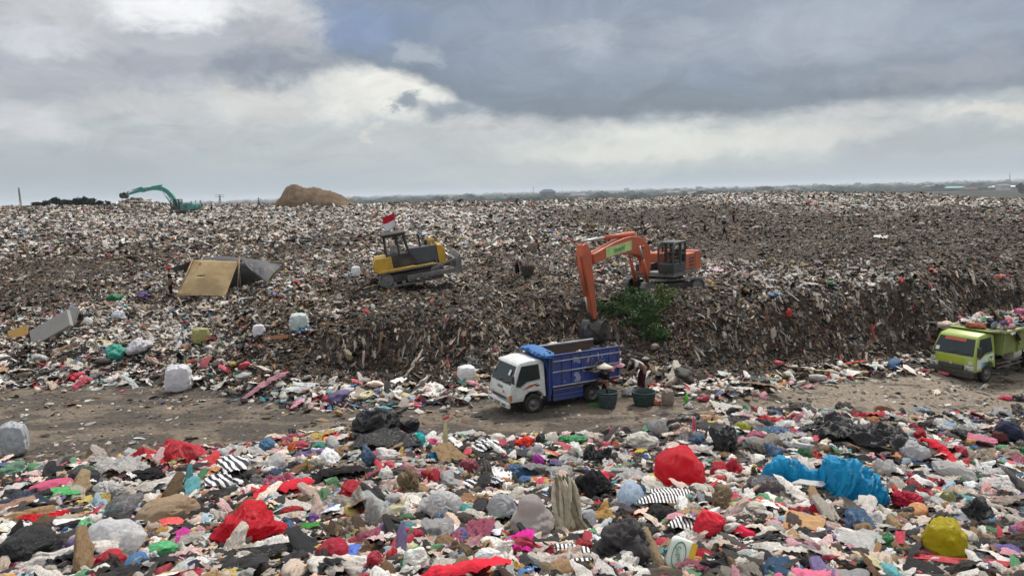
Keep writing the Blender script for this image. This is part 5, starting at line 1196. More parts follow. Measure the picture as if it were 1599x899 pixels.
basket(hit(824, 432, 24), .42, .60, (.05, .042, .036), 'tall brown basket next to the stooping person on the heap')
basket(hit(1382, 655, 14), .42, .26, (.20, .085, .04), 'round reddish wicker basket lying at the far rim of the near mound', tilt=.25)
HERO = []
def sack(px, py, w, h, cc, label, cat='sack', name='sack', bands=True, m=None, seed=0, ymin=24, depth=.8, tilt=0):
    """standing woven sack: base at (px, py)"""
    b = hit(px, py, ymin); wm, hm = w * b.y / F_PX, h * b.y / F_PX / .97
    v, f = ICO[5]; mx = np.abs(v).max(1)[:, None]; d_ = v.copy(); v = v * (.52 + .48 / mx) * .86; s_ = seed * 5.1
    v[:, 2] += .10 * ridge3(d_[:, 0] * 2 + s_, d_[:, 1] * 2, .3, 1500 + seed, 3) * (v[:, 2] > .2); v[:, 0] *= 1 + .08 * d_[:, 2] * math.sin(s_) - .10 * np.clip(d_[:, 2], 0, 1)
    v = v * (1 + .16 * ridge3(d_[:, 0] * 2.1 + s_, d_[:, 1] * 2.1, d_[:, 2] * 1.7, 1520 + seed, 5))[:, None]; v = v / np.abs(v).max(0)
    v[:, 0] *= 1 + .04 * np.sin(v[:, 2] * 16 + 2 * v[:, 0]) * bands; v = v * np.array([wm * .5, wm * .5 * depth, hm * .5]); v[:, 2] += hm * .5
    o = put(name, mesh_np(name, v, f), m or M['film_fine'], loc=b - Vector((0, -wm * .3, .05)), color=tuple(min(.84, c0 * 1.32) for c0 in cc), label=label, cat=cat); o.rotation_euler = (0, tilt, .3)
    HERO.append((px, py - h / 2, w, h)); return o
sack(275, 615, 44, 46, (.56, .55, .57), 'big white woven sack standing upright at the far edge of the track', seed=1)
sack(465, 518, 32, 30, (.46, .52, .50), 'pale green and white bale of bottles on the slope right of the shelter', 'bale', 'bale', seed=2)
sack(403, 527, 20, 22, (.60, .58, .62), 'small knotted white sack beside the thin brown board', seed=3, bands=False)
sack(311, 540, 28, 28, (.30, .29, .11), 'olive yellow sack on the slope below the shelter', seed=4, bands=False)
sack(728, 600, 32, 30, (.72, .75, .78), 'open white bulk bag slumped left of the white truck cab', 'bag', 'bulk_bag', seed=5, bands=False)
sack(832, 395, 15, 18, (.20, .15, .12), 'brown sack carried beside the person in maroon', seed=6)
sack(1044, 634, 20, 28, (.25, .20, .17), 'stuffed brown sack standing right of the wide green basket', seed=7)
sack(1190, 610, 30, 20, (.03, .03, .032), 'dark grey bundle at the foot of the slope on the far side of the track', 'bundle', 'bundle', seed=8, bands=False)
sack(555, 433, 14, 18, (.62, .64, .66), 'small white basket-like sack behind the bulldozer tracks', seed=9)
sack(450, 340, 10, 7, (.40, .55, .50), 'pale turquoise sack far off on the plateau', seed=10)

def hbag(px, py, w, h, cc, label, kind='bag', knots=(), tilt=0, m=None, cr=.36, name='plastic_bag', cat='bag', seed=None, ymin=3.2, depth=None, lvl=5, fr=1.6, lift=.0):
    global HS
    HS += 1; seed = seed or HS
    b = hit(px, py + h * .30, ymin); wm, hm = w * b.y / F_PX, h * b.y / F_PX
    rk = np.random.default_rng(seed + 50)
    if not knots and cr >= .3: knots = tuple((*(rk.normal(0, 1, 2) * np.array([1, .6])), rk.uniform(-.5, .9), rk.uniform(.18, .5)) for _ in range(5))
    v, f = bag_v(lvl, seed, 1, cr * 1.15, fr * (1.45 if cr >= .3 else 1), knots, .16); v[:, :2] *= (1 + .30 * np.clip(-v[:, 2:3], 0, 1)); ext = np.abs(v).max(0); v = v / np.array([max(v[:, 0].max(), -v[:, 0].min()), 1, max(v[:, 2].max(), .9)])
    dm = (depth or .8) * (wm + hm) / 2
    v = v * np.array([wm / 2, dm / 2, hm / 2]); ct, st_ = math.cos(R(tilt)), math.sin(R(tilt)); x = v[:, 0] * ct - v[:, 2] * st_; z = v[:, 0] * st_ + v[:, 2] * ct; v = np.stack([x, v[:, 1], z], -1)
    loc = P(px, py, b.y + dm * .10) + Vector((0, 0, lift))
    if py > 640 and m is not M['clear_fine']: HW.append((loc.x, loc.y, wm * .46))
    if m is M['clear_fine']: cc = tuple(min(.88, x * 1.45) for x in cc)
    HERO.append((px, py, w, h, label, cat)); return put(name, mesh_np(name, v, f), m or M['film_fine'], loc=loc, rot=(0, 0, -math.atan2(loc.x, loc.y)), color=cc, label=label, cat=cat)
HS = 600
def hsheet(px, py, w, h, cc, label, m=None, name='plastic_sheet', cat='sheet', fold=.16, fr=2.2, rot=0, seed=None, ymin=3.2, ragged=.25, n=44, stand=0.0, lift=.03, curl=.1):
    """sheet or garment lying on the surface; h is its height in the picture"""
    global HS
    HS += 1; seed = seed or HS
    b = hit(px, py, ymin); wm, hm = w * b.y / F_PX, h * b.y / F_PX
    el = math.atan2(CAM.z - b.z, b.y); dm = min(hm / max(.34, math.sin(el + .12)), wm * 1.6)
    v, f = sheet_v(n, seed, fold, fr, 1.0, ragged, curl); ca, sa = math.cos(R(rot)), math.sin(R(rot)); x = v[:, 0] * ca - v[:, 1] * sa; y = v[:, 0] * sa + v[:, 1] * ca
    x = x / np.abs(x).max() * wm / 2; y = y / np.abs(y).max() * dm / 2; z = v[:, 2] * min(wm, dm) * .55 + .35 * stand * (y / dm + .5) * hm
    yaw = -math.atan2(b.x, b.y); cy, sy = math.cos(yaw), math.sin(yaw); X = b.x + x * cy - y * sy; Y = b.y + x * sy + y * cy
    zw = .6 * H(X, Y) + .4 * b.z + z + lift + (.05 if py > 640 else 0)
    if py > 640: HW.append((b.x, b.y, wm * .40))
    HERO.append((px, py, w, h, label, cat)); return put(name, mesh_np(name, np.stack([X - b.x, Y - b.y, zw - b.z], -1), f), m or M['film_fine'], loc=b, color=cc, label=label, cat=cat)
def board(px, py, w, h, cc, label, name='board', cat='board', th=.06, rot=0, tilt=35, ymin=24, m=None):
    b = hit(px, py + h/2, ymin); wm, hm = w * b.y / F_PX, h * b.y / F_PX; b = P(px, py, b.y - .1)
    o = MB().box(-wm/2, wm/2, -th/2, th/2, -hm/2, hm/2).build(name, m or M['fabric'], bevel=min(.03, th*.3), color=cc, label=label, cat=cat); o.location = b; o.rotation_euler = (R(-tilt * .5), R(rot), 0)
    HERO.append((px, py, w, h, label, cat)); return o
board(80, 513, 72, 30, (.30, .285, .27), 'grey foam mattress lying tilted on the heap left of the shelter', 'mattress', 'mattress', .22, -28, 60)
board(113, 492, 16, 28, (.34, .33, .33), 'upright grey foam end piece against the mattress', 'foam_slab', 'foam', .15, 14, 30)
board(28, 519, 34, 16, (.48, .29, .10), 'ochre plywood sheet lying left of the grey mattress', 'plywood_sheet', 'board', .03, -14, 60)
board(430, 527, 40, 6, (.30, .13, .07), 'thin reddish brown board beside the small knotted sack', 'plank', 'board', .04, -4, 60)
board(745, 592, 20, 12, (.45, .34, .22), 'cream cardboard flap lying in front of the open white bulk bag', 'cardboard_sheet', 'cardboard', .02, 20, 60)
hbag(137, 503, 16, 18, (.62, .60, .58), 'white cushion standing right of the grey mattress', name='cushion', cat='cushion', ymin=24, cr=.1)
hbag(123, 496, 24, 22, (.02, .02, .022), 'black folded sheet behind the white cushion', ymin=24)
hbag(187, 493, 26, 18, (.62, .63, .68), 'pale lilac white bag lying flat on the slope', ymin=24)
hbag(219, 542, 44, 32, (.60, .58, .60), 'stuffed white sack leaning on the teal one near the track', name='sack', cat='sack', tilt=20, ymin=24)
hbag(185, 551, 36, 34, (.04, .36, .26), 'stuffed teal green sack on the slope above the track', name='sack', cat='sack', tilt=35, ymin=24)
hbag(162, 563, 26, 14, (.015, .016, .02), 'black bag at the left foot of the teal sack', ymin=24)
hbag(180, 466, 26, 18, (.03, .20, .09), 'dark green bag high on the slope left of the shelter', ymin=24)
hbag(225, 462, 22, 14, (.10, .05, .25), 'dark purple bag near the person in black', ymin=24)
hbag(102, 574, 22, 14, (.68, .03, .06), 'bright red bag farthest left of the red row at the track edge', ymin=22)
hbag(118, 589, 26, 16, (.68, .02, .05), 'bright red bag in the middle of the red row at the track edge', ymin=22)
hbag(137, 595, 20, 11, (.66, .05, .08), 'small red bag at the right end of the row by the track', ymin=22)
hbag(295, 564, 12, 10, (.60, .50, .04), 'small yellow bag above the big upright woven sack', ymin=24)
hsheet(475, 518, 30, 9, (.08, .30, .60), 'light blue film lying under the bale of bottles', ymin=24)
hsheet(507, 509, 20, 10, (.65, .42, .03), 'bright yellow film on the slope right of the bale', ymin=24)
hbag(571, 487, 14, 8, (.62, .03, .06), 'single bright red scrap bag below the bulldozer', ymin=24)
hbag(545, 558, 14, 30, (.28, .23, .14), 'tan strip of cloth hanging in the dug hollow', ymin=24, tilt=20, name='cloth', cat='cloth')
hsheet(735, 565, 40, 14, (.012, .012, .014), 'black sheet spread above the open white bulk bag', ymin=24)
hbag(775, 555, 14, 12, (.50, .42, .34), 'cream ball shaped bag behind the truck cab roof', ymin=24)
hsheet(1140, 641, 62, 22, (.56, .54, .48), 'cream white sheet at the far rim of the near mound', ymin=10, fold=.2)
hsheet(1250, 642, 48, 18, (.018, .017, .017), 'black wedge of rubber sheet at the far rim of the near mound', ymin=10, fold=.25)
hbag(1175, 598, 32, 20, (.035, .036, .038), 'grey black plump bag at the foot of the slope', ymin=22)
hbag(1232, 588, 14, 10, (.20, .24, .08), 'small green bag at the foot of the slope', ymin=22); hbag(1216, 606, 12, 8, (.60, .04, .06), 'red scrap bag lying on the far edge of the track', ymin=22)
hbag(1300, 586, 34, 9, (.02, .025, .06), 'navy cloth lying along the foot of the dark slope', ymin=22, name='cloth', cat='cloth')
hbag(1100, 622, 26, 14, (.45, .07, .09), 'dull red bag at the near end of the sorted refuse', ymin=20); hbag(1128, 620, 22, 9, (.60, .05, .06), 'bright red bag beside the dull red one at the track edge', ymin=20)
hbag(1072, 624, 7, 22, (.12, .50, .04), 'upright lime green bottle near the brown sack', ymin=20, name='bottle', cat='bottle', cr=.05)
hbag(1076, 634, 16, 14, (.62, .62, .58), 'white round bag right of the lime green bottle', ymin=20)
hbag(1024, 628, 18, 14, (.60, .22, .14), 'salmon coloured bag between the green baskets and the brown sack', ymin=20)
hbag(980, 612, 36, 22, (.62, .58, .56), 'pile of white cloth bags between the two green baskets', ymin=20)
hbag(965, 553, 12, 12, (.66, .67, .68), 'small white bag hanging at the rear corner of the blue bed', ymin=24)
hbag(985, 568, 40, 34, (.015, .015, .017), 'large black bag behind the rear of the blue truck', ymin=24)
hbag(1023, 542, 16, 14, (.34, .28, .21), 'tan ball like bag on the slope below the green branches', ymin=24, cr=.08)
hbag(928, 632, 26, 8, (.06, .22, .05), 'green leafy scraps beside the rear wheel', ymin=20)
hbag(1210, 460, 26, 12, (.12, .20, .32), 'greyish blue bag on the plateau right of the orange excavator', ymin=24); hbag(1110, 443, 10, 12, (.62, .35, .03), 'small orange yellow bag right of the orange excavator', ymin=24)
hsheet(1118, 420, 28, 12, (.62, .45, .52), 'pale pink film behind the orange excavator', ymin=24)
hbag(1232, 490, 10, 20, (.60, .05, .05), 'red rag on the long slope right of the excavator', ymin=24); hbag(1215, 568, 20, 12, (.45, .05, .07), 'dark red bag low on the long slope', ymin=24)
hbag(1297, 443, 16, 10, (.03, .32, .25), 'small teal bag on the plateau rim', ymin=24); hbag(1560, 433, 22, 10, (.50, .12, .07), 'faded orange red rag near the right plateau rim', ymin=24)
hsheet(1375, 370, 24, 12, (.60, .59, .56), 'white torn film standing out on the brown plateau', ymin=24)

# leafy branches thrown on the slope
lv_m = M['leaf']
def branch(px, py, w, h, n, label, cc):
    b = hit(px, py, 24); wm, hm = w * b.y / F_PX / 2, h * b.y / F_PX / 2; ctr = P(px, py, b.y - .2)
    root = empty('leafy_branch', ctr, 0, label, 'branch', 'green branches thrown on the slope')
    q = rng.normal(0, .48, (n, 3)); q = q / np.maximum(1, np.linalg.norm(q, axis=1))[:, None]; cl = rng.normal(0, .5, (16, 3)); ci = rng.integers(0, 16, n); q = q * .35 + cl[ci] * .75
    pos = q * np.array([wm, .5, hm]); V = []; F_ = []
    for i, p in enumerate(pos):
        d = Vector(rng.normal(0, 1, 3) + np.array([0, -.3, .1])).normalized(); s_ = d.cross(Vector(rng.normal(0, 1, 3))).normalized(); L_ = rng.uniform(.09, .19); p = Vector(p); k = len(V); nn = d.cross(s_) * .02
        V += [p, p + d * L_ * .5 + s_ * L_ * .22 + nn, p + d * L_, p + d * L_ * .5 - s_ * L_ * .22 + nn]; F_.append((k, k+1, k+2, k+3))
    put('leaves', mesh_np('leaves', V, F_, False), cc, root)
    mb = MB(); [mb.tube([(0, .2, -hm * .4), (x * .5, 0, z * .4), (x, -.1, z)], [.03, .02, .008], 5) for x, z in rng.uniform(-1, 1, (6, 2)) * np.array([wm, hm])]; mb.build('stem', M['wood'], root)
lf2 = flat('leaf_pale', (.11, .17, .04), .55, .5, 2, 0)
branch(968, 482, 74, 56, 2600, 'dark green leafy branch leftmost on the slope behind the truck bed', lv_m); branch(1003, 500, 76, 62, 2800, 'dark green leafy branch in the middle of the green pile', lv_m); branch(1036, 476, 54, 50, 1500, 'fresher green leafy branch at the right top under the excavator track', lf2)
branch(1024, 522, 62, 44, 1500, 'sparse leafy branch lowest in the green pile', lv_m); branch(985, 464, 70, 26, 1300, 'leafy branch topmost under the excavator track', lv_m)
# ------------------------------------------------------------------ refuse of the near mound: pieces that stand out
RED, DRED, BLK, WHT, GRY, CYA, YEL, GRN, TEA, PNK, MAG, PUR, NVY, ORG, TAN, CRM = (.78, .012, .035), (.38, .015, .03), (.012, .012, .014), (.76, .75, .74), (.30, .30, .31), (.01, .43, .74), (.60, .50, .008), (.03, .33, .08), (.02, .32, .30), (.72, .10, .22), (.60, .02, .30), (.25, .10, .45), (.012, .018, .05), (.75, .17, .02), (.36, .23, .12), (.52, .47, .38)
TH, CL, FB, PR, SB, ZB = M['thin_fine'], M['clear_fine'], M['fabric_fine'], M['printed'], M['stripe_bw'], M['zebra']
hbag(390, 822, 132, 84, RED, 'big crumpled bright red bag spread like a tent left of centre', m=TH, knots=((.05, .2, 1, .45), (-1, 0, -.3, .3), (.9, 0, -.5, .35)), cr=.36, fr=1.25, lvl=5)
hbag(1060, 737, 108, 84, (.80, .01, .03), 'large smooth round red bag, the biggest red ball of the mound', m=TH, knots=((1, -.2, -.75, .35),), cr=.13, tilt=-22, lvl=5, fr=1.1)
def palm(px, py, w, h):
    b = hit(px, py + h * .4, 3.2); k = b.y / F_PX; o = empty('palm_leaves', b, 0, 'bundle of long dry palm leaves fanning down to the right', 'palm leaves')
    for i in range(16):
        x0_, x1_ = rng.uniform(-.45, -.05) * w * k, rng.uniform(-.3, .6) * w * k; mb = MB(); n_ = 9; wd = rng.uniform(.018, .038); ph = rng.uniform(0, 3)
        for j, t in enumerate(np.linspace(0, 1, n_)):
            x = x0_ + (x1_ - x0_) * t + .03 * math.sin(t * 4 + ph); y = -.25 * t + .05 * i / 16; z = h * k * (.92 - .95 * t ** 1.2) + .03 * math.sin(t * 5 + ph); ww = wd * (1 - .75 * abs(2 * t - 1) ** 3)
            mb.v += [(x - ww, y + .012, z), (x, y - .012, z + .004), (x + ww, y + .012, z)]
            if j: b3 = (j - 1) * 3; mb.f += [(b3, b3+1, b3+4, b3+3), (b3+1, b3+2, b3+5, b3+4)]
        cc = [(.34, .29, .20), (.22, .18, .12), (.42, .37, .27), (.15, .13, .08)][i % 4]; mb.build('leaf', M['dry%d' % (i % 4)], o, smooth=True)
    HERO.append((px, py, w, h, 'bundle of long dry palm leaves', 'palm leaves'))
for i, cc in enumerate([(.34, .29, .20), (.22, .18, .12), (.42, .37, .27), (.15, .13, .08)]): M['dry%d' % i] = flat('dry_leaf', cc, .75, .25, 20, .4, .01)
def multi(name, parts, cc, label, m, cat='bag', cr=.4):
    """one crumpled film made of several swollen stretches joined by necks"""
    V, F_ = [], []; b0 = hit(parts[0][0], parts[0][1] + 8, 3.2); n = 48; path = []; 
    for i in range(len(parts) - 1):
        for t in np.linspace(0, 1, 12, endpoint=False): path.append(lerp(parts[i], parts[i + 1], t * t * (3 - 2 * t)))
    path.append(parts[-1]); A_ = np.linspace(0, 2 * math.pi, n + 1); rows = []
    for k, (px, py, hw) in enumerate(path):
        q = hit(px, py + hw * .9, 3.2); q = P(px, py, q.y); r = hw * q.y / F_PX; HW.append((q.x, q.y, r * 1.1))
        if k + 1 < len(path): nx = path[k + 1]
        dxp = (path[min(k+1, len(path)-1)][0] - path[max(k-1, 0)][0]), -(path[min(k+1, len(path)-1)][1] - path[max(k-1, 0)][1]); ln = math.hypot(*dxp) or 1; up = (-dxp[1] / ln, dxp[0] / ln)
        ring = []
        rr_ = r * (1 + cr * ridge3(np.cos(A_) * 1.7 + k * .17, np.sin(A_) * 1.7, np.full_like(A_, k * .10), 700, 4))
        for a, rv in zip(A_, rr_): u_ = math.cos(a) * rv; w_ = math.sin(a) * rv * .7; ring.append((q.x + up[0] * u_ - b0.x, q.y + w_ - b0.y, q.z + up[1] * u_ - b0.z))
        rows.append(ring)
    V = np.array(rows).reshape(-1, 3); HERO.append((sum(p[0] for p in parts) / len(parts), sum(p[1] for p in parts) / len(parts), 150, 60, label, cat))
    return put(name, mesh_np(name, V, grid_faces(n + 1, len(path))), m, loc=b0, color=cc, label=label, cat=cat)
multi('plastic_sheet', [(1190, 743, 3), (1204, 736, 12), (1222, 730, 17), (1242, 738, 15), (1262, 745, 9), (1278, 746, 11), (1300, 744, 24), (1322, 752, 31), (1350, 766, 27), (1374, 779, 17), (1388, 783, 4)], CYA, 'long twisted bright cyan plastic sheet with a pinched neck', TH, 'sheet', .55)
hbag(1302, 728, 44, 36, CYA, 'upright crumpled cyan film rising behind the long twisted cyan sheet', m=TH, cr=.5, tilt=15, fr=2.2)
hbag(1474, 842, 98, 84, YEL, 'big mustard yellow bag with a knotted corner', m=TH, knots=((1, 0, -.75, .5),), cr=.22, tilt=-12, lvl=5)
hbag(585, 664, 84, 58, BLK, 'large glossy black bag on the crest, highest of the mound', knots=((.9, 0, .1, .3),), cr=.35, lvl=5)
hsheet(600, 700, 120, 34, (.014, .014, .016), 'black drape hanging below the large glossy black bag', fold=.3, stand=.7)
hbag(640, 668, 36, 34, BLK, 'smaller black bag tucked right of the large glossy one', cr=.4)
hsheet(425, 876, 160, 44, (.013, .014, .016), 'broad black sheet with a pointed left end at the lower picture edge', fold=.22, rot=10, stand=.4, ragged=.4)
hbag(522, 863, 64, 52, (.62, .03, .07), 'round translucent red bag right of the broad black sheet', m=TH, cr=.14)
hbag(1107, 822, 56, 58, (.62, .03, .05), 'rounded red cloth bundle below the biggest red ball', m=FB, cr=.22, name='cloth_bundle', cat='bundle')
hbag(1164, 833, 52, 22, (.60, .02, .06), 'flat pointed red slipper shaped pouch right of the red cloth bundle', m=FB, cr=.1, tilt=-24, name='pouch', cat='pouch')
hbag(80, 762, 74, 26, PNK, 'pink curved plastic basin piece at the left', cr=.12, name='plastic_basin', cat='basin'); hbag(84, 753, 30, 8, WHT, 'white foam tray resting in the pink curved basin piece', cr=.1, name='foam_tray', cat='tray')
hsheet(97, 778, 60, 24, (.09, .48, .13), 'bright green flat package under the pink basin piece', PR if False else M['plastic'], fold=.06, ragged=.1, stand=.5, name='package', cat='package')
hbag(130, 789, 30, 10, GRN, 'green ribbed net bag right of the green package', cr=.5, fr=3)
hbag(44, 862, 104, 84, (.02, .021, .022), 'huge dull black bag filling the lower left corner', cr=.25, lvl=5)
hsheet(34, 798, 84, 52, NVY, 'dark navy sheet sloping down at the left edge', fold=.14, rot=30, stand=.7)
sack(17, 716, 42, 60, (.40, .42, .44), 'silvery grey tied sack standing at the left edge by the road', seed=21, ymin=6, bands=False, m=M['plastic'])
hbag(14, 738, 52, 34, (.22, .40, .28), 'pale green film bag in front of the silvery sack', m=TH, cr=.3)
hbag(130, 746, 52, 42, (.05, .05, .055), 'charcoal folded bag on the crest right of the pink basin piece', cr=.25)
hsheet(190, 742, 86, 34, (.50, .48, .46), 'pale grey sheet with a peak on the left crest', fold=.35, stand=.8)
hbag(225, 748, 70, 32, BLK, 'black plush heap on the left crest', m=FB, cr=.5, fr=2.8, name='cloth', cat='cloth')
hbag(285, 748, 48, 24, (.62, .61, .62), 'soft white pillow shaped bag on the left crest', cr=.15)
hbag(178, 846, 100, 88, (.60, .60, .62), 'large clear bag holding a red ball of film', m=CL, cr=.25, knots=((-.6, 0, .9, .25),)); hbag(174, 876, 50, 44, (.75, .05, .08), 'red film ball inside the large clear bag', m=TH, cr=.12)
hbag(196, 846, 40, 26, (.03, .03, .034), 'black folded pouch behind the red film ball', cr=.15, name='pouch', cat='pouch')
hbag(186, 797, 84, 46, (.16, .16, .17), 'smoky transparent bag stretched to the upper right', m=CL, cr=.3, tilt=18); 
hsheet(74, 822, 84, 26, (.45, .012, .02), 'crimson cloth lying aslant between black bags', FB, 'cloth', 'cloth', .3, 2.6, 25, stand=.6)
hbag(175, 768, 56, 34, (.58, .57, .54), 'ribbed white crumpled film bundle in the left part', cr=.5, fr=2.8); hbag(262, 800, 104, 50, (.55, .40, .26), 'peach coloured bag of food waste', m=TH, cr=.25); hbag(215, 800, 30, 22, (.55, .30, .10), 'orange brown package by the smoky bag', m=PR, name='package', cat='package')
hsheet(120, 835, 66, 34, (.60, .62, .66), 'white and violet printed bag with dark lettering', PR, 'printed_bag', 'bag', .12, 2, 15, stand=.5)
hbag(158, 858, 46, 26, (.17, .145, .11), 'grey brown flat cap shaped rag', m=FB, cr=.12, name='rag', cat='rag'); hsheet(128, 814, 28, 12, (.70, .48, .02), 'bright yellow wrapper above the violet printed bag', fold=.08, name='wrapper', cat='wrapper')
hsheet(268, 828, 38, 22, (.66, .05, .04), 'small red spotted packet', PR, 'packet', 'packet', .05, stand=.4); hsheet(288, 853, 30, 26, MAG, 'magenta card leaning by the red spotted packet', fold=.06, stand=.7, name='card', cat='card')
hbag(250, 862, 66, 34, (.62, .58, .58), 'white and red printed bag at the bottom left', m=PR, cr=.2)
hsheet(365, 735, 62, 36, WHT, 'upper navy and white zebra print cloth', ZB, 'cloth', 'cloth', .22, 2.2, stand=.5); hsheet(350, 768, 66, 34, WHT, 'lower crumpled zebra print cloth above the big red tent shaped bag', ZB, 'cloth', 'cloth', .38, 2.6, stand=.5)
hbag(463, 769, 58, 24, (.45, .02, .035), 'dark red flattened bag right of the zebra print', cr=.35); hbag(455, 803, 56, 30, (.55, .02, .03), 'scarlet crumpled bag beside the big red tent shaped one', cr=.4, m=TH); hbag(460, 825, 40, 14, DRED, 'maroon strip of cloth under the scarlet bag', m=FB, name='cloth', cat='cloth')
hsheet(487, 832, 38, 16, (.03, .30, .03), 'vivid green leaf shaped wrapper', fold=.15, name='wrapper', cat='wrapper'); hbag(492, 812, 20, 24, (.30, .16, .45), 'violet film wisp above the green wrapper', m=TH)
hsheet(512, 806, 46, 18, (.55, .60, .68), 'bluish white printed sheet in the middle left', PR, fold=.1)
hbag(415, 697, 34, 26, (.07, .16, .26), 'light blue denim rag on the crest', m=FB, cr=.3, tilt=25, name='denim_rag', cat='rag'); hbag(575, 716, 24, 42, (.07, .11, .17), 'blue jeans leg hanging under the black drape', m=FB, cr=.3, name='jeans', cat='jeans')
hbag(456, 702, 14, 26, (.70, .12, .02), 'orange strip standing on the crest', name='strip', cat='strip'); hbag(478, 728, 12, 32, (.45, .42, .08), 'yellow green strip below the crest', name='strip', cat='strip'); hbag(500, 695, 30, 12, (.10, .42, .30), 'mint green film on the crest', m=TH)
hbag(655, 690, 24, 32, TEA, 'teal cloth hanging on the crest right of the black bags', m=FB, name='cloth', cat='cloth'); hbag(674, 690, 24, 14, (.62, .10, .20), 'pink cloth knot beside the teal cloth', m=FB, name='cloth', cat='cloth'); hbag(676, 712, 20, 14, (.02, .25, .55), 'bright blue cap under the pink cloth knot', m=FB, name='cap', cat='cap')
hbag(641, 694, 12, 11, (.7, .7, .72), 'white ball left of the teal cloth', cr=.04, name='ball', cat='ball')
hsheet(700, 720, 66, 34, (.22, .15, .08), 'curved brown palm sheath on the crest', FB, 'palm_sheath', 'palm sheath', .2, 1.5, 30, stand=.9); hbag(641, 756, 44, 54, (.17, .12, .07), 'clump of dry brown leaves below the white cloths', m=FB, cr=.6, fr=3, name='leaf_clump', cat='dry leaves')
hbag(605, 712, 40, 30, (.56, .52, .50), 'dirty white shirt bundle below the crest', m=FB, cr=.35, name='shirt', cat='garment'); hbag(602, 745, 24, 34, (.56, .54, .50), 'dirty white sleeve hanging below the shirt bundle', m=FB, cr=.3, name='sleeve', cat='garment')
hbag(733, 729, 36, 30, (.28, .05, .07), 'dark maroon stuffed bag right of the palm sheath', cr=.2, tilt=-30); hsheet(760, 705, 44, 24, WHT, 'black and white cloth on the crest left of the cream bag', ZB, 'cloth', 'cloth', .3, stand=.5); hsheet(756, 765, 70, 22, WHT, 'crumpled black and white patterned cloth above the teal bag', ZB, 'cloth', 'cloth', .4, 3)
hbag(776, 687, 34, 22, (.56, .53, .46), 'cream canvas bag on the crest', m=FB, cr=.25); hbag(820, 691, 36, 22, (.62, .04, .03), 'red crumpled cloth on the crest right of the cream bag', m=FB, cr=.45, name='cloth', cat='cloth'); hbag(843, 688, 18, 26, BLK, 'small upright black bag between red cloth and green net', cr=.3)
hbag(893, 687, 56, 20, (.04, .28, .09), 'bright green net bag along the crest', cr=.5, fr=3); hbag(840, 720, 26, 28, (.52, .05, .42), 'fuchsia film wisp on the middle crest', m=TH); hsheet(815, 714, 60, 18, (.03, .03, .03), 'black folded board below the red crest cloth', fold=.08, rot=-20)
hbag(838, 708, 34, 30, (.50, .48, .50), 'whitish torn film above the fuchsia wisp', m=TH, cr=.35)
hbag(690, 790, 84, 56, (.52, .52, .52), 'translucent grey white bag of films in the middle', m=CL, cr=.4, fr=2.2); hbag(727, 797, 28, 24, (.05, .36, .32), 'small turquoise bag in the middle', cr=.25)
hbag(574, 762, 32, 26, (.50, .48, .48), 'grey white knotted bag left of the brown leaf clump', m=TH, knots=((.2, 0, 1, .4),)); hbag(582, 805, 28, 70, (.52, .50, .48), 'long white torn film hanging in the middle', m=TH, cr=.4)
hbag(640, 838, 48, 34, (.58, .04, .10), 'dull crimson bag above the white printed one', m=TH, cr=.15); hbag(648, 876, 52, 50, (.66, .68, .62), 'white bag with green and yellow print', m=PR, cr=.12); hbag(585, 878, 30, 44, (.50, .03, .06), 'tall dark red bag at the bottom edge', cr=.25); hbag(610, 872, 24, 40, (.62, .03, .05), 'slim bright red bag beside the tall dark red one', cr=.3)
hsheet(548, 880, 34, 36, (.70, .30, .50), 'pink and yellow printed wrapper beside the round red bag', PR, 'wrapper', 'wrapper', .1, stand=.5)
hbag(830, 815, 78, 96, (.56, .50, .47), 'tall peaked translucent white bag with a pink stain', m=TH, knots=((-.05, 0, 1, .8),), cr=.2, fr=1.2, lvl=5); hbag(784, 797, 54, 56, (.52, .52, .54), 'white hanging bag with a grey brown top', m=TH, cr=.25)
palm(890, 790, 60, 96); hsheet(812, 866, 56, 60, (.55, .015, .25), 'deep magenta cloth in the bottom middle', FB, 'cloth', 'cloth', .2, stand=.7, ragged=.4)
hbag(765, 876, 62, 46, (.60, .60, .60), 'white bag with blurred red and blue print', m=PR, cr=.2); hsheet(768, 842, 40, 18, (.62, .62, .70), 'white and purple shoe shaped packet', PR, 'packet', 'packet', .06, rot=-10)
sk_ = hsheet(895, 872, 76, 22, WHT, 'black and white striped cloth roll at the bottom middle', SB, 'cloth', 'cloth', .12, stand=.4); hsheet(898, 890, 60, 14, WHT, 'second striped cloth edge below the striped roll', SB, 'cloth', 'cloth', .2)
hbag(975, 850, 92, 100, (.060, .056, .058), 'large charcoal grey garment in crumpled folds', m=FB, cr=.75, fr=1.9, depth=.7, name='garment', cat='garment'); hbag(970, 800, 50, 30, (.07, .06, .065), 'grey striped jersey sleeve above the charcoal garment', m=FB, cr=.5, name='garment', cat='garment')
hbag(930, 757, 62, 66, BLK, 'black cloth bag pile with a red patch on it', m=FB, cr=.3, tilt=25); hbag(942, 748, 22, 28, (.70, .05, .10), 'red cloth patch resting on the black cloth pile', m=FB, cr=.15, name='cloth', cat='cloth')
hbag(984, 776, 50, 58, (.40, .50, .62), 'translucent pale blue bag left of the biggest red ball', m=CL, cr=.25); hbag(990, 785, 26, 24, (.66, .68, .72), 'white film inside the pale blue bag', m=TH, cr=.3); hbag(915, 812, 38, 38, (.58, .60, .62), 'round white bag with tied ears above the striped roll', m=TH, cr=.2, knots=((-.5, 0, .9, .35), (.5, 0, .9, .35)))
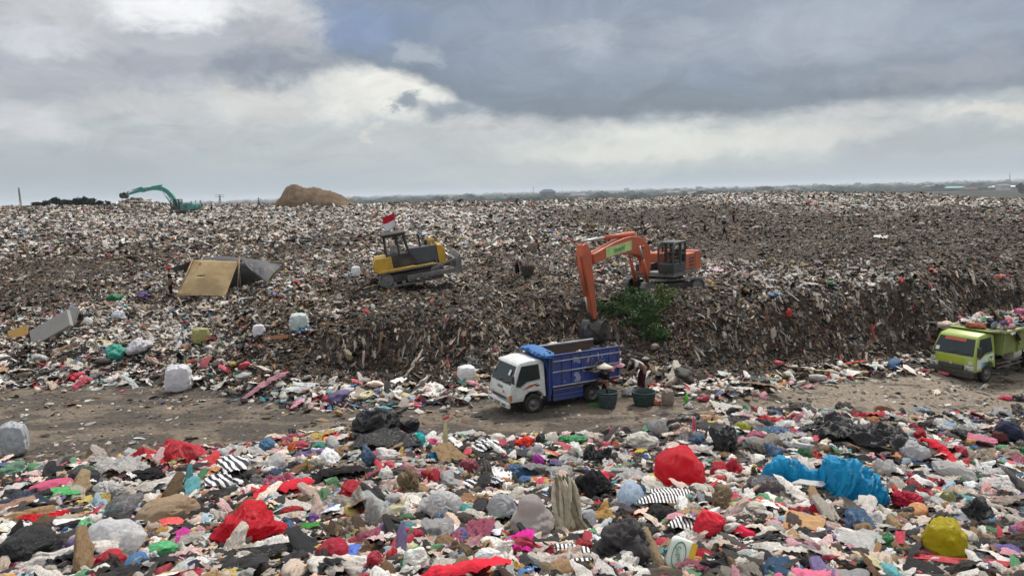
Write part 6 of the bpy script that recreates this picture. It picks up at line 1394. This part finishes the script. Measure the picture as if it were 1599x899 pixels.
hsheet(1040, 787, 96, 30, WHT, 'narrow striped shirt under the biggest red ball', SB, 'shirt', 'garment', .15, rot=-12, stand=.5); hbag(1030, 806, 62, 36, (.022, .02, .02), 'twisted black jersey below the striped shirt', m=FB, cr=.45, tilt=20, name='garment', cat='garment'); hsheet(1068, 830, 56, 26, WHT, 'broad striped sock like cloth below the twisted black jersey', SB, 'cloth', 'cloth', .15, rot=-15, stand=.5)
hsheet(1345, 692, 150, 54, (.020, .020, .022), 'wide black sheet draped behind the cyan film', fold=.35, rot=-12, stand=.5, n=64); hbag(1290, 678, 54, 26, (.05, .05, .055), 'charcoal bag at the crest above the cyan film', cr=.25)
hbag(1425, 707, 54, 44, (.64, .63, .65), 'white plastic bag with black folds on the right', m=TH, cr=.35); hbag(1490, 738, 74, 34, (.62, .60, .58), 'long white bag right of the wide black sheet', m=TH, cr=.25, tilt=-12); hbag(1470, 752, 46, 18, (.58, .56, .54), 'white shoe sole shaped foam under the long white bag', cr=.06, tilt=-14, name='foam', cat='foam')
hbag(1384, 847, 30, 36, (.02, .20, .06), 'dark green bag left of the big mustard yellow one', cr=.25); hsheet(1404, 860, 16, 34, (.65, .04, .08), 'red flip-flop standing beside the dark green bag', fold=.04, ragged=.1, stand=1.2, name='sandal', cat='sandal'); hbag(1415, 782, 54, 34, (.36, .02, .045), 'knotted dark red net below the cyan sheet', m=FB, cr=.7, fr=3.4, name='net', cat='net')
hsheet(1345, 857, 92, 40, (.58, .56, .54), 'flat creased white sheet left of the dark green bag', fold=.12, stand=.4, rot=-15); hsheet(1265, 762, 56, 16, (.68, .68, .68), 'flat white card under the cyan tail', fold=.03, rot=-18, ragged=.12, name='card', cat='card')
hsheet(1525, 692, 70, 16, (.60, .14, .24), 'pink sheet folded along the right crest', fold=.2, rot=-15); hbag(1502, 705, 22, 20, (.55, .06, .12), 'crimson pink bag under the pink sheet', cr=.3); hbag(1575, 676, 46, 40, (.025, .03, .06), 'navy sack at the right edge behind the mound', m=FB, cr=.2, name='sack', cat='sack'); hbag(1562, 684, 26, 24, (.10, .03, .03), 'maroon sack left of the navy one', m=FB, cr=.2, name='sack', cat='sack')
hbag(1548, 658, 22, 12, (.45, .55, .48), 'pale mint bag at the crest near the right edge', m=TH); hbag(1572, 622, 26, 10, (.48, .06, .10), 'dark pink rag on the track near the right edge', ymin=14, m=FB, name='rag', cat='rag'); hbag(1592, 622, 24, 14, (.02, .02, .022), 'black bag on the track at the right edge', ymin=14)
hbag(1578, 862, 60, 24, (.25, .20, .55), 'lilac film at the lower right', m=TH, cr=.4); hbag(1590, 835, 30, 40, (.62, .20, .32), 'rose pink clear cup at the right edge', m=TH, name='cup', cat='cup'); hsheet(1500, 892, 190, 22, (.60, .04, .06), 'red sheet along the bottom right edge', fold=.2); hbag(1520, 880, 50, 12, (.45, .35, .15), 'straw coloured strip of film beside the red bottom sheet', m=TH)
hbag(1530, 800, 56, 60, (.03, .03, .033), 'black bag with torn mouth right of the yellow bag', cr=.4); hsheet(1560, 770, 80, 40, (.56, .54, .52), 'white broad film near the right edge', fold=.25, stand=.5, rot=-25); hbag(1480, 780, 26, 34, (.26, .27, .10), 'olive round fruit like bag above the mustard yellow one', cr=.1)
hbag(1160, 668, 28, 20, (.42, .44, .05), 'yellow green film at the right crest', m=TH, cr=.4); hbag(1083, 668, 8, 40, (.60, .10, .16), 'narrow pink strap hanging from the right crest', m=FB, name='strap', cat='strap'); hbag(1135, 690, 60, 60, (.022, .022, .024), 'torn black bag behind the biggest red ball', cr=.5); hbag(1000, 690, 60, 36, (.48, .46, .40), 'cream sponge like foam pieces left of the red ball crest', m=FB, cr=.3, name='foam', cat='foam')
hbag(1010, 716, 14, 20, (.70, .20, .03), 'orange wrapper left of the biggest red ball', m=PR, name='wrapper', cat='wrapper'); hsheet(1002, 712, 22, 12, (.70, .50, .02), 'yellow wrapper by the orange one', name='wrapper', cat='wrapper'); hbag(1030, 668, 46, 34, (.26, .27, .28), 'grey transparent sheet on the crest behind the red ball', m=CL, cr=.4)
hsheet(1255, 828, 66, 40, (.42, .25, .12), 'flattened brown cardboard box with a pale label', FB, 'cardboard_box', 'cardboard', .10, 1.4, -8, ragged=.12, stand=.8); hbag(1195, 760, 66, 40, (.10, .10, .115), 'smoky grey bag right of the biggest red ball', m=CL, cr=.25); hbag(1125, 780, 40, 60, (.22, .16, .10), 'brown paper loop torn open below the red ball', m=FB, cr=.6, name='paper', cat='paper')
hsheet(1205, 800, 52, 26, (.40, .03, .05), 'red patterned wrapper heap left of the cardboard', PR, 'wrapper', 'wrapper', .25); hbag(1180, 795, 38, 26, (.50, .46, .40), 'cream torn pouch left of the red patterned heap', m=FB, cr=.2, name='pouch', cat='pouch'); hbag(1140, 848, 46, 30, (.52, .45, .36), 'beige wrapped packet below the red cloth bundle', m=FB, cr=.1, tilt=-12, name='packet', cat='packet')
hbag(1165, 872, 46, 34, (.50, .55, .50), 'pale mint broken tray at the bottom', cr=.1, name='tray', cat='tray'); hbag(1290, 868, 24, 20, (.66, .64, .62), 'small white crumpled paper ball under the cardboard', cr=.3, name='paper', cat='paper'); hbag(1300, 885, 20, 10, (.72, .05, .08), 'red bottle cap like ball at the bottom', cr=.05, name='ball', cat='ball')
hbag(1440, 640, 30, 10, (.30, .42, .50), 'pale blue film behind the wide black sheet', m=TH)
# rice-style printed bag with the oval mark
b = hit(1062, 885, 3.2); wm = 46 * b.y / F_PX; hm = 62 * b.y / F_PX
o = empty('printed_sack', P(1062, 868, b.y - .1), 0, 'white printed sack with green oval lettering and a yellow band', 'sack', rot=(R(-28), R(18), R(-12)))
v, f = bag_v(4, 777, 1, .06, 1.2, (), .05); sg_ = np.sign(v); v = sg_ * np.abs(v) ** .45; v = v * np.array([wm * .50, .05, hm * .50]); sm = put('bag_body', mesh_np('bag_body', v, f), flat('printed_sack_white', (.66, .68, .62), .45, .06, 6, .3, .01), o)
yb = MB().box(wm*.24, wm*.44, -.062, -.058, -hm*.42, hm*.42).build('yellow_band', flat('sack_yellow', (.62, .42, .02), .45, .1, 6, 0), o)
gm = flat('sack_green', (.03, .22, .05), .5, .1, 6, 0); mb = MB()
ring = [(math.cos(a), math.sin(a)) for a in np.linspace(0, 2 * math.pi, 33)[:-1]]
vs = [(-wm*.10 + x*wm*.24*q, -.066, z*hm*.36*q) for q in (1, .88) for x, z in ring]; mb.add(vs, [(i, (i+1) % 32, 32 + (i+1) % 32, 32 + i) for i in range(32)]); mb.build('oval_mark', gm, o)
t_ = text('Super', hm * .20, o, gm, (-wm*.10, -.068, 0), (R(90), R(68), 0), ext=.001)
HERO.append((1062, 868, 50, 60, 'printed sack', 'sack'))
# pale wooden stake with a red tip on the crest
b = hit(695, 700, 3.5); top = P(696, 652, b.y); st_ = empty('stake', b, 0, 'thin pale yellow stake with a red tip rising from the crest', 'stake')
d = top - b; mb = MB(); mb.tube([(0, 0, -.1), (d.x * .4, 0, d.z * .45), (d.x, 0, d.z)], [.035, .04, .015], 6); mb.build('shaft', flat('pale_bamboo', (.55, .50, .26), .7, .15, 8, .2), st_)
mb = MB(); mb.tube([(d.x - .05, 0, d.z - .02), (d.x + .05, 0, d.z + .02)], [.02, .025], 6); mb.build('tip', flat('red_tip', (.45, .04, .05), .6, .1, 8, 0), st_)

# ------------------------------------------------------------------ countable smaller refuse of the near mound
PB = [];
for i in range(7): v, f = bag_v(4, 800 + i, .8, .62, 2.2 + .3 * (i % 3), tuple((rng.normal(), rng.normal(), rng.uniform(-.3, .8), rng.uniform(.3, .8)) for _ in range(4)), .3); PB.append(mesh_np('plastic_bag', v * .5, f))
PS = []
for i in range(7): v, f = sheet_v(34, 820 + i, .52, 2.3, rng.uniform(.8, 1.9), .35, .3); PS.append(mesh_np('film_scrap', v * .5, f))
PG = []
for i in range(6): v, f = sheet_v(34, 840 + i, .55, 1.7, rng.uniform(.9, 2.2), .3, .35); PG.append(mesh_np('rag', v * .5, f))
PW = []
for i in range(4): v, f = sheet_v(16, 860 + i, .08, 1.3, 1.4, .06, .25); v[:, 2] += .1; PW.append(mesh_np('wrapper', v * .4, f))
def lathe_me(nm, prof_, n=20): b_ = MB().lathe(prof_, (0, 0, 0), 'x', n); return mesh_np(nm, b_.v, b_.f)
BT = [lathe_me('bottle', [(.001, .5), (.06, .5), (.06, .40), (.07, .38), (.15, .22), (.16, .1), (.15, .05), (.16, 0), (.16, -.42), (.12, -.48), (.001, -.47)])]
CU = [lathe_me('cup', [(.26, .28), (.28, .29), (.25, .25), (.17, -.28), (.001, -.28)])]
for L_ in (PB, PS, PG, PW, BT, CU):
    for me in L_: me.materials.append(M['plastic'])
CN = {'white': (.74, .73, .72), 'grey': (.34, .33, .33), 'black': (.015, .015, .017), 'beige': (.48, .38, .27), 'red': (.62, .02, .04), 'pink': (.66, .16, .26), 'blue': (.10, .22, .40), 'green': (.07, .27, .12), 'yellow': (.55, .42, .10), 'teal': (.08, .28, .27), 'maroon': (.22, .02, .035), 'brown': (.14, .095, .06), 'orange': (.65, .18, .03), 'purple': (.22, .06, .30), 'cream': (.56, .50, .42)}
KINDS_ = [('plastic_bag', PB, 'bag', [(M['plastic'], .7), (M['plastic_clear'], .3)], .20, 'crumpled', ['white', 'white', 'white', 'white', 'black', 'red', 'pink', 'cream', 'green', 'blue', 'white', 'white', 'black', 'cream', 'red', 'white', 'pink']),
          ('film_scrap', PS, 'film', [(M['plastic'], .6), (M['plastic_thin'], .4)], .25, 'creased', ['white', 'white', 'cream', 'white', 'grey', 'pink', 'black', 'beige', 'blue', 'red']),
          ('rag', PG, 'rag', [(M['fabric'], .85), (M['fabric'], .15)], .27, 'rumpled', ['beige', 'grey', 'black', 'maroon', 'cream', 'red', 'black', 'white', 'white', 'pink', 'black', 'cream']),
          ('wrapper', PW, 'wrapper', [(PR, 1.0)], .19, 'printed', ['white', 'red', 'yellow', 'orange', 'green', 'blue', 'purple', 'pink', 'white']),
          ('bottle', BT, 'bottle', [(M['plastic_clear'], 1.0)], .20, 'empty', ['white', 'blue', 'green']), ('cup', CU, 'cup', [(M['plastic'], 1.0)], .13, 'thrown away', ['white', 'white', 'cream'])]
BIG = [h_ for h_ in HERO if len(h_) > 4 and h_[1] > 640]
def project(p):
    q = p - CAM; z = q.dot(FWD); return CX + F_PX * q.dot(RGT) / z, CY - F_PX * q.dot(UPV) / z
placed = []; made = 0; tries = 0; seen_labels = {}
DIRS = lambda dx_, dy_: ('right of' if dx_ > 0 else 'left of') if abs(dx_) > abs(dy_) else ('below' if dy_ > 0 else 'above')
while made < 330 and tries < 16000:
    tries += 1
    t = rng.uniform(-.74, .74); Y = math.exp(rng.uniform(math.log(4.6), math.log(13.5))); X = t * Y * 1.0
    if roadness(np.array([X]), np.array([Y]))[0] > .3: continue
    z = h1(X, Y); px, py = project(Vector((X, Y, z)))
    if not (-20 < px < 1620 and 640 < py < 915): continue
    kd = KINDS_[rng.choice(6, p=[.20, .40, .20, .13, .04, .03])]; size = kd[4] * math.exp(rng.normal(0, .30)); spx = size * F_PX / Y
    if any(abs(px - a) < w_ * (.56 if w_ > 44 else .42) + spx * .22 and -h_ * .45 < (py - b_) < h_ * (.62 if w_ > 44 else .45) + spx * .35 for a, b_, w_, h_, *_ in BIG) or any(math.hypot(px - a, (py - b_) * 1.5) < r_ * .36 + spx * .22 for a, b_, r_ in placed): continue
    cn = kd[6][rng.integers(len(kd[6]))]; cc = np.array(CN[cn]) * rng.uniform(.75, 1.15); m = kd[3][0][0] if rng.random() < kd[3][0][1] else kd[3][1][0]
    if kd[0] == 'rag' and cn in ('black', 'grey') and rng.random() < .3: m = ZB if rng.random() < .5 else SB; cn = 'striped'
    o = bpy.data.objects.new(kd[0], kd[1][rng.integers(len(kd[1]))]); COL.objects.link(o)
    o.material_slots[0].link = 'OBJECT'; o.material_slots[0].material = m; o.color = (*np.clip(cc, 0, .82), 1)
    gy = (h1(X, Y + .3) - h1(X, Y - .3)) / .6
    o.location = (X, Y, z + size * (.14 if kd[0] in ('plastic_bag', 'bottle', 'cup') else .10)); o.rotation_euler = (math.atan(gy) + rng.normal(0, .25), rng.normal(0, .25), rng.uniform(0, 6.28)); s_ = size * np.exp(rng.normal(0, .12, 3)); o.scale = s_ * (1.15 if kd[0] != 'cup' else 1)
    near = min(BIG, key=lambda h_: math.hypot(h_[0] - px, (h_[1] - py) * 1.6)); words_ = near[4].split()
    lm = ' '.join(words_[:7])
    for stop in (' of', ' the', ' a', ' and', ' in', ' with', ' on', ' like', ' right', ' left', ' at', ' at the', ' by', ' below', ' under', ' above', ' beside', ' beside the', ' under the', ' by the', ' of the', ' spread'):
        if lm.endswith(stop): lm = lm[:-len(stop)]
    for stop in (' of', ' right', ' left', ' the', ' at', ' on', ' in', ' behind', ' hanging', ' leaning', ' lying', ' tucked'):
        if lm.endswith(stop): lm = lm[:-len(stop)]
    sw = 'small' if size < kd[4] else 'larger'
    lb = f"{sw} {cn} {kd[0].replace('_', ' ')} {DIRS(px - near[0], (py - near[1]) * 1.6)} the {lm}"
    seen_labels.setdefault(lb, []).append(o); prop(o, lb, kd[2], f"{cn} {kd[0].replace('_', ' ')}s strewn on the near mound"); placed.append((px, py, spx)); made += 1
for lb, L_ in seen_labels.items():
    if len(L_) == 2:
        a, b_ = sorted(L_, key=lambda q: project(q.location)[0]); a['label'] = lb + ', leftmost'; b_['label'] = lb + ', rightmost'
    elif len(L_) > 2:
        for o in L_: o['group'] = lb
print('small pieces', made, 'tries', tries)
scatter_area('litter', 60000, 2.6, 17.5, .060, tmax=1.25, acc=.20, wadd=.70, badd=-.35, pw=[0]*5 + [.5]*6 + [2]*4 + [1.5,2,2] + [1]*6 + [9]*8 + [5]*4 + [5]*3, br=1.1, clear=True, label='small scraps filling the gaps of the near mound')

# ------------------------------------------------------------------ trees, town and masts far off
def tree(px, py_top, Y, w, h, label, group, seed, base=None, n=2600, m=None, name='tree', trunk=.35):
    """crown of leaf clusters over a forked trunk"""
    rg = np.random.default_rng(seed); q = P(px, py_top, Y); zt = q.z; zb2 = zt - h; root = empty(name, (q.x, Y, zb2), 0, label, 'tree', group)
    mb = MB(); mb.tube([(0, 0, 0), (.1, 0, h*.35), (0, 0, h*.6)], [h*.035, h*.025, h*.012], 7); [mb.tube([(0.05, 0, h*.3), (a * .5, b_ * .5, h*.5), (a, b_, h*.7)], [h*.018, h*.012, h*.005], 5) for a, b_ in rg.uniform(-w*.3, w*.3, (5, 2))]; mb.build('trunk', M['wood'], root)
    cl = rg.normal(0, .42, (26, 3)); cl /= np.maximum(1, np.linalg.norm(cl, axis=1) / .85)[:, None]; ci = rg.integers(0, 26, n); r_ = rg.normal(0, 1, (n, 3)); r_ /= np.linalg.norm(r_, axis=1)[:, None]
    pos = (cl[ci] + r_ * rg.uniform(.12, .26, (n, 1))) * np.array([w/2, w/2, h*(1-trunk)/2]); pos[:, 2] += h*(1+trunk)/2 - h*.04
    s_ = w * .035; V = np.repeat(pos, 4, 0) + rg.normal(0, s_, (n*4, 3)); put('crown', mesh_np('crown', V, np.arange(n*4).reshape(-1, 4), False), m or M['leafdark'], root); return root
for i, (px, pt, Y, w, h) in enumerate([(66, 313, 230, 9, 8), (86, 309, 235, 10, 9), (106, 308, 240, 10, 9), (124, 307, 236, 9, 9), (142, 308, 242, 9, 9), (158, 311, 238, 7, 8)]):
    tree(px, pt, Y, w, h, ['lowest round tree at the left end of the skyline row', 'second tree of the skyline row, broad and dark', 'third tree of the skyline row from the left', 'tallest tree in the middle of the skyline row', 'fifth skyline tree, close to the refuse pile', 'last skyline tree, half behind the refuse pile'][i], 'trees on the left skyline', 900 + i)
tree(1600, 285, 1300, 30, 28, 'tall dark tree at the right picture edge on the horizon', None, 920, trunk=.2)
for i, (px, pt, Y, w) in enumerate([(1085, 305, 900, 16), (1100, 307, 920, 12), (735, 303, 2400, 38), (1365, 283+8, 2300, 40), (1530, 285, 2600, 60), (870, 304, 1900, 30), (1465, 288, 2100, 40), (945, 300, 2500, 40)]):
    tree(px, pt, Y, w, P(px, pt, Y).z - PL, f"distant tree crown {['beside the small pale house', 'right of the one by the small house', 'left of the dark hall', 'on the horizon above the long slope', 'behind the white warehouse', 'in front of the dark hall', 'left of the turquoise roof', 'right of the dark hall'][i]}", 'single trees on the plain', 930 + i, n=900, trunk=.15)
hz_w = [flat('house_wall_%d' % i, cc, .9, .1, .1, 0) for i, cc in enumerate([(.34, .32, .30), (.20, .185, .175), (.50, .48, .46)])]; hz_r = [flat('house_roof_%d' % i, cc, .9, .2, .1, 0) for i, cc in enumerate([(.13, .065, .045), (.08, .065, .06), (.20, .19, .19), (.06, .08, .11)])]
def house(x, y, w, d, h, rh, wm_, rm_, label, rz=0, group=None, name='house', cat='house', flat_=False, z=PL):
    root = empty(name, (x, y, z), rz, label, cat, group)
    wl = MB().box(-w/2, w/2, -d/2, d/2, 0, h).build('wall', wm_, root); e = .08 * w
    mb = MB(); mb.add([(-w/2-e, -d/2-e, h), (w/2+e, -d/2-e, h), (w/2+e, d/2+e, h), (-w/2-e, d/2+e, h), (-w/2*(.5 if not flat_ else 1), 0, h+rh), (w/2*(.5 if not flat_ else 1), 0, h+rh)], [(0,1,5,4),(1,2,5),(2,3,4,5),(3,0,4),(3,2,1,0)]); mb.build('roof', rm_, root)
    mb = MB(); k = max(2, int(w / 4))
    for i in range(k): xc = -w/2 + w * (i + .5) / k; mb.box(xc - w/k*.2, xc + w/k*.2, -d/2 - .08, -d/2 - .01, h*.35, h*.7)
    mb.build('window', M['glass'], root); return root
H0 = [house(0, 0, 12, 9, 4.5, 3, hz_w[i % 3], hz_r[i % 4], 'x') for i in range(4)] + [house(0, 0, 26, 14, 9, 3, hz_w[2], hz_r[2], 'x'), house(0, 0, 16, 12, 14, 2, hz_w[0], hz_r[1], 'x')]
used = set(); hn = 0; rg = np.random.default_rng(77)
for i in range(300):
    ty = rg.choice(6, p=[.22, .2, .2, .18, .13, .07]); Y = math.exp(rg.uniform(math.log(1300), math.log(8000))); t = rg.uniform(-.15, .76) if rg.random() < .85 else rg.uniform(-.6, .0)
    if .50 < t < .76 and Y < 2050: continue
    src = H0[ty]
    if ty in used:
        o = src.copy(); COL.objects.link(o)
        for ch in src.children: c2 = ch.copy(); COL.objects.link(c2); c2.parent = o
    else: o = src; used.add(ty)
    s_ = rg.uniform(.8, 1.5) * (1 + Y / 6000); o.location = (t * Y, Y, PL - .2); o.rotation_euler = (0, 0, rg.uniform(-.6, .6)); o.scale = (s_, s_, s_)
    kind_ = ['brick roofed house', 'dark roofed house', 'grey roofed house', 'slate roofed house', 'long pale building', 'taller block'][ty]; o['category'] = 'house' if ty < 4 else 'building'
    px, _ = project(Vector((t * Y, Y, PL + 5))); seg = 'left of the soil heap' if px < 430 else 'between the soil heap and the dark hall' if px < 850 else 'between the dark hall and the small pale house' if px < 1058 else 'above the orange excavator skyline' if px < 1200 else 'over the brown plateau' if px < 1420 else 'around the turquoise roof'
    dist = 'nearer' if Y < 2200 else 'hazy' if Y < 3600 else 'faint'
    o['label'] = f'{dist} {kind_} {seg}'; o['group'] = o['label'] + ' group'; hn += 1
for src_i, src in enumerate(H0):
    if src_i not in used:
        for ch in list(src.children): bpy.data.objects.remove(ch)
        bpy.data.objects.remove(src)
def at_house(px, Y, w, d, h, rh, wm_, rm_, label, **k): q = P(px, 300, Y); return house(q.x, Y, w, d, h, rh, wm_, rm_, label, **k)
WHR = flat('white_roof', (.72, .72, .72), .7, .05, .1, 0)
at_house(895, 1500, 66, 20, 6, 1.5, hz_w[2], WHR, 'long white roofed shed peeping over the skyline right of the dark hall', name='warehouse', cat='warehouse', flat_=True)
at_house(855, 2500, 50, 40, 28, 9, flat('hall_wall', (.05, .06, .07), .9, .1, .1, 0), hz_r[3], 'big dark hall with hipped roof on the horizon above the truck', name='hall', cat='building')
at_house(1058, 430, 5.6, 5, 13.2, 2.2, hz_w[2], hz_r[0], 'small pale house with brown roof just behind the skyline', name='house', cat='house')
at_house(1552, 2150, 150, 40, 8, 3, hz_w[2], WHR, 'very long white roofed warehouse near the right horizon', name='warehouse', cat='warehouse', flat_=True)
at_house(1490, 2100, 70, 40, 9, 4, hz_w[1], flat('turquoise_roof', (.05, .28, .32), .7, .1, .1, 0), 'turquoise roofed warehouse left of the long white one', name='warehouse', cat='warehouse', flat_=True)
at_house(1512, 1900, 34, 24, 7, 4, hz_w[1], hz_r[0], 'reddish roofed warehouse in front of the turquoise one', name='warehouse', cat='warehouse', flat_=True)
at_house(1215, 3200, 90, 40, 16, 8, hz_w[1], hz_r[3], 'wide dark blue roofed hall on the horizon right of centre', name='hall', cat='building')
def mast(px, pt, pb, Y, w, label, arms=0, name='mast', lean=0):
    b_ = P(px, pb, Y); t_ = P(px + lean, pt, Y); zb3 = PL if Y > 300 else h1(b_.x, Y); root = empty(name, (b_.x, Y, zb3), 0, label, name.replace('_', ' ')); hh = t_.z - zb3; dxm = t_.x - b_.x
    mb = MB()
    for sx in (-1, 1):
        for sy in (-1, 1): mb.bar((sx*w, sy*w, 0), (dxm + sx*w*.2, sy*w*.2, hh), w*.22)
    for k in range(12): f0, f1 = k/12, (k+1)/12; s0, s1_ = 1-.8*f0, 1-.8*f1; sgn = 1 if k % 2 else -1; mb.bar((dxm*f0 + sgn*w*s0, -w*s0, hh*f0), (dxm*f1 - sgn*w*s1_, -w*s1_, hh*f1), w*.14)
    mb.build('lattice', M['steel'], root)
    if arms: mb = MB(); [mb.bar((dxm-arms*w*3, 0, hh*z_), (dxm+arms*w*3, 0, hh*z_), w*.3) for z_ in (.98, .88)]; mb.build('cross_arm', M['steel'], root)
mast(34, 293, 326, 480, .9, 'thin leaning lattice mast at the far left skyline', name='radio_mast', lean=-5)
mast(343, 304, 318, 1500, 3.0, 'electricity pylon with cross arms on the horizon left of the soil heap', 1, 'electricity_pylon')
mast(833, 291, 305, 2300, 2.4, 'slender mast left of the dark hall', name='radio_mast')
mast(1577, 270, 285, 2600, 2.0, 'thin mast on the horizon near the right edge', name='radio_mast')
# woods and gardens of the plain, one mass
rg = np.random.default_rng(99); n = 6500; Y = np.exp(rg.uniform(np.log(950), np.log(14000), n)); t = np.where(rg.random(n) < .8, rg.uniform(-.3, .8, n), rg.uniform(-.7, 0, n)); k = ~((t > .5) & (Y < 2050)); Y, t = Y[k], t[k]; n = len(Y)
v, f = ICO[1]; s_ = rg.uniform(5, 16, n) * (1 + Y / 4500); V = v[None] * s_[:, None, None] * np.stack([rg.uniform(1, 2.6, n), np.ones(n), rg.uniform(.5, .9, n)], -1)[:, None, :] * rg.uniform(.75, 1.25, (n, len(v), 1)); V += np.stack([t * Y, Y, np.full(n, PL + 1)], -1)[:, None, :]
F_ = f[None] + (np.arange(n) * len(v))[:, None, None]; put('woodland', mesh_np('woodland', V.reshape(-1, 3), F_.reshape(-1, 3), False), M['leafdark'], label='dark tree belts spread over the hazy plain', kind='stuff')

# ------------------------------------------------------------------ haze
hzm = bpy.data.materials.new('haze'); hzm.use_nodes = True; ht = hzm.node_tree; ht.nodes.clear(); vo = ht.nodes.new('ShaderNodeVolumePrincipled'); mo = ht.nodes.new('ShaderNodeOutputMaterial'); ht.links.new(vo.outputs[0], mo.inputs['Volume'])
vo.inputs['Density'].default_value = HAZE = 0.00011; vo.inputs['Color'].default_value = (.86, .93, 1.0, 1)
MB().box(-16500, 16500, -16500, 16500, PL - 1, 75).build('haze', hzm, kind='stuff')
